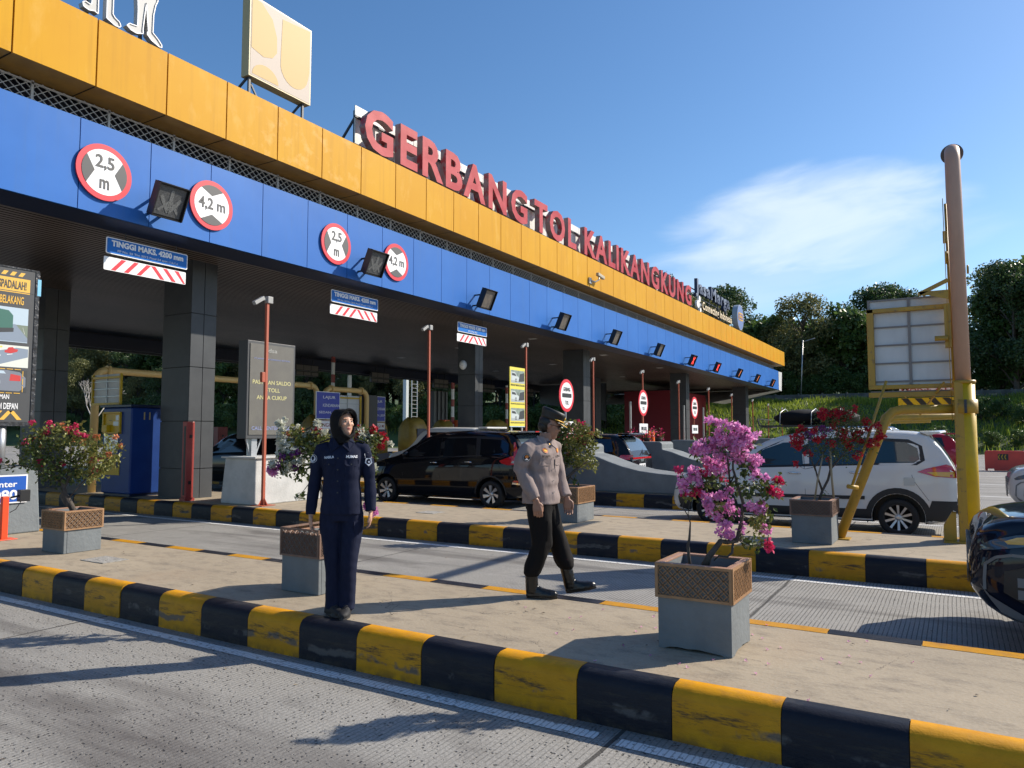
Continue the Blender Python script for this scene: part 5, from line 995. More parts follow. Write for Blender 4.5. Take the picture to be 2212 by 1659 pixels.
def bract(mb,p,s,out,m=0):
    # three papery bracts round a small centre, each bent along its middle
    n=(out+rvec()*.7).normalized(); a=n.cross(rvec()).normalized(); b=n.cross(a)
    t0=rng.random()*2.1
    for k in range(3):
        t=t0+k*2.094; d=a*math.cos(t)+b*math.sin(t); e=n.cross(d)
        tip=p+d*s+n*s*.45; l=p+d*s*.55+e*s*.42+n*s*.35; r=p+d*s*.55-e*s*.42+n*s*.35; mid=p+d*s*.5+n*s*.12
        mb.add([p,l,tip,mid],[(0,1,2,3)],m); mb.add([p,mid,tip,r],[(0,1,2,3)],m)
def leafq(mb,p,s,m=0,down=.2):
    d=(rvec()+Vector((0,0,-down))).normalized(); n=(rvec()+Vector((0,0,.8))).normalized(); e=d.cross(n).normalized(); n=e.cross(d)
    mb.add([p,p+d*s*.45+e*s*.32+n*s*.1,p+d*s,p+d*s*.5-n*s*.02],[(0,1,2,3)],m); mb.add([p,p+d*s*.5-n*s*.02,p+d*s,p+d*s*.45-e*s*.32+n*s*.1],[(0,1,2,3)],m)
FM={'p':'pink','m':'mag','r':'redf','w':'whitef','u':'purf','o':'oraf'}
FN={'p':'pink_blossoms','m':'magenta_blossoms','r':'red_blossoms','w':'white_blossoms','u':'purple_blossoms','o':'orange_blossoms'}
def bougainvillea(c,label,TF,TL,TT,depth,fs,ls,fd=1,ldn=1,gr='bougainvilleas in planters',canes=None,twig=1):
    c=Vector((c[0],c[1],0)); t=thing('bougainvillea',label,'bougainvillea',(c.x,c.y,.62),0,gr)
    def pos(a,z,dj=0): return c+AX*a+AD*dj+Vector((0,0,z))
    dj=lambda a,z: .35*depth*math.sin(a*9.1+z*5.3)+.25*depth*math.sin(a*4.3-z*8.1)
    zb=TT[0][0][1]
    b=MB()
    for L in TT:
        pts=[pos(a,max(z,.60),dj(a,z)*min(1,max(0,(z-zb)/.5))*.6) for a,z,r in L]; b.tube(pts,[max(q[2],.0018) for q in L],7)
    # fine twigs
    allc=[(a,z,r) for a,z,r,_ in TF+TL]; stems=[(a,z) for L in TT for a,z,r in L]
    for a,z,r in allc:
        if rng.random()<.75*twig:
            s=min(stems,key=lambda q:(q[0]-a)**2+(q[1]-z)**2*1.0+ (0.05 if q[1]>z+.05 else 0)); p0=pos(s[0],s[1],dj(*s)*min(1,max(0,(s[1]-zb)/.5))*.6); p1=pos(a,z,dj(a,z)); mid=(p0+p1)/2+Vector(rng.normal(0,.012,3))+Vector((0,0,-.015)); b.tube([p0,mid,p1],[.004,.003,.0018],5)
    b.build('trunk','bark',t)
    if canes:
        b=MB()
        for L in canes: b.tube([pos(a,max(z,.6),-.03) for a,z,r in L],[max(q[2],.004) for q in L],7)
        b.build('bamboo_stake','bamboo',t)
    byc={}
    for a,z,r,k in TF:
        a+=rng.normal(0,.008); z+=rng.normal(0,.008)
        mb=byc.setdefault(k,MB()); ctr=pos(a,z,dj(a,z)); n=int(fd*max(5,90*(r/.05)**2*(.032/fs)**1.3)); sub=[(ctr,r)] if r<.036 else [(ctr+rvec()*r*.75,r*rng.uniform(.32,.55)) for _ in range(5)]
        for q in range(n):
            c0,r0=sub[int(rng.random()*len(sub))]; v=rvec(); rr=r0*(rng.random()**.4); p=c0+Vector((v.x*rr,v.y*rr*1.15,v.z*rr*.85)); bract(mb,p,fs*rng.uniform(.65,1.15),(v+(c0-ctr)*6).normalized())
    for k,mb in byc.items(): mb.build(FN[k],FM[k],t,recalc=False)
    byl={}
    for a,z,r,k in TL:
        mb=byl.setdefault(k,MB()); n=int(ldn*max(8,70*(r/.05)**2*(.035/ls)**1.2))
        d0=dj(a,z)
        for q in range(n):
            v=rvec(); rr=r*1.35*(rng.random()**.6); p=pos(a,z,d0)+Vector((v.x*rr,v.y*rr*1.3,v.z*rr)); leafq(mb,p,ls*rng.uniform(.6,1.25))
    for a,z,r,k in TF:
        mb=byl.setdefault('l',MB())
        for q in range(int(ldn*6*(r/.04)**2)): v=rvec(); leafq(mb,pos(a,z-.3*r,dj(a,z))+v*r*.95,ls*rng.uniform(.6,1.1))
    for k,mb in byl.items(): mb.build('leaves' if k=='l' else 'young_leaves','leaf' if k=='l' else 'leafy',t,recalc=False)
    return t
def lattice(b,fn,u0,u1,v0,v1,cell,wd,d0,d1):
    nx=max(2,round((u1-u0)/cell)); cx=(u1-u0)/nx; nz=max(1,round((v1-v0)/cx)); cz=(v1-v0)/nz; r=cx*.72; S=14
    for i in range(-1,nx+2):
        for j in range(-1,nz+2):
            for (ox,oz) in ((0,0),(.5,.5)):
                cu,cv=u0+(i+ox)*cx,v0+(j+oz)*cz
                rr=r*.70 
                for k in range(S):
                    a0,a1=2*math.pi*k/S,2*math.pi*(k+1)/S; am=(a0+a1)/2
                    mu,mv=cu+rr*math.cos(am),cv+rr*math.sin(am)*cz/cx
                    if not(u0<=mu<=u1 and v0<=mv<=v1): continue
                    P=[]
                    for (a,q) in ((a0,rr-wd/2),(a1,rr-wd/2),(a1,rr+wd/2),(a0,rr+wd/2)):
                        P.append((min(max(cu+q*math.cos(a),u0),u1),min(max(cv+q*math.sin(a)*cz/cx,v0),v1)))
                    b.add([fn(u,v,d1) for u,v in P]+[fn(u,v,d0) for u,v in P],[(0,1,2,3),(0,4,5,1),(2,6,7,3)],0)
def planter(x0,x1,y0,y1,label,cell=.055,ztop=.86,zmid=.63,wood='wood',opened=False,chip=False,base='conc_g'):
    cx,cy=(x0+x1)/2,(y0+y1)/2; t=thing('planter_box',label,'planter',(cx,cy,KH),0,'grey concrete planters with brown lattice tops')
    th=.035; b=MB()
    n=10; pts=[]
    # walls; the nearest one has a chipped, arched foot
    def wall(fn,u0,u1):
        P=[(u0,ztop-.01),(u0,KH)]
        if chip: P+=[(u0+.04,KH),(u0+.07,KH+.012),(u0+.13,KH+.018),(u0+.2,KH+.014),((u0+u1)/2+.02,KH+.02),(u1-.14,KH+.012),(u1-.07,KH+.006),(u1-.05,KH)]
        P+=[(u1,KH),(u1,ztop-.01)]
        b.prism(P,fn,0,-th)
    wall(FY(y0),x0,x1); wall(FX(x1),y0+th+.0005,y1); wall(lambda u,v,d:(u,y1+d,v),x0+th,x1-th-.0005); wall(lambda u,v,d:(x0-d,u,v),y0+th+.0005,y1)
    b.build('concrete_base',base,t,bev=.006)
    b=MB(); b.box(x0+th,x1-th,y0+th,y1-th,ztop-.16,ztop-.14); b.build('soil','soil',t)
    b=MB()
    for (a,c,d,e) in ((x0-.004,x1+.004,y0-.004,y0+th+.004),(x0-.004,x1+.004,y1-th,y1+.004),(x0-.004,x0+th,y0+th+.005,y1-th),(x1-th,x1+.004,y0+th+.005,y1-th)): b.box(a,c,d,e,ztop-.0095,ztop+.004)
    b.build('rim',['tile'],t,bev=.002)
    fr=.018; k=0
    for (fn,u0,u1) in ((FY(y0-.006),x0-.012,x1+.010),(FX(x1+.006),y0-.010,y1+.012),(lambda u,v,d:(u,y1+.006+d,v),x0-.012,x1+.01),(lambda u,v,d:(x0-.006-d,u,v),y0-.01,y1+.012)):
        b=MB(); zt=ztop+.004
        if opened and k in(0,3): zt=ztop+.045
        for (ua,ub,va,vb) in ((u0,u1,zt-fr,zt),(u0,u1,zmid,zmid+fr),(u0,u0+fr,zmid+fr,zt-fr),(u1-fr,u1,zmid+fr,zt-fr)): b.prism([(ua,va),(ub,va),(ub,vb),(ua,vb)],fn,.0,.012)
        lattice(b,fn,u0+fr,u1-fr,zmid+fr,zt-fr,cell*1.22,.0048,.001,.010); b.build('lattice_panel',wood,t); k+=1
    return t
planter(-1.76,-1.27,4.85,5.33,'nearest planter with a chipped foot, holding the pink and magenta bougainvillea',.055,.86,.635,chip=True)
planter(-5.35,-4.88,4.79,5.27,'planter with flapping open lattice, standing right behind the woman',.05,.83,.62,wood='woodd',opened=True)
planter(-9.61,-9.13,4.84,5.29,'leftmost planter, beside the blue Call Center sign block',.05,.80,.575)
planter(-1.89,-1.40,10.31,10.95,'planter on the middle island beside the yellow portal leg, holding the red bougainvillea',.04,.86,.66,wood='woodd')
planter(-5.72,-5.22,10.72,11.35,'planter on the middle island just right of the officer',.05,.86,.60)
bougainvillea((-1.515,5.08),'tall twisted bougainvillea with pink and magenta blossoms in the nearest planter',T_A_f,T_A_l,T_A_t,.15,.030,.045,fd=.40,ldn=.7)
bougainvillea((-5.1,5.05),'wide bougainvillea with mixed white, red and purple blossoms behind the woman',T_C_f,T_C_l,T_C_t,.14,.028,.05,fd=.5,ldn=.8)
bougainvillea((-9.37,5.06),'leafy bougainvillea with scattered magenta and orange blossoms in the leftmost planter',T_E_f,T_E_l,T_E_t,.22,.03,.055,fd=.5,ldn=.42)
bougainvillea((-1.65,10.6),'thin staked bougainvillea with red blossoms beside the yellow portal leg',T_B_f,T_B_l,T_B_t,.22,.032,.032,fd=.24,ldn=.26,canes=T_B_b,twig=1.5)
bougainvillea((-5.45,11.0),'yellow-green leafy bougainvillea with few blossoms right of the officer',T_D_f,T_D_l,T_D_t,.2,.035,.06,fd=.4,ldn=.7)

# ================================================================= HILL: FENCE, GRASS, TREES
fc=thing('concrete_fence','long grey weathered precast concrete fence along the top of the grassy bank','fence',(-40,88,5))
b=MB(); b2=MB(); x=-170
while x<60:
    z=5.05
    for k in range(3): b.box(x+.08,x+2.42,88-.03,88+.03,z+k*.44-.3,z+k*.44+.125)
    b2.box(x-.09,x+.09,87.9,88.1,z-.6,z+1.12); x+=2.5
fw=mat('weathered_grey_fence',(.12,.125,.12),.9,col2=(.05,.055,.05),nscale=1.2,namt=(.4,.65))
b.build('panels',fw,fc); b2.build('posts',fw,fc)
# grass blades on the bank (stuff)
N=64000; gx=rng.uniform(-150,14,N)
keep=rng.random(N)<np.where(gx>-40,1.0,.35); gx=gx[keep]; N=len(gx)
gy=69.8+18.0*rng.random(N)**.75
V=[];F=[]
for i in range(N):
    x,y=gx[i],gy[i]; z=hill_z(x,y); h=rng.uniform(.25,.62)*(1.25 if math.sin(x*.5+y)*math.sin(x*.21)>.3 else .8); a=rng.random()*6.28; wv=.05+.03*rng.random(); lx,ly=rng.normal(0,.13,2); c_,s_=math.cos(a)*wv,math.sin(a)*wv
    o=len(V); V+=[(x-c_,y-s_,z-.03),(x+c_,y+s_,z-.03),(x+lx,y+ly,z+h)]; F.append((o,o+1,o+2))
gm=MB(); gm.v=V;gm.f=F;gm.m=[0]*len(F);gm.sm=[False]*len(F); o=gm.build('grass','grass',recalc=False); tag(o,'bright green long grass covering the bank below the fence','grass',kind='stuff')
# tree prototypes
def leafcloud(n,centers,ls,seed,flat=.6):
    r_=np.random.default_rng(seed); C_=np.array(centers); wts=C_[:,3]**2; wts/=wts.sum(); ix=r_.choice(len(C_),n,p=wts)
    v=r_.normal(0,1,(n,3)); v/=np.linalg.norm(v,axis=1)[:,None]; rr=C_[ix,3]*r_.random(n)**.28
    p=C_[ix,:3]+v*rr[:,None]*np.array([1,1,.8]); 
    d=r_.normal(0,1,(n,3))+np.array([0,0,-.5]); d/=np.linalg.norm(d,axis=1)[:,None]
    nn=v*.6+r_.normal(0,.7,(n,3))+np.array([0,0,.5]); e=np.cross(d,nn); e/=np.linalg.norm(e,axis=1)[:,None]
    s=ls*r_.uniform(.6,1.3,n)[:,None]
    q=np.stack([p,p+d*s*.5+e*s*.33,p+d*s,p+d*s*.5-e*s*.33],1).reshape(-1,3); f=np.arange(n*4).reshape(-1,4)
    return q,f
def mkmesh(name,q,f,mt):
    me=bpy.data.meshes.new(name); me.from_pydata(q.tolist(),[],f.tolist()); me.materials.append(M[mt]); me.update(); return me
def tree_proto(name,label,H,W,n,ls,mt,seed,style):
    r_=random.Random(seed); t=thing(name,label,'tree',(0,0,-500)); th=H*(.35 if style!='teak' else .25)
    b=MB(); b.tube([(0,0,-1),(.1,0,th*.5),(0,.1,th),(.1,0,H*.7)],[H*.022,H*.018,H*.014,H*.006],8)
    cs=[]
    for k in range(38 if style=='round' else 30):
        a=r_.random()*6.28; f=r_.random(); z=th*.7+(H-th*.7)*f; prof=math.sin(math.pi*min(1,.18+.75*f))**.7 if style=='round' else (1.0-.55*f)
        rad=W*prof*r_.uniform(.35,.9); c=(rad*math.cos(a),rad*math.sin(a),z,W*r_.uniform(.20,.38)); cs.append(c)
        b.tube([(0,0,max(.5,z-H*.22)),(c[0]*.5,c[1]*.5,z-H*.08),(c[0],c[1],z)],[H*.008,H*.005,H*.002],5)
    b.build('trunk','bark2',t,world=False); q,f=leafcloud(n,cs,ls,seed); o=bpy.data.objects.new('crown',mkmesh('crown',q,f,mt)); COL.objects.link(o); o.parent=t; return t
protos=[tree_proto('teak_tree','x',9,3.1,5200,.46,'tleaf',1,'teak'),tree_proto('teak_tree','x',8,3.4,5200,.42,'tleaf',2,'teak'),tree_proto('broadleaf_tree','x',11,3.8,15000,.25,'tleaf3',3,'round'),tree_proto('broadleaf_tree','x',10,4,11000,.27,'tleaf2',4,'round'),tree_proto('broadleaf_tree','x',12,4.4,17000,.25,'tleaf3',5,'round'),tree_proto('shrub_tree','x',4.5,2.6,4200,.26,'tleaf',6,'round')]
kinds=['dense dark teak-like tree with large leaves beyond the fence','bushy large-leaved tree in the row beyond the fence','tall feathery dark tree behind the fence','dull olive leafy tree on the wooded hill','tall dark leafy tree on the wooded hill','low leafy shrub tree on the wooded bank']
tr_=random.Random(11); placed=0
def put_tree(k,x,y,s,label=None,grp='trees on the wooded hill'):
    c=copy_tree(protos[k]); c.location=(x,y,hill_z(x,y)-.2); c.rotation_euler=(0,0,tr_.random()*6.28); c.scale=(s,s,s*tr_.uniform(.92,1.1)); c['label']=label or kinds[k]
    c['group']=(grp+', kind %s'%['with the largest leaves','with bushy crowns','with feathery crowns','with olive crowns','with tall dark crowns','of low shrubs'][k]) if label is None else 'singled out hill trees'; c['category']='tree'
# right part: line of big-leaved trees behind the fence
x=-24
while x<-2.5:
    put_tree(tr_.choice([0,1,0,1,3]),x+tr_.uniform(-.6,.6),97+tr_.uniform(-1,2),tr_.uniform(1.0,1.2)); x+=2.2
x=-24
while x<-3: put_tree(tr_.choice([0,1]),x,102+tr_.uniform(-1.5,2),tr_.uniform(1.2,1.42)); x+=3.2
x=-24
while x<-1.5: put_tree(5,x+tr_.uniform(-.5,.5),93+tr_.random()*1.5,tr_.uniform(.6,.9)); x+=1.7
x=-24
while x<9:
    put_tree(5,x,71.5+tr_.uniform(-.8,1.2),tr_.uniform(.30,.45)); x+=1.9
x=.5
while x<9: put_tree(5,x,78+tr_.uniform(-1.5,1.5),tr_.uniform(.35,.5)); x+=1.6
put_tree(2,-8.6,105,1.35,'tall feathery tree rising above the others just left of the white sign panel')
put_tree(2,-5.4,106,1.2,'second feathery tree, nearly touching the white sign panel')
put_tree(4,5.6,90,1.2,'large dark tree at the right edge of the picture, behind the tall pipe')
put_tree(1,4.2,94,1.35); put_tree(0,7.0,93,1.5); put_tree(1,9.5,95,1.6); put_tree(3,5.6,99,1.5)
put_tree(4,8.5,88,1.05,'dark tree at the far right edge, partly cut off by the picture')
put_tree(2,2.6,96,.6,'low dark tree between the tall pipe and the large right tree')
for xx in(-1,.8,2.8,4.6,6.5): put_tree(5,xx,93+tr_.random(),tr_.uniform(.6,.8))
# middle and left: wooded hill seen under the canopy
def bend(x): return max(0,-x-48)*.33
x=-190
while x<-24:
    for yy in(80,86,93,101):
        put_tree(tr_.choice([3,4,2,3,0]),x+tr_.uniform(-2,2),yy-bend(x)+tr_.uniform(-2,2),tr_.uniform(1.0,1.3) if yy>82 else tr_.uniform(.65,.85)) 
    x+=4.3
x=-190
while x<-26: put_tree(5,x+tr_.uniform(-1,1),76-bend(x)+tr_.uniform(-1.5,1.5),tr_.uniform(.6,.95)); x+=2.4
for p in protos:
    for c in list(p.children): bpy.data.objects.remove(c)
    bpy.data.objects.remove(p)
# thin bare twiggy tree and a roadside lamp before the wood
t=thing('bare_sapling','small leafless pale sapling seen left of the blue kiosk','tree',(-60,32,0)); b=MB()
def twig(b,p,d,L,r,k):
    q=p+d*L; b.tube([p,q],[r,r*.65],5)
    if k:
        for s_ in range(3): twig(b,q,(d+Vector(rng.normal(0,.42,3))).normalized(),L*.62,r*.6,k-1)
twig(b,Vector((-60,33.8,0)),Vector((0,0,1)),2.6,.09,4); b.build('branches',mat('pale_bare_bark',(.4,.37,.33),.8),t)
t=thing('hill_lamp_post','thin grey lamp post with a short arm among the trees beyond the fence','lamp post',(-14.6,88.6,5))
b=MB(); b.tube([(-14.9,88.6,5),(-14.5,88.6,12.3)],.06,8); b.tube([(-14.5,88.6,12.1),(-13.2,88.6,12.45)],.04,6); b.build('pole','steel',t)

# ================================================================= CARS
def interp(P,x):
    xs=[p[0] for p in P]; return float(np.interp(x,xs,[p[1] for p in P]))
def smooth_interp(P,x):
    # monotone cubic through control points
    xs=[p[0] for p in P]; ys=[p[1] for p in P]
    if x<=xs[0]: return ys[0]
    if x>=xs[-1]: return ys[-1]
    i=max(j for j in range(len(xs)-1) if xs[j]<=x); h=xs[i+1]-xs[i]; d=(ys[i+1]-ys[i])/h
    def sl(k):
        if k<=0 or k>=len(xs)-1: 
            k2=min(max(k,0),len(xs)-2); return (ys[k2+1]-ys[k2])/(xs[k2+1]-xs[k2])
        a=(ys[k]-ys[k-1])/(xs[k]-xs[k-1]); b=(ys[k+1]-ys[k])/(xs[k+1]-xs[k]); 
        return 0 if a*b<=0 else 2*a*b/(a+b)
    t=(x-xs[i])/h; m0,m1=sl(i)*h,sl(i+1)*h
    return (2*t**3-3*t**2+1)*ys[i]+(t**3-2*t**2+t)*m0+(-2*t**3+3*t**2)*ys[i+1]+(t**3-t**2)*m1
class Car:
    """x forward from the tail (0) to the nose (L); left side is +y"""
    def __init__(s,label,loc,rz,L,W,top,belt,bottom,roofw,plan,paint,group=None,cat='car',name='parked_car'):
        s.t=thing(name,label,cat,loc,rz,group); s.L,s.W=L,W/2; s.top,s.belt,s.bot,s.rw,s.plan=top,belt,bottom,roofw,plan; s.paint=paint
    def sec(s,x):
        zt=smooth_interp(s.top,x); zb=smooth_interp(s.bot,x); zs=min(smooth_interp(s.belt,x),zt-.03); W=s.W*smooth_interp(s.plan,x); h=zs-zb
        g=max(0,min(1,(zt-zs-.10)/.35)); rw=W*(1-g)*.93+ (s.W*smooth_interp(s.rw,x))*g
        rw=min(rw,W*.97)
        P=[(0,zb),(W*.5,zb),(W*.84,zb+.0),(W*.955,zb+.04),(W*.985,zb+.12),(W*.998,zb+h*.30),(W*1.0,zb+h*.50),(W*.998,zb+h*.66),(W*.992,zb+h*.80),(W*.975,zb+h*.91),(W*.958,zs)]
        ed=.05+.05*g; zt2=zt-ed
        if zt2<zs+.01: zt2=zs+.01
        y0,y1=W*.945,rw
        for k in(.12,.4,.7,1.0): P.append((y0+(y1-y0)*k,zs+(zt2-zs)*k+.004))
        P+=[(y1-.02*g-.01,zt2+(zt-zt2)*.55),(y1-.06*g-.04,zt-.008),(y1*.72,zt+.006),(y1*.4,zt+.014),(0,zt+.018)]
        return P
    def side(s,x,z):
        P=s.sec(x); 
        for i in range(2,len(P)-1):
            if P[i][1]<=z<=P[i+1][1] and P[i+1][1]>P[i][1]:
                f=(z-P[i][1])/(P[i+1][1]-P[i][1]); return P[i][0]+(P[i+1][0]-P[i][0])*f
        return P[2][0] if z<P[2][1] else P[-4][0]
    def topz(s,x,y):
        P=s.sec(x); y=abs(y)
        for i in range(len(P)-1,8,-1):
            if P[i][0]<=y<=P[i-1][0]: f=(y-P[i][0])/(P[i-1][0]-P[i][0]+1e-9); return P[i][1]+(P[i-1][1]-P[i][1])*f
        return P[9][1]
    def shell(s,wells,rw_=.0):
        xs=sorted(set([0,.03,.07,.12]+list(np.linspace(.2,s.L-.2,46))+[s.L-.12,s.L-.07,s.L-.03,s.L])); b=MB(); rings=[]
        for x in xs:
            P=s.sec(x); ring=[(x,y,z) for y,z in P]+[(x,-y,z) for y,z in P[-2:0:-1]]; rings.append(ring)
        b.loft(rings); o=b.build('body',s.paint,None)
        for wx,wr in wells:
            for sg in(1,-1):
                c=MB(); n=32; y0,y1=(s.W*.62)*sg,(s.W*1.2)*sg
                c.loft([[(wx+wr*math.cos(2*math.pi*k/n),y,wr*math.sin(2*math.pi*k/n)+rw_) for k in range(n)] for y in(y0,y1)],sm=False); co=c.build('cut','black',None)
                md=o.modifiers.new('w','BOOLEAN'); md.object=co; md.operation='DIFFERENCE'; md.solver='EXACT'
                dg=bpy.context.evaluated_depsgraph_get(); me=bpy.data.meshes.new_from_object(o.evaluated_get(dg)); o.modifiers.clear(); o.data=me; bpy.data.objects.remove(co)
        o.data.materials.clear(); o.data.materials.append(M[s.paint]); o.data.materials.append(M['black'])
        for p in o.data.polygons:
            c=p.center
            for wx,wr in wells:
                if (c.x-wx)**2+(c.z-rw_)**2<(wr*.995)**2+.0004 and abs(c.y)<s.W*.95: p.material_index=1; p.use_smooth=False
        me=o.data
        try: me.set_sharp_from_angle(angle=R(38))
        except Exception: pass
        o.parent=s.t; s.body=o; return o
    def _patch(s,poly,fn,mt,name,parent,cuts,mats=None):
        tri=tessellate_polygon([[Vector((u,v,0)) for u,v in poly]]); bm=bmesh.new(); vs=[bm.verts.new((u,v,0)) for u,v in poly]
        for t in tri:
            try: bm.faces.new([vs[i] for i in t])
            except ValueError: pass
        bmesh.ops.subdivide_edges(bm,edges=bm.edges,cuts=cuts,use_grid_fill=True); bmesh.ops.triangulate(bm,faces=bm.faces)
        V=[fn(v.co.x,v.co.y) for v in bm.verts]; bm.verts.index_update(); F=[tuple(v.index for v in f.verts) for f in bm.faces]; bm.free()
        return V,F
    def side_part(s,name,poly,mt,off=.004,sides=(1,-1),cuts=3,parent=None,label=None,smooth=True):
        r=[]
        for sg in sides:
            V,F=s._patch(poly,lambda u,v:(u,sg*(s.side(u,v)+off),v),mt,name,None,cuts); b=MB(); b.add(V,F if sg<0 else [f[::-1] for f in F],0,smooth); o=b.build(name,mt,parent or s.t,world=False,recalc=False)
            if label: o['label']=label
            r.append(o)
        return r
    def top_part(s,name,poly,mt,off=.005,cuts=4,parent=None):
        V,F=s._patch(poly,lambda u,v:(u,v,s.topz(u,v)+off),mt,name,None,cuts); b=MB(); b.add(V,F,0,True); return b.build(name,mt,parent or s.t,world=False)
    def strip(s,b,pts,wd,off=.006,sg=1):
        P=[Vector((u,sg*(s.side(u,v)+off),v)) for u,v in pts]
        for i in range(len(P)-1): b.bar(P[i],P[i+1],wd,.006,up=(0,1,0))
    def gaps(s,lines,sg=(1,-1)):
        b=MB()
        for k in sg:
            for ln in lines: s.strip(b,ln,.006,.001,k)
        b.build('door_gap','black',s.t,world=False)
    def handle(s,x,z,mt='chrome',sides=(1,-1)):
        for k in sides:
            b=MB(); y=k*(s.side(x,z)+.03); b.tube([(x-.10,y-k*.02,z-.004),(x-.08,y,z),(x+.08,y,z+.004),(x+.10,y-k*.02,z+.002)],.013,8); b.build('door_handle',mt,s.t,world=False)
    def wheel(s,x,r,style='ten',wd=.20,rimr=.70,out=.02,tm='rim'):
        for k in(1,-1):
            y=k*(s.W-out); t=MB()
            prof=[(r*rimr,0),(r*.80,.012),(r*.93,.008),(r*.985,-.02),(r,-.05),(r,-wd+.05),(r*.985,-wd+.02),(r*.9,-wd),(r*.5,-wd)]; n=40
            t.loft([[(x+q*math.cos(2*math.pi*i/n),y+k*d,r+q*math.sin(2*math.pi*i/n)) for i in range(n)] for q,d in prof],cap=False)
            w_=thing('wheel',None,None,(0,0,0)); w_.parent=s.t; t.build('tyre','tyre',w_,world=False)
            b=MB(); R0=r*rimr
            b.loft([[(x+q*math.cos(2*math.pi*i/n),y+k*d,r+q*math.sin(2*math.pi*i/n)) for i in range(n)] for q,d in [(R0*1.02,.004),(R0*.96,.006),(R0*.93,-.01),(R0*.9,-.09),(R0*.3,-.10)]],cap=False,m=1)
            ns={'ten':10,'five':5,'seven':7}[style]
            for i in range(ns):
                a=2*math.pi*i/ns+.3; sk={'ten':.0,'five':.0,'seven':.35}[style]
                c0=Vector((math.cos(a),0,math.sin(a))); c1=Vector((math.cos(a+sk),0,math.sin(a+sk))); e0=Vector((-math.sin(a),0,math.cos(a))); e1=Vector((-math.sin(a+sk),0,math.cos(a+sk)))
                wi,wo={'ten':(.018,.034),'five':(.05,.085),'seven':(.022,.07)}[style]; ctr=Vector((x,y,r))
                V=[ctr+c0*R0*.2-e0*wi*.8+Vector((0,-k*.03,0)),ctr+c0*R0*.2+e0*wi*.8+Vector((0,-k*.03,0)),ctr+c1*R0*.95+e1*wo*.6,ctr+c1*R0*.95-e1*wo*.6]
                V+=[v+Vector((0,-k*.03,0)) for v in V]; b.add(V,[(0,1,2,3),(4,5,6,7),(0,1,5,4),(1,2,6,5),(2,3,7,6),(3,0,4,7)],0)
            b.loft([[(x+q*math.cos(2*math.pi*i/16),y+k*d,r+q*math.sin(2*math.pi*i/16)) for i in range(16)] for q,d in [(R0*.24,-.04),(R0*.22,-.018),(R0*.1,-.014)]])
            b.build('rim',[tm,'black'],w_,world=False)
    def mirror(s,x,z,mt=None):
        for k in(1,-1):
            y=k*(s.side(x,z)); b=MB(); b.ell((x,y+k*.12,z+.05),(.07,.11,.075),12,8); b.bar((x,y,z),(x,y+k*.08,z+.02),.03,.05); b.build('wing_mirror',mt or s.paint,s.t,world=False)
    def pad(s,name,poly,mt,xface,d=.006):      # flat piece on the tail (xface<=0) or nose
        b=MB(); sg=-1 if xface<s.L/2 else 1; b.prism(poly,lambda u,v,q:(xface+sg*q,u,v),0,d); return b.build(name,mt,s.t,world=False)

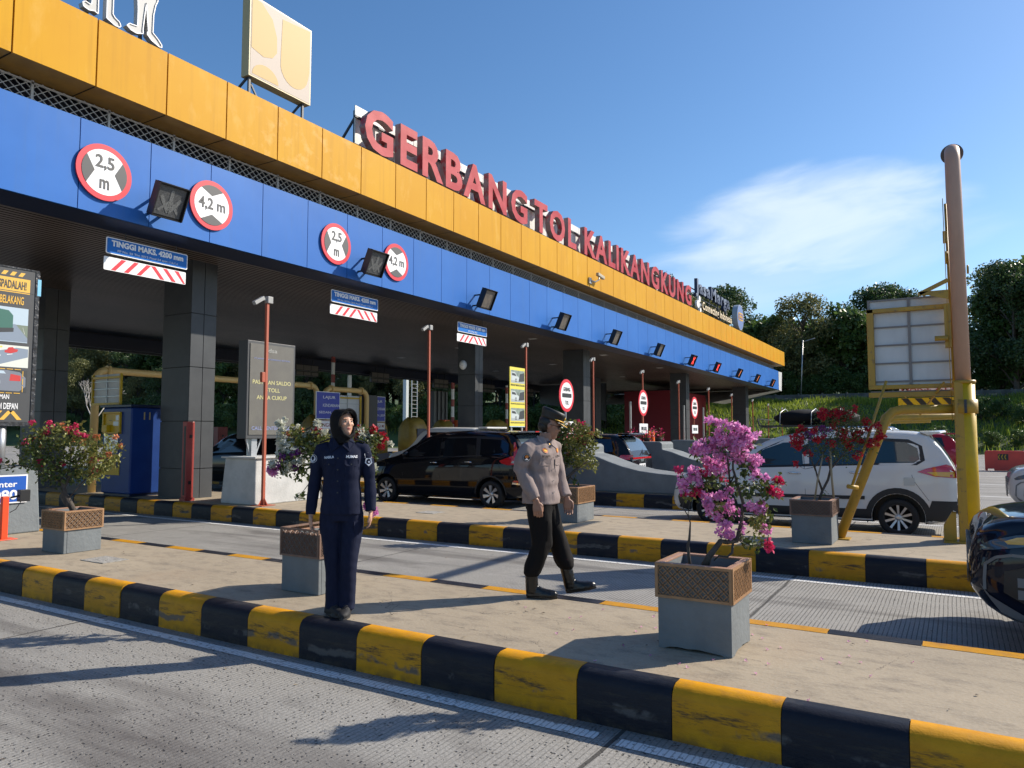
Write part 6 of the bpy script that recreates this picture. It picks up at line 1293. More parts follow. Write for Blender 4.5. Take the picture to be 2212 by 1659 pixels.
def mpv(loc,rz,label,paint,white,glass):
    L,W=4.86,1.86
    top=[(0,1.10),(.05,1.22),(.30,1.62),(.42,1.72),(.70,1.765),(1.5,1.79),(2.3,1.76),(2.9,1.64),(3.35,1.42),(3.72,1.18),(4.1,1.09),(4.5,.98),(4.72,.84),(4.80,.72),(4.86,.60)]
    belt=[(0,1.08),(.3,1.20),(1.2,1.17),(2.4,1.11),(3.3,1.05),(3.8,1.02),(4.4,.92),(4.72,.79),(4.86,.56)]
    bot=[(0,.36),(.15,.26),(.5,.22),(4.3,.20),(4.7,.24),(4.86,.34)]
    roofw=[(0,.78),(.4,.76),(2.4,.76),(3.0,.74),(3.7,.78),(4.86,.8)]
    plan=[(0,.88),(.10,.95),(.4,.985),(1,1),(3.9,1),(4.4,.955),(4.68,.86),(4.80,.74),(4.86,.62)]
    c=Car(label,loc,rz,L,W,top,belt,bot,roofw,plan,paint,name='people_carrier',cat='car')
    WR,WF=.86,4.0; r=.315
    c.shell([(WR,.40),(WF,.40)],.315)
    st='ten' if white else 'seven'
    c.wheel(WR,r,st); c.wheel(WF,r,st)
    # glass
    c.side_part('front_window',[(2.36,1.17),(2.40,1.58),(2.72,1.56),(3.05,1.44),(3.45,1.20),(3.42,1.13)],glass)
    c.side_part('rear_door_window',[(1.30,1.21),(1.36,1.62),(2.28,1.60),(2.25,1.17)],glass)
    c.side_part('quarter_window',[(.52,1.30),(.60,1.24),(1.18,1.22),(1.24,1.60),(.72,1.58),(.55,1.48)] if white else [(.42,1.30),(.52,1.24),(1.18,1.22),(1.24,1.60),(.62,1.58),(.45,1.48)],glass)
    c.side_part('window_surround',[(.44,1.28),(.56,1.20),(1.2,1.19),(2.3,1.14),(3.50,1.08),(3.52,1.16),(3.1,1.44),(2.72,1.61),(2.3,1.64),(1.3,1.66),(.68,1.63),(.48,1.52)],'black',off=.002)
    c.top_part('windshield',[(2.98,-.60),(3.66,-.72),(3.66,.72),(2.98,.60)],glass)
    c.top_part('rear_window',[(.07,-.62),(.36,-.60),(.36,.60),(.07,.62)],'glassg')
    # trim
    if white:
        def arch(x,r0,r1): return [(x+r1*math.cos(R(a)),.315+r1*math.sin(R(a))) for a in range(-14,195,11)]+[(x+r0*math.cos(R(a)),.315+r0*math.sin(R(a))) for a in range(194,-15,-11)]
        for ax in(WR,WF): c.side_part('arch_cladding',arch(ax,.405,.50),'clad',off=.008,cuts=1)
        c.side_part('bumper_cladding',[(.0,.36),(.0,.62),(.36,.62),(.40,.50),(.43,.30),(.2,.27)],'clad',off=.007)
        c.side_part('sill_cladding',[(1.28,.23),(1.30,.44),(3.56,.42),(3.58,.22)],'clad',off=.007); c.side_part('front_bumper_cladding',[(4.44,.24),(4.47,.42),(4.62,.40),(4.68,.3)],'clad',off=.007)
        c.side_part('door_moulding',[(1.36,.60),(1.36,.66),(3.5,.63),(3.5,.57)],'clad',off=.014)
        c.side_part('tail_light',[(.0,1.06),(.05,1.19),(.14,1.22),(.42,1.15),(.56,1.09),(.30,1.02),(.0,1.0)],'tail',off=.012)
        c.side_part('indicator',[(.02,1.01),(.02,1.10),(.42,1.09),(.30,1.03)],'amber',off=.018)
        c.side_part('fuel_flap',[(.60,.86),(.60,.99),(.76,.99),(.76,.86)],'steel',off=.010,sides=(1,))
        c.pad('tailgate_glass_wiper',[(-.2,1.12),(.25,1.14),(.25,1.16),(-.2,1.14)],'black',-.002,.03)
        b=MB(); b.box(-.07,.02,-.55,.55,.42,.56); b.box(-.10,.0,-.16,.16,.36,.42,1); b.build('tow_bumper',['chrome','black'],c.t,world=False,bev=.01)
    else:
        c.side_part('tail_light',[(.0,1.02),(.0,1.14),(.12,1.20),(.28,1.52),(.33,1.52),(.26,1.22),(.62,1.10),(.56,1.04),(.40,1.0)],'tail',off=.012)
        c.side_part('reverse_light',[(.0,1.03),(.0,1.09),(.28,1.10),(.30,1.05)],'lamp',off=.018)
        c.side_part('bumper_reflector',[(.0,.60),(.0,.64),(.22,.66),(.26,.62)],'tail',off=.012)
        c.side_part('bumper_chrome',[(.0,.55),(.0,.59),(.26,.61),(.28,.57)],'chrome',off=.012)
        c.side_part('arch_trim',[(WR+.44*math.cos(R(a)),.315+.44*math.sin(R(a))) for a in range(0,181,12)]+[(WR+.405*math.cos(R(a)),.315+.405*math.sin(R(a))) for a in range(180,-1,-12)],'clad',off=.004)
        c.pad('garnish',[(-.55,1.00),(.55,1.00),(.55,1.07),(-.55,1.07)],'chrome',-.001); c.pad('badge',[(-.7,.90),(-.55,.90),(-.55,.93),(-.7,.93)],'chrome',-.001)
    for sg in(1,-1):
        b=MB(); b.prism([(sg*.86,1.0),(sg*.60,1.02),(sg*.60,1.12),(sg*.84,1.16)],lambda u,v,d:(-.002-d,u,v),0,.008); b.build('tail_lamp_inner','tail',c.t,world=False)
    c.pad('number_plate',[(-.23,.74),(.23,.74),(.23,.88),(-.23,.88)],'dgrey' if not white else 'wtxt',-.001)
    c.pad('bumper_panel',[(-.75,.40),(.75,.40),(.75,.56),(-.75,.56)],'clad',-.001)
    b=MB(); b.loft([[(x,y,z+.0*abs(y)) for x,z in q] for y,q in [(-.66,[(.52,1.755),(.22,1.76),(.20,1.735),(.40,1.70)]),(-.4,[(.52,1.775),(.14,1.785),(.12,1.75),(.40,1.71)]),(.4,[(.52,1.775),(.14,1.785),(.12,1.75),(.40,1.71)]),(.66,[(.52,1.755),(.22,1.76),(.20,1.735),(.40,1.70)])]],sm=False); b.build('roof_spoiler',paint,c.t,world=False,bev=.01)
    b=MB(); b.box(.115,.135,-.09,.09,1.755,1.78); b.build('high_brake_light','tail',c.t,world=False)
    c.gaps([[(1.27,.40),(1.27,1.16),(1.30,1.62)],[(2.32,.30),(2.32,.7),(2.33,1.12),(2.38,1.6)],[(3.42,.30),(3.46,.75),(3.44,1.08)],[(.40,.62),(.62,.95),(.64,1.04)]])
    c.handle(2.50,1.02); c.handle(1.48,1.05); c.mirror(3.34,1.16,None if not white else 'cwhite')
    c.side_part('head_light',[(4.30,.80),(4.35,.93),(4.60,.86),(4.72,.74),(4.6,.70)],'lamp',off=.01); c.side_part('fog_lamp',[(4.5,.34),(4.5,.52),(4.64,.60),(4.70,.5),(4.66,.36)],'black',off=.008)
    if white:
        b=MB()
        for sg in(1,-1): b.tube([(.9,sg*.66,1.78),(1.0,sg*.66,1.84),(2.3,sg*.66,1.83),(2.5,sg*.66,1.77)],.018,8)
        b.build('roof_rail','chrome',c.t,world=False)
    return c
wc=mpv((0.0,14.95,0),R(180),'white people carrier with black cladding behind the yellow portal leg','cwhite',True,'glassb')
bc=mpv((-8.40,15.35,0),R(180),'black people carrier with red tail lights, passing behind the officer','cblack',False,'glass')
# luggage on the white car
lg=thing('roof_luggage','black tarpaulin wrapped luggage on a rack, strapped on the white people carrier roof','luggage',(-2.25,14.95,1.86))
b=MB(); n=22; rings=[]
for i,xx in enumerate(np.linspace(-.75,.75,13)):
    e=(1-abs(xx/.76)**4)**.5; rings.append([(-2.25+xx,14.95+.50*e*(abs(math.cos(t))**.6)*(1 if math.cos(t)>0 else -1)*(1+.04*math.sin(7*xx+3*t)),2.02+.15*max(e,.15)*(abs(math.sin(t))**.7)*(1 if math.sin(t)>0 else -1)+.02*math.sin(9*xx+2*t)) for t in [2*math.pi*k/n for k in range(n)]])
b.loft(rings); b.build('bag','hijab',lg)
b=MB(); 
for xx in(-2.8,-2.25,-1.8): b.tube([(xx,14.40,1.88),(xx,14.45,2.12),(xx,14.95,2.20),(xx,15.45,2.12),(xx,15.5,1.88)],.008,5)
b.build('strap','steel',lg)
b=MB()
for yy in(14.35,14.75,15.15,15.55): b.bar((-3.15,yy,1.87),(-1.4,yy,1.87),.025,.025)
for xx in(-3.1,-2.4,-1.5): b.bar((xx,14.3,1.85),(xx,15.6,1.85),.03,.03)
b.bar((-3.15,14.35,1.87),(-3.2,14.35,2.0),.02,.02); b.bar((-3.2,14.35,2.0),(-3.2,15.55,2.0),.02,.02); b.build('rack','black',lg)

# --- dark SUV nosing in from the right, lane between the two islands
def suv(loc,rz,label,paint,front=True):
    L,W=4.6,1.90
    top=[(0,1.0),(.06,1.18),(.3,1.60),(.6,1.70),(2.2,1.72),(2.7,1.60),(3.35,1.20),(3.5,1.145),(3.9,1.12),(4.2,1.085),(4.40,1.04),(4.51,.97),(4.575,.86),(4.60,.72)]
    belt=[(0,1.0),(.4,1.16),(2.4,1.10),(3.4,1.06),(3.9,1.02),(4.25,.95),(4.48,.84),(4.60,.60)]
    bot=[(0,.40),(.2,.30),(4.0,.26),(4.25,.27),(4.42,.33),(4.54,.43),(4.60,.52)]
    roofw=[(0,.76),(2.6,.74),(3.5,.80),(4.6,.8)]
    plan=[(0,.88),(.1,.95),(.4,1),(3.95,1),(4.25,.975),(4.42,.93),(4.52,.86),(4.58,.77),(4.60,.68)]
    c=Car(label,loc,rz,L,W,top,belt,bot,roofw,plan,paint,name='suv',cat='car')
    r=.35; c.shell([(.85,.44),(3.62,.44)],.35); c.wheel(.85,r,'five'); c.wheel(3.62,r,'five')
    c.side_part('front_window',[(2.2,1.15),(2.25,1.52),(2.6,1.48),(3.2,1.17),(3.15,1.12)],'glass'); c.side_part('rear_door_window',[(.7,1.22),(.8,1.56),(2.1,1.54),(2.08,1.16)],'glass')
    c.top_part('windshield',[(2.75,-.62),(3.38,-.74),(3.38,.74),(2.75,.62)],'glassb'); c.top_part('rear_window',[(.08,-.6),(.34,-.58),(.34,.58),(.08,.6)],'glassg')
    c.side_part('head_light',[(3.98,.93),(4.05,.985),(4.28,.955),(4.45,.90),(4.52,.85),(4.50,.82),(4.3,.86)],'glassg',off=.008); c.side_part('indicator',[(4.06,.93),(4.08,.965),(4.28,.94),(4.36,.905),(4.34,.885),(4.24,.89)],'amber',off=.016)
    b=MB()
    for k in(1,-1):
        b=MB(); c.strip(b,[(4.05,.80),(4.32,.805),(4.42,.78),(4.49,.72),(4.50,.60),(4.50,.52)],.022,.014,k); b.build('bumper_trim','skidg',c.t,world=False)
    c.side_part('lamp_pod',[(4.12,.44),(4.12,.70),(4.22,.73),(4.37,.68),(4.38,.52),(4.22,.43)],'black',off=.010)
    for k in(1,-1):
        b=MB()
        for (u0,u1,v0,v1) in((4.14,4.20,.58,.65),(4.22,4.29,.57,.64),(4.14,4.20,.48,.55),(4.22,4.29,.48,.55)):
            V=[(u,k*(c.side(u,v)+.016),v) for u,v in((u0,v0),(u1,v0),(u1,v1),(u0,v1))]; b.add(V,[(0,1,2,3)])
        b.build('lower_lamp','skidg',c.t,world=False)
    c.side_part('skid_trim',[(4.33,.40),(4.47,.48),(4.53,.56),(4.50,.50),(4.46,.44),(4.40,.36),(4.2,.27),(4.1,.27)],'skidg',off=.010)
    c.side_part('arch_trim',[(3.16,.34),(3.2,.62),(3.4,.80),(3.62,.83),(3.86,.79),(4.05,.60),(4.1,.34),(4.05,.34),(3.95,.6),(3.62,.78),(3.3,.62),(3.2,.34)],'clad',off=.005)
    b=MB()
    for k in range(6): z=.60+k*.045; b.bar((4.594,-.42,z),(4.594,.42,z),.02,.015)
    for k in range(9): y=-.4+k*.1; b.bar((4.592,y,.58),(4.592,y,.84),.012,.02)
    b.build('grille','skidg',c.t,world=False); c.pad('number_plate',[(-.22,.46),(.22,.46),(.22,.58),(-.22,.58)],'dgrey',4.601)
    c.gaps([[(3.1,.30),(3.2,.85),(3.18,1.08)],[(2.15,.3),(2.15,1.12)]]); c.handle(2.35,1.0); c.mirror(3.1,1.18)
    b=MB(); b.bar((3.5,.55,1.14),(4.3,.62,1.045),.01,.012); b.bar((3.5,-.55,1.14),(4.3,-.62,1.045),.01,.012); b.build('bonnet_crease',paint,c.t,world=False)
    return c
suv((4.66,7.76,0),R(180),'dark blue-black SUV nosing into the lane at the right edge','cnavy')
suv((5.48,18.2,0),R(180),'silver SUV nose at the far right edge, beyond the yellow post','csilver')
# simple rear views farther away
def hatch(loc,rz,label,paint,name='parked_car',van=False,rearonly=False):
    L,W=4.3,1.8; tz=1.72 if not van else 1.92
    top=[(0,1.0),(.08,1.2),(.35,tz-.14),(.7,tz-.02),(2.2,tz),(2.7,tz-.12),(3.3,1.2),(3.9,1.05),(4.2,.85),(4.3,.6)]
    belt=[(0,1.0),(.4,1.12),(3.2,1.05),(3.9,.95),(4.3,.55)]; bot=[(0,.4),(.2,.28),(4,.26),(4.3,.4)]
    c=Car(label,loc,rz,L,W,top,belt,bot,[(0,.8),(4.3,.8)],[(0,.88),(.15,.96),(.5,1),(3.7,1),(4.1,.9),(4.3,.65)],paint,name=name)
    c.shell([(.8,.39),(3.45,.39)],.32); c.wheel(.8,.32,'five'); c.wheel(3.45,.32,'five')
    c.side_part('side_window',[(.55,1.2),(.65,tz-.16),(2.4,tz-.16),(3.1,1.15),(3.05,1.12)],'glass'); c.top_part('windshield',[(2.75,-.62),(3.3,-.74),(3.3,.74),(2.75,.62)],'glass'); c.top_part('rear_window',[(.09,-.66),(.38,-.62),(.38,.62),(.09,.66)],'glassg')
    c.side_part('tail_light',[(.0,1.0),(.0,1.12),(.3,1.12),(.36,1.06),(.2,.98)],'tail',off=.012); c.side_part('head_light',[(3.9,.78),(3.92,.88),(4.1,.86),(4.22,.74)],'lamp',off=.01)
    c.pad('lamp_bar',[(-.72,1.0),(.72,1.0),(.72,1.05),(-.72,1.05)],'tail',-.001); c.pad('number_plate',[(-.24,.72),(.24,.72),(.24,.86),(-.24,.86)],'wtxt',-.001); c.pad('bumper_panel',[(-.8,.42),(.8,.42),(.8,.66),(-.8,.66)],'clad',-.001)
    b=MB(); text(b,'K 1321 KJ',0,.765,.38,.06,lambda u,v,d:(-.008-d,-u,v),0,0,.008,align='C'); b.build('plate_lettering','dgrey',c.t,world=False)
    b=MB(); b.box(.15,.5,-.62,.62,tz-.05,tz+.01); b.build('roof_spoiler',paint,c.t,world=False,bev=.02)
    b=MB(); b.bar((-.01,0,1.12),(.12,-.3,1.27),.02,.02); b.build('rear_wiper','black',c.t,world=False)
    c.gaps([[(2.1,.3),(2.1,1.1)],[(1.15,.4),(1.15,1.12)]]); c.handle(2.3,1.0); c.handle(1.3,1.0); return c
hatch((-7.75,20.2,0),R(180),'black SUV seen from behind with a white number plate, between the grey lane walls','cblack')
hatch((-16.4,15.4,0),R(180),'black hatchback ahead of the black people carrier, between column and white block','cblack')
hatch((-12.6,20.3,0),R(180),'white van whose roof shows behind the black people carrier','cwhite',van=True,name='van')
hatch((-33,24.5,0),R(180),'green car partly hidden between the grey column and the display screen','cgreen')
hatch((.2,34.5,0),R(180),'red car seen past the rear of the white people carrier','cred')

# ================================================================= PEOPLE
def ering(c,a,b,ux=(1,0,0),uy=(0,1,0),n=20,sq=2.0,twist=0):
    c=Vector(c);ux=Vector(ux);uy=Vector(uy); r=[]
    for k in range(n):
        t=2*math.pi*k/n+twist; ct,st=math.cos(t),math.sin(t); e=2/sq
        r.append(c+ux*a*(abs(ct)**e)*(1 if ct>=0 else -1)+uy*b*(abs(st)**e)*(1 if st>=0 else -1))
    return r
def lofted(b,specs,rot=0,n=24,sq=2.2):
    """specs: (x,y,z,a,b[,rot]) horizontal elliptical rings"""
    rings=[]
    for q in specs:
        x,y,z,a,bb=q[:5]; ro=q[5] if len(q)>5 else rot; u=(math.cos(ro),math.sin(ro),0); v=(-math.sin(ro),math.cos(ro),0); rings.append(ering((x,y,z),a,bb,u,v,n,sq))
    b.loft(rings)
def remeshed(mb,name,mt,parent,vox,smooth=4,wr=None,seed=0):
    o=mb.build(name,mt,None); md=o.modifiers.new('r','REMESH'); md.mode='VOXEL'; md.voxel_size=vox; md.use_smooth_shade=True
    if smooth: sm=o.modifiers.new('s','SMOOTH'); sm.iterations=smooth; sm.factor=.5
    dg=bpy.context.evaluated_depsgraph_get(); me=bpy.data.meshes.new_from_object(o.evaluated_get(dg)); o.modifiers.clear(); o.data=me
    me.materials.clear(); me.materials.append(M[mt])
    if wr:
        n=len(me.vertices); co=np.empty(n*3); me.vertices.foreach_get('co',co); co=co.reshape(-1,3); no=np.empty(n*3); me.vertices.foreach_get('normal',no); no=no.reshape(-1,3)
        co=co+no*wr(co)[:,None]; me.vertices.foreach_set('co',co.reshape(-1)); me.update()
    me.polygons.foreach_set('use_smooth',[True]*len(me.polygons)); o.parent=parent; return o
def hand(b,w,dirn,palmn,thumb,s=1.0,curl=.5):
    """w wrist; dirn finger direction; palmn normal of the back of the hand; thumb side vector"""
    w=Vector(w); d=Vector(dirn).normalized(); n=Vector(palmn).normalized(); t=Vector(thumb).normalized()
    rings=[]
    for f,a,bb in((-.02,.024,.020),(.0,.026,.019),(.03,.036,.016),(.06,.041,.015),(.082,.040,.013)): rings.append(ering(w+d*f*s,a*s,bb*s,t,n,16,2.6))
    b.loft(rings)
    for i,(off,L) in enumerate(((.031,.066),(.0105,.074),(-.0105,.069),(-.031,.054))):
        p=w+d*.078*s+t*off*s; c=curl*(1+.15*i); q=[p]
        dd=d
        for j,fr in enumerate((.42,.32,.26)):
            ang=c*(.45+.35*j); dd=(d*math.cos(ang*(j+1)*.6)-n*math.sin(ang*(j+1)*.6)).normalized(); q.append(q[-1]+dd*L*fr*s)
        b.tube(q,[.0092*s,.0088*s,.0082*s,.0062*s],10); b.ell(q[-1],(.0062*s,)*3,8,6)
    p=w+d*.018*s+t*.026*s; b.tube([p,p+(t*.55+d*.7)*.03*s-n*.006*s,p+(t*.6+d*1.5)*.03*s-n*.012*s,p+(t*.5+d*2.3)*.03*s-n*.018*s],[.013*s,.0115*s,.0095*s,.0075*s],10); b.ell(p+(t*.5+d*2.3)*.03*s-n*.018*s,(.0075*s,)*3,8,6)
def head(b,c,yaw,pit,s=1.0,neck=None):
    """c = centre of the skull; local +y is the face"""
    Rm=Matrix.Rotation(yaw,4,'Z')@Matrix.Rotation(pit,4,'X'); T=lambda x,y,z:Vector(c)+Rm@Vector((x*s,y*s,z*s))
    b.ell(T(0,-.012,.03),(.074*s,.092*s,.085*s),24,16,M4=Rm.to_3x3())
    rings=[]
    for z,a,bb,y in((.04,.066,.062,.022),(.01,.066,.066,.024),(-.02,.063,.066,.026),(-.05,.056,.058,.032),(-.075,.044,.045,.042),(-.095,.030,.030,.054),(-.108,.016,.016,.06)):
        rings.append([T(a*math.cos(t)*(1),y+bb*math.sin(t),z) for t in [2*math.pi*k/20 for k in range(20)]])
    b.loft(rings)
    b.loft([[T(x*w_,y,z) for x,z,w_ in ()] for y in ()] ) if False else None
    # nose, cheeks, lips, ears, brow
    b.loft([[T(dx*w_,y+dy,z) for dx,dy in((-1,-.01),(-.5,.012*q),(0,.019*q),(.5,.012*q),(1,-.01),(0,-.02))] for z,w_,y,q in((.028,.010,.083,.3),(.008,.011,.087,.6),(-.010,.0155,.090,1.0),(-.018,.0175,.089,.9),(-.024,.013,.086,.3))])
    for sx in(-1,1):
        b.ell(T(sx*.036,.066,-.012),(.022*s,.022*s,.02*s),12,8); b.ell(T(sx*.03,.074,.036),(.022*s,.012*s,.006*s),12,6,M4=Rm.to_3x3())
        b.ell(T(sx*.072,-.005,-.002),(.008*s,.018*s,.030*s),10,8,M4=Rm.to_3x3())
    b.ell(T(0,.083,-.043),(.022*s,.010*s,.006*s),12,6,M4=Rm.to_3x3()); b.ell(T(0,.080,-.053),(.018*s,.010*s,.007*s),12,6,M4=Rm.to_3x3()); b.ell(T(0,.078,-.082),(.018*s,.014*s,.014*s),12,6)
    return T,Rm
def face_bits(T,Rm,par,s=1.0,eyes=True,brow=True,lipm='lip'):
    if eyes:
        for sx in(-1,1):
            b=MB(); b.ell(T(sx*.029,.078,.013),(.0135*s,.007*s,.0052*s),12,8,M4=Rm.to_3x3()); b.build('eye','eyew',par,world=False)
            b=MB(); b.ell(T(sx*.029,.0835,.013),(.0055*s,.003*s,.0050*s),10,6,M4=Rm.to_3x3()); b.build('iris','hair',par,world=False)
            b=MB(); b.tube([T(sx*.014,.0835,.014),T(sx*.029,.0855,.0195),T(sx*.044,.079,.014)],.0018*s,5); b.build('eyelid','hair',par,world=False)
    if brow:
        for sx in(-1,1): b=MB(); b.tube([T(sx*.014,.0865,.031),T(sx*.030,.0855,.037),T(sx*.050,.073,.031)],[.0022*s,.0028*s,.0015*s],5,sq=.6); b.build('eyebrow','hair',par,world=False)
    b=MB(); b.ell(T(0,.0885,-.0435),(.021*s,.007*s,.0042*s),12,6,M4=Rm.to_3x3()); b.ell(T(0,.086,-.052),(.016*s,.007*s,.0048*s),12,6,M4=Rm.to_3x3()); b.build('lips',lipm,par,world=False)
def decal(txt,obj,ctr,dirn,wd,ht,mt,name,par,off=.0015,tilt=0,bold=.01):
    """lettering laid on a garment: shoots each point along dirn onto obj (all local)"""
    bv=BVHTree.FromObject(obj,bpy.context.evaluated_depsgraph_get()) if False else BVHTree.FromPolygons([v.co for v in obj.data.vertices],[p.vertices for p in obj.data.polygons])
    d=Vector(dirn).normalized(); rt=d.cross(Vector((0,0,1))).normalized(); up=rt.cross(d)
    if tilt: rt,up=rt*math.cos(tilt)+up*math.sin(tilt),up*math.cos(tilt)-rt*math.sin(tilt)
    b=MB()
    def fn(u,v,q):
        o=Vector(ctr)+rt*u+up*v-d*.3; h=bv.ray_cast(o,d,.8)[0]
        return (h if h is not None else Vector(ctr)+rt*u+up*v)-d*(off+q)
    if isinstance(txt,str): text(b,txt,0,-ht/2,wd,ht,fn,0,0,bold,thick=.001,align='C')
    else:
        for k,(poly,mi) in enumerate(txt): b.prism(poly,fn,.0012*k,.001+.0012*k,mi)
    return b.build(name,mt,par,world=False)
def circ(r,n=28,cx=0,cy=0,sy=1): return [(cx+r*math.cos(2*math.pi*k/n),cy+r*sy*math.sin(2*math.pi*k/n)) for k in range(n)]
def wrinkle(seed,amp,kx=16,kz=9):
    def f(co):
        x,y,z=co[:,0],co[:,1],co[:,2]; r=np.zeros(len(co)); g=np.random.default_rng(seed)
        for i in range(7):
            a=g.normal(0,1,3)*np.array([kx,kx,kz])*(1+.4*i); r+=np.sin(x*a[0]+y*a[1]+z*a[2]+g.random()*6)/(1+.5*i)
        return amp*(np.abs(r)**.8*np.sign(r))
    return f

# ---------------- woman in navy uniform (x = her right, y = forward)
FW=math.atan2(-.716,.70)-R(8)
wo=thing('person','woman in black headscarf and navy HUMAS uniform standing with arms at her sides','person',(-4.24,4.40,KH),FW-R(90))
def P(x,z,y=0): return (-x,y,z)      # x given as seen from the front (her left positive)
b=MB()
HY=R(36); HC=(-.012,.03,1.515)
Tn,Rm=head(b,HC,HY,R(2),.92)
lofted(b,[(0,-.005,1.30,.055,.055),(-.004,.005,1.38,.048,.050),(-.008,.012,1.46,.046,.048)])
lofted(b,[(0,0,.83,.11,.08),(0,0,.9,.12,.085),(0,0,1.0,.12,.09),(0,0,1.15,.125,.09),(0,0,1.28,.15,.085),(0,-.005,1.34,.10,.06)])
for sx in(-1,1):
    sh=Vector(P(.175*sx,1.30)); el=Vector(P(.215*sx,1.06,-.01)); wr=Vector(P(.235*sx,.80+.01*sx,.03)); b.tube([Vector(P(.10*sx,1.32)),sh,el,wr],[.036,.032,.028,.022],14)
    hp=Vector(P(.085*sx,.80)); kn=Vector(P(.07*sx,.45,.01)); an=Vector(P(.06*sx,.08,-.01)); b.tube([hp,kn,an],[.06,.045,.032],14)
    hand(b,wr,Vector(P(-.02*sx,-1,.12)),Vector(P(sx*.9,0,.15)),Vector((0,1,0)),.92,.45)
body=remeshed(b,'body','skin',wo,.0045,3)
face_bits(Tn,Rm,wo,.92)
# headscarf: a close shell around the head, open at the face
b=MB(); Rh=Matrix.Rotation(HY,4,'Z')
rings=[];zs=[(.122,.03,.03,-.0),(.112,.070,.075,-.004),(.09,.092,.098,-.006),(.05,.103,.112,-.010),(0,.102,.112,-.014),(-.04,.096,.106,-.016),(-.08,.086,.094,-.016),(-.12,.075,.082,-.012),(-.155,.070,.076,-.006)]
def hj(z,a,bb,y0,inner=0):
    r=[]; 
    for k in range(41):
        t=R(-235+290*k/40)   # leaves the front open
        op={True:1}.get(True)
        half=0 if z>.088 else (47 if z>-.06 else (47*max(0,(z+.115)/.055)))
        t=R(90+half+(360-2*half)*k/40); r.append(Vector(HC)+Rh@Vector(((a-inner)*math.cos(t),y0+(bb-inner)*math.sin(t),z)))
    return r
outer=[hj(*q) for q in zs]; inn=[hj(*q,.012) for q in zs]
V=[v for r in outer for v in r]+[v for r in inn for v in r]; m_=41; K=len(zs); F=[]
for i in range(K-1):
    for k in range(40):
        F+=[(i*m_+k,i*m_+k+1,(i+1)*m_+k+1,(i+1)*m_+k),(K*m_+i*m_+k,K*m_+(i+1)*m_+k,K*m_+(i+1)*m_+k+1,K*m_+i*m_+k+1)]
    F+=[(i*m_,(i+1)*m_,K*m_+(i+1)*m_,K*m_+i*m_),(i*m_+40,K*m_+i*m_+40,K*m_+(i+1)*m_+40,(i+1)*m_+40)]
F+=[(k,K*m_+k,K*m_+k+1,k+1) for k in range(40)]+[((K-1)*m_+k,(K-1)*m_+k+1,K*m_+(K-1)*m_+k+1,K*m_+(K-1)*m_+k) for k in range(40)]
b.add(V,F,0,True)
# padded brim over the forehead and folds at the throat
def arc(rad,zc,yy,a0,a1,r0,n=18,zz=.0):
    pts=[];rs=[]
    for k in range(n):
        t=R(a0+(a1-a0)*k/(n-1)); pts.append(Vector(HC)+Rh@Vector((rad*math.cos(t),yy+.012*math.sin(t),zc+rad*1.22*math.sin(t)))); rs.append(r0*(.55+.45*math.sin(math.pi*k/(n-1))))
    b.tube(pts,rs,10)
arc(.083,.006,.062,-30,210,.010)
arc(.080,.016,.074,25,155,.010)
b.tube([Vector(HC)+Rh@Vector(v) for v in((-.062,.055,-.03),(-.045,.075,-.085),(0,.082,-.112),(.045,.075,-.085),(.062,.055,-.03))],[.012,.016,.018,.016,.012],10)
lofted(b,[(0,0,1.31,.080,.072),(-.004,.008,1.36,.070,.072),(-.008,.014,1.41,.072,.078),(-.01,.02,1.44,.070,.078)])
remeshed(b,'headscarf','hijab',wo,.006,3)
# shirt
b=MB()
lofted(b,[(0,.0,.795,.168,.130),(0,.002,.83,.168,.130),(0,.004,.95,.155,.122),(0,.006,1.06,.146,.116),(0,.010,1.16,.152,.120),(0,.008,1.24,.168,.115),(0,.0,1.30,.168,.098),(0,-.006,1.345,.118,.078),(0,-.004,1.38,.070,.064)],sq=2.5,n=32)
for sx in(-1,1):
    b.tube([Vector(P(.10*sx,1.325)),Vector(P(.165*sx,1.305)),Vector(P(.197*sx,1.22,-.004)),Vector(P(.214*sx,1.07,-.008)),Vector(P(.226*sx,.94,.008)),Vector(P(.236*sx,.815 if sx>0 else .79,.028))],[.046,.054,.050,.045,.042,.038],18,sq=1.08)
shirt=remeshed(b,'shirt','uni_n',wo,.0075,3,wrinkle(3,.0032,13,12))
# collar, placket, pockets, epaulettes
b=MB()
for sx in(-1,1):
    pts=[(.012*sx,.095,1.335),(.05*sx,.082,1.385),(.078*sx,.03,1.40),(.105*sx,.055,1.355),(.072*sx,.108,1.285)]
    V=[Vector((-x,y,z)) for x,y,z in pts]; V2=[v+Vector((0,.004,.006)) for v in V]; b=MB(); b.add(V+V2,[(0,1,2,3,4),(9,8,7,6,5)]+[(i,(i+1)%5,5+(i+1)%5,5+i) for i in range(5)]); b.build('collar','uni_n',wo,world=False)
front=(0,-1,0)
decal([([(-.006,-.26),(.010,-.26),(.012,.22),(-.004,.24)],0)],shirt,(.0,0,1.06),front,0,0,['uni_n'],'placket',wo,off=.004)
for k,z in enumerate((1.24,1.15,1.06,.97)): decal([(circ(.0065,12),0)],shirt,(.018,0,z),front,0,0,['sole'],'button',wo,off=.005)
for sx in(-1,1):
    decal([([(-.05,-.075),(.05,-.075),(.05,.01),(-.05,.01)],0)],shirt,(-.088*sx,0,1.16),front,0,0,['uni_n'],'breast_pocket',wo,off=.003)
    decal([([(-.052,-.005),(-.035,-.022),(.035,-.022),(.052,-.005),(.052,.028),(-.052,.028)],0),(circ(.006,10,0,-.008),1)],shirt,(-.088*sx,0,1.20),front,0,0,['uni_n','sole'],'pocket_flap',wo,off=.007)
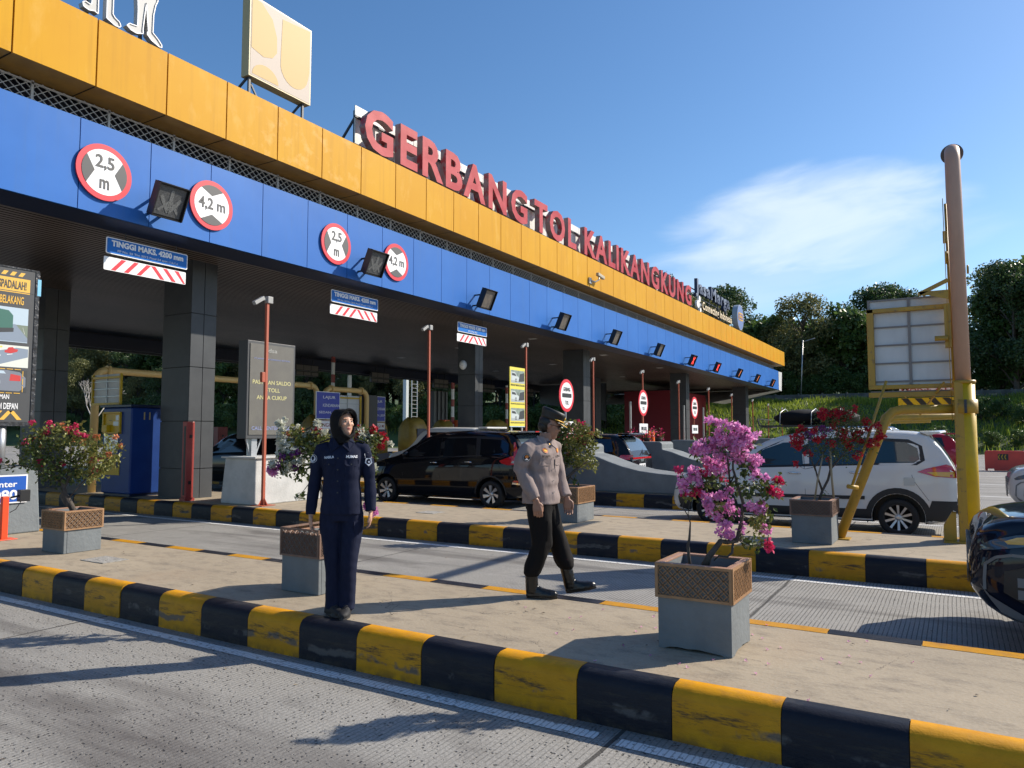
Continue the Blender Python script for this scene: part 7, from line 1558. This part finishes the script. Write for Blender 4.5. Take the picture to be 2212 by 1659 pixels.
decal('HUMAS',shirt,(-.088,0,1.252),front,.085,.022,'emb','chest_lettering',wo,off=.003,bold=.03)
decal('NABILA',shirt,(.088,0,1.248),front,.078,.020,'emb','name_lettering',wo,off=.003,bold=.02,tilt=R(5))
sd_=Vector((-.75,-.65,0)).normalized()
decal([(circ(.034),0),(circ(.029),1),(circ(.025),2),(circ(.013,16,0,.006),3),([(-.014,-.018),(0,-.006),(.014,-.018),(0,-.012)],3)],shirt,(.200,.0,1.235),(-.5,-.87,0),0,0,['emb','uni_n','emb','uni_n'],'round_sleeve_badge',wo,off=.002)
decal([([(-.034,.028),(0,.036),(.034,.028),(.026,-.004),(-.026,-.004)],0),([(-.022,.020),(.022,.020),(.020,.012),(-.020,.012)],1),([(-.022,-.008),(.022,-.008),(.028,-.045),(0,-.072),(-.028,-.045)],0),(circ(.013,14,0,-.035),1),(circ(.008,12,0,-.037),2)],shirt,(-.196,.0,1.245),(.40,-.92,0),0,0,['emb','uni_n','emb'],'shield_sleeve_badge',wo,off=.002)
for sx in(-1,1):
    b=MB(); b.add([(-.09*sx,-.022,1.392),(-.09*sx,.022,1.394),(-.178*sx,.024,1.358),(-.178*sx,-.026,1.356),(-.09*sx,-.022,1.400),(-.09*sx,.022,1.402),(-.178*sx,.024,1.367),(-.178*sx,-.026,1.365)],[(0,1,2,3),(4,5,6,7),(0,1,5,4),(1,2,6,5),(2,3,7,6),(3,0,4,7)]); b.build('epaulette','uni_n',wo,world=False,bev=.003)
# trousers
b=MB(); lofted(b,[(0,0,.74,.14,.11),(0,0,.80,.165,.118),(0,0,.86,.16,.112)],sq=2.4)
for sx in(-1,1):
    L=[(.080,.0,.80,.088,.105),(.082,.0,.70,.090,.10),(.076,.006+.012*sx,.58,.080,.088),(.068,.012+.018*sx,.45,.069,.078),(.060,.004+.016*sx,.32,.063,.072),(.056,-.006+.012*sx,.20,.061,.070),(.054,-.010+.01*sx,.10,.063,.072),(.054,-.006+.01*sx,.045,.064,.076)]
    lofted(b,[(-x*sx,y,z,a,bb) for x,y,z,a,bb in L],n=22,sq=2.2)
tr=remeshed(b,'trousers','uni_n',wo,.007,3,wrinkle(5,.0032,14,14))
decal([([(-.035,-.07),(.035,-.07),(.03,-.095),(-.03,-.095)],0),([(-.04,.0),(.04,.0),(.04,-.075),(-.04,-.075)],0)],tr,(-.12,0,.74),(.35,-1,0),0,0,['uni_n'],'thigh_pocket',wo,off=.004)
def shoe(par,c,ang,L,mt,sole,boot=False,pitch=0,s=1.0):
    Mr=Matrix.Rotation(ang,4,'Z')@Matrix.Rotation(pitch,4,'X'); T=lambda v:Vector(c)+Mr@Vector(v)
    b=MB(); rings=[]
    prof=[(-.075,.020,.018),(-.06,.033,.055),(-.02,.036,.072),(.03,.038,.066),(.07,.043,.050),(.11,.046,.042),(.15,.044,.038),(.185,.034,.032),(.205,.015,.02)]
    for y,a,h in prof:
        y=y*L/.28; h=h*(1.35 if boot else 1); a=a*(1.1 if boot else 1); rings.append([T((a*math.cos(t)*(abs(math.cos(t))**-.25 if abs(math.cos(t))>.05 else 1),y,.022+ (h*max(0,math.sin(t)) if math.sin(t)>0 else .012*math.sin(t)))) for t in [2*math.pi*k/18 for k in range(18)]])
    b.loft(rings)
    if boot:
        b.loft([[T(v) for v in ering((0,-.022-.002*i,.05+.05*i),.047+.002*i,.056-.000*i,n=18)] for i in range(5)])
    o=remeshed(b,'boot' if boot else 'shoe',mt,par,.005,2)
    b=MB(); out=[(.041*math.sin(t)*(1.12 if math.cos(t)>0 else .92),(.066+.14*math.cos(t))*L/.28) for t in [2*math.pi*k/28 for k in range(28)]]
    b.prism(out,lambda u,v,d:tuple(T((u,v,d))),.0,.028 if not boot else .032); b.build('sole',sole,par,world=False,bev=.004)
    b=MB()
    for k in range(4): b.tube([T((-.02,(.055+.018*k)*L/.28,.078-.008*k)),T((.0,(.058+.018*k)*L/.28,.086-.008*k)),T((.02,(.055+.018*k)*L/.28,.078-.008*k))],.003,5)
    b.build('laces',sole if not boot else 'hair',par,world=False)
shoe(wo,(.062,.02,0),R(48),.25,'shoe','sole'); shoe(wo,(-.055,.02,0),R(-4),.25,'shoe','sole')

# ---------------- officer, seen from his right side, walking to the right of the picture
mp=thing('person','officer in taupe shirt, black trousers and peaked cap walking in sunglasses','person',(-3.20,5.80,KH),R(31-90))
mp.location=(-3.19,5.81,KH)
# local: y = walking direction, x = his right (towards the viewer)
b=MB(); HC2=(.0,.085,1.505); Tm,Rm2=head(b,HC2,R(-4),R(-20),1.0)
lofted(b,[(0,.02,1.32,.062,.062),(0,.04,1.38,.056,.060),(0,.055,1.44,.055,.060)])
lofted(b,[(0,0,.78,.14,.11),(0,0,.95,.14,.11),(0,0,1.1,.15,.11),(0,0,1.25,.17,.11),(0,.0,1.34,.12,.08)],rot=R(-40))
tw=R(-40)
def sh2(x,z,y=0): return Vector((x*math.cos(tw)-y*math.sin(tw),x*math.sin(tw)+y*math.cos(tw),z))
armR=[sh2(.12,1.335),sh2(.188,1.31),sh2(.235,1.12,-.03)+Vector((0,-.012,0)),sh2(.245,.95,.0)+Vector((0,.065,0)),sh2(.25,.845,.03)+Vector((0,.09,0))]
armL=[sh2(-.12,1.335),sh2(-.195,1.31),sh2(-.225,1.12,.02),sh2(-.222,.96,.08),sh2(-.212,.845,.135)]
b.tube(armR,[.04,.038,.032,.027,.024],14); b.tube(armL,[.04,.038,.032,.027,.024],14)
hand(b,armR[-1],(.02,.16,-1),(1,.1,0),(0,1,.12),1.04,.55); hand(b,armL[-1],(.0,.12,-1),(-1,.2,0),(0,1,.12),1.04,.5)
for pts in (((.08,-.01,.82),(.09,.0,.48),(.086,-.085,.2),(.086,-.08,.08)),((-.08,.02,.82),(-.085,.16,.48),(-.086,.228,.24),(-.086,.262,.1))): b.tube(pts,[.07,.05,.036,.03],14)
remeshed(b,'body','skin2',mp,.0045,3); face_bits(Tm,Rm2,mp,1.0,eyes=False,brow=False,lipm=mat('brown_lips',(.22,.10,.08),.5))
# hair, sunglasses, cap
b=MB(); b.ell(Tm(0,-.03,.022),(.078,.082,.074),20,14,M4=Rm2.to_3x3()); b.ell(Tm(0,-.05,-.02),(.066,.058,.06),16,10); b.build('hair','hair',mp,world=False)
b=MB()
for sx in(-1,1):
    b.loft([[Tm(sx*.033+.024*math.cos(t)*q,.092-.010*abs(math.cos(t))*1+dy,.010+.017*math.sin(t)*q) for t in [2*math.pi*k/16 for k in range(16)]] for q,dy in((.7,.005),(1,0),(1,-.004))])
    b.tube([Tm(sx*.057,.085,.014),Tm(sx*.074,.04,.014),Tm(sx*.078,-.005,.008)],.0025,5)
b.tube([Tm(-.01,.098,.014),Tm(.01,.098,.014)],.003,5); b.build('sunglasses','glass',mp,world=False)
b=MB(); rings=[]
for z,a,bb,y in((.052,.080,.102,-.004),(.072,.081,.104,-.004),(.098,.083,.107,-.006),(.112,.089,.112,-.006),(.136,.090,.110,-.010),(.144,.078,.094,-.010),(.146,.03,.04,-.010)):
    rings.append([Tm(a*math.cos(t),y+bb*math.sin(t),z-.10*(y+bb*math.sin(t))*max(0,(z-.09)/.06)*.45) for t in [2*math.pi*k/28 for k in range(28)]])
b.loft(rings); b.build('cap','hair',mp,world=False)
b=MB(); V=[];n=15
for k in range(n):
    t=R(22+136*k/(n-1)); V.append(Tm(.083*math.cos(t),-.004+.105*math.sin(t),.056)); 
for k in range(n):
    t=R(22+136*k/(n-1)); V.append(Tm(.090*math.cos(t),.010+.148*math.sin(t)*(1.0),.056-.030*math.sin(t)))
V2=[v+Vector((0,0,-.004)) for v in V]; o_=2*n
b.add(V+V2,[(k,k+1,n+k+1,n+k) for k in range(n-1)]+[(o_+k,o_+n+k,o_+n+k+1,o_+k+1) for k in range(n-1)]+[(n+k,n+k+1,o_+n+k+1,o_+n+k) for k in range(n-1)],0,True); b.build('cap_peak','boot',mp,world=False)
b=MB(); V=[]
for k in range(n):
    t=R(30+120*k/(n-1)); V.append(Tm(.090*math.cos(t),.006+.138*math.sin(t),.0605-.027*math.sin(t)))
b.tube(V,[.003+.0055*math.sin(math.pi*k/(n-1)) for k in range(n)],6,sq=.7)
V=[Tm(.086*math.cos(R(t)),-.004+.110*math.sin(R(t)),.066) for t in range(15,166,12)]; b.tube(V,.0048,6); b.build('gold_braid','gold',mp,world=False)
b=MB(); b.ell(Tm(0,.106,.092),(.017,.006,.021),14,8,M4=Rm2.to_3x3()); b.build('cap_badge','gold',mp,world=False)
# shirt
b=MB()
lofted(b,[(0,.0,.815,.172,.150,tw),(0,.0,.86,.174,.150,tw),(0,-.004,.96,.168,.140,tw),(0,-.006,1.06,.168,.134,tw),(.0,.0,1.17,.180,.136,tw),(0,.004,1.26,.190,.128,tw),(0,.004,1.32,.178,.104,tw),(0,.012,1.365,.125,.082,tw),(0,.024,1.395,.082,.072,tw)],sq=2.5,n=32)
ar=[armR[0]]+[armR[1]+Vector((0,0,-.008)),(armR[1]+armR[2])/2+Vector((.008,-.008,.012)),armR[2],(armR[2]+armR[3])/2,armR[3]+Vector((0,0,-.01)),armR[4]+Vector((0,-.004,.022))]
al=[armL[0]]+[armL[1]+Vector((0,0,-.008)),(armL[1]+armL[2])/2+Vector((-.008,-.004,.012)),armL[2],(armL[2]+armL[3])/2,armL[3]+Vector((0,0,-.01)),armL[4]+Vector((0,-.006,.022))]
for A in(ar,al): b.tube(A,[.058,.068,.066,.060,.056,.052,.046],18,sq=1.1)
s2=remeshed(b,'shirt','uni_t',mp,.0075,3,wrinkle(9,.0042,13,16))
fd=(-math.sin(tw)*-1*-1,-math.cos(tw),0); fdv=(math.sin(tw),-math.cos(tw),0)
def at(x,z,y=0): v=sh2(x,z,y); return (v.x,v.y,v.z)
b=MB()
for sx in(-1,1):
    pts=[sh2(.010*sx,1.335,.108),sh2(.055*sx,1.395,.078),sh2(.082*sx,1.41,.02),sh2(.105*sx,1.37,.055),sh2(.075*sx,1.29,.120)]
    V2=[v+Vector((0,.004,.006)) for v in pts]; b=MB(); b.add(pts+V2,[(0,1,2,3,4),(9,8,7,6,5)]+[(i,(i+1)%5,5+(i+1)%5,5+i) for i in range(5)]); b.build('collar','uni_t',mp,world=False)
decal([([(-.013,-.28),(.013,-.28),(.013,.23),(-.013,.23)],0)],s2,at(0,1.08),fdv,0,0,['uni_t'],'placket',mp,off=.004)
for k,z in enumerate((1.22,1.12,1.02,.92)): decal([(circ(.006,10),0)],s2,at(0,z),fdv,0,0,['sole'],'button',mp,off=.008)
for sx in(-1,1):
    decal([([(-.055,-.095),(.055,-.095),(.055,.0),(-.055,.0)],0)],s2,at(.092*sx,1.19),fdv,0,0,['uni_t'],'breast_pocket',mp,off=.003)
    decal([([(-.058,-.045),(-.03,-.05),(.03,-.05),(.058,-.045),(.056,.006),(-.056,.006)],0)],s2,at(.092*sx,1.205),fdv,0,0,['uni_t'],'pocket_flap',mp,off=.008)
    decal([(circ(.024,18,0,0,.9),0),(circ(.014,14,0,.001,.8),1)],s2,at(.088*sx,1.285),fdv,0,0,['amb_emb','gold'],'gold_badge',mp,off=.004)
decal('RIYANTO',s2,at(.092,1.235),fdv,.085,.019,'hair','name_lettering',mp,off=.009,bold=.01); decal('POLRI',s2,at(-.092,1.235),fdv,.06,.019,'hair','chest_lettering',mp,off=.009,bold=.01)
decal([(circ(.034),0),(circ(.030),1),(circ(.028),0),(circ(.016,16,0,.008,.8),2),([(-.014,-.018),(.014,-.018),(0,-.006)],1)],s2,(armR[1].x,armR[1].y,1.225),(-1,.12,0),0,0,['black','emb','amb_emb'],'round_sleeve_badge',mp,off=.003)
decal([([(-.02,-.03),(.02,-.03),(.02,.03),(-.02,.03)],0),(circ(.008,10),1)],s2,(.085,.085,1.345),(-.55,-.75,-.4),0,0,['uni_n','gold'],'collar_tab',mp,off=.005)
# trousers (bloused into boots)
b=MB(); lofted(b,[(0,0,.76,.135,.125),(0,0,.82,.158,.138),(0,0,.86,.15,.13)],rot=R(-10),sq=2.3)
def leg(L): 
    lofted(b,L,n=22,sq=2.1)
leg([(.082,-.012,.82,.088,.118),(.086,-.012,.70,.092,.112),(.090,-.006,.56,.084,.098),(.090,.0,.46,.080,.092),(.088,-.03,.36,.078,.090),(.086,-.065,.27,.076,.090),(.086,-.085,.215,.066,.076),(.086,-.09,.19,.045,.055)])
leg([(-.075,.03,.82,.090,.115),(-.080,.065,.70,.092,.112),(-.084,.115,.58,.084,.10),(-.086,.158,.47,.080,.092),(-.086,.188,.38,.078,.09),(-.086,.212,.30,.080,.090),(-.086,.225,.25,.068,.076),(-.086,.230,.225,.045,.055)])
t2=remeshed(b,'trousers','trou_b',mp,.007,3,wrinkle(12,.0045,16,15))
decal([([(-.06,-.10),(.06,-.10),(.06,.07),(-.06,.07)],0),([(-.063,.03),(.063,.03),(.063,.075),(-.063,.075)],0)],t2,(.12,-.01,.60),(-1,.0,0),0,0,['trou_b'],'cargo_pocket',mp,off=.006)
shoe(mp,(.086,-.060,0),R(-8),.275,'boot','boot',boot=True); shoe(mp,(-.086,.30,.014),R(-6),.275,'boot','boot',boot=True,pitch=R(11))

# ================================================================= LITTER
b=MB()
for k in range(110):
    x=rng.uniform(-9,1.5); y=rng.choice([rng.uniform(4.3,5.8),rng.uniform(1.2,4.05),rng.uniform(6.1,9.4)]); z=(KH if 4.2<y<5.9 else 0)+.004; a=rng.random()*6.28; s_=rng.uniform(.008,.022); c_,n_=math.cos(a)*s_,math.sin(a)*s_
    b.add([(x-c_,y-n_,z),(x+n_*.4,y-c_*.4,z+.004),(x+c_,y+n_,z+.002),(x-n_*.4,y+c_*.4,z+.005)],[(0,1,2,3)],0 if rng.random()<.75 else 1)
tag(b.build('fallen_leaves_and_grit',['soil','bamboo'],recalc=False),'scattered tiny dry leaves and grit on the island and lanes','litter',kind='stuff')
b=MB()
for k in range(46):
    x=-1.5+rng.normal(0,.55); y=5.1+rng.normal(0,.4)
    if -1.8<x<-1.2 and 4.8<y<5.4 or not 4.3<y<5.8: continue
    p=Vector((x,y,KH+.003)); bract(b,p,.013,Vector((0,0,1)))
tag(b.build('fallen_petals','pink',recalc=False),'fallen pink petals around the nearest planter','petals',kind='stuff')
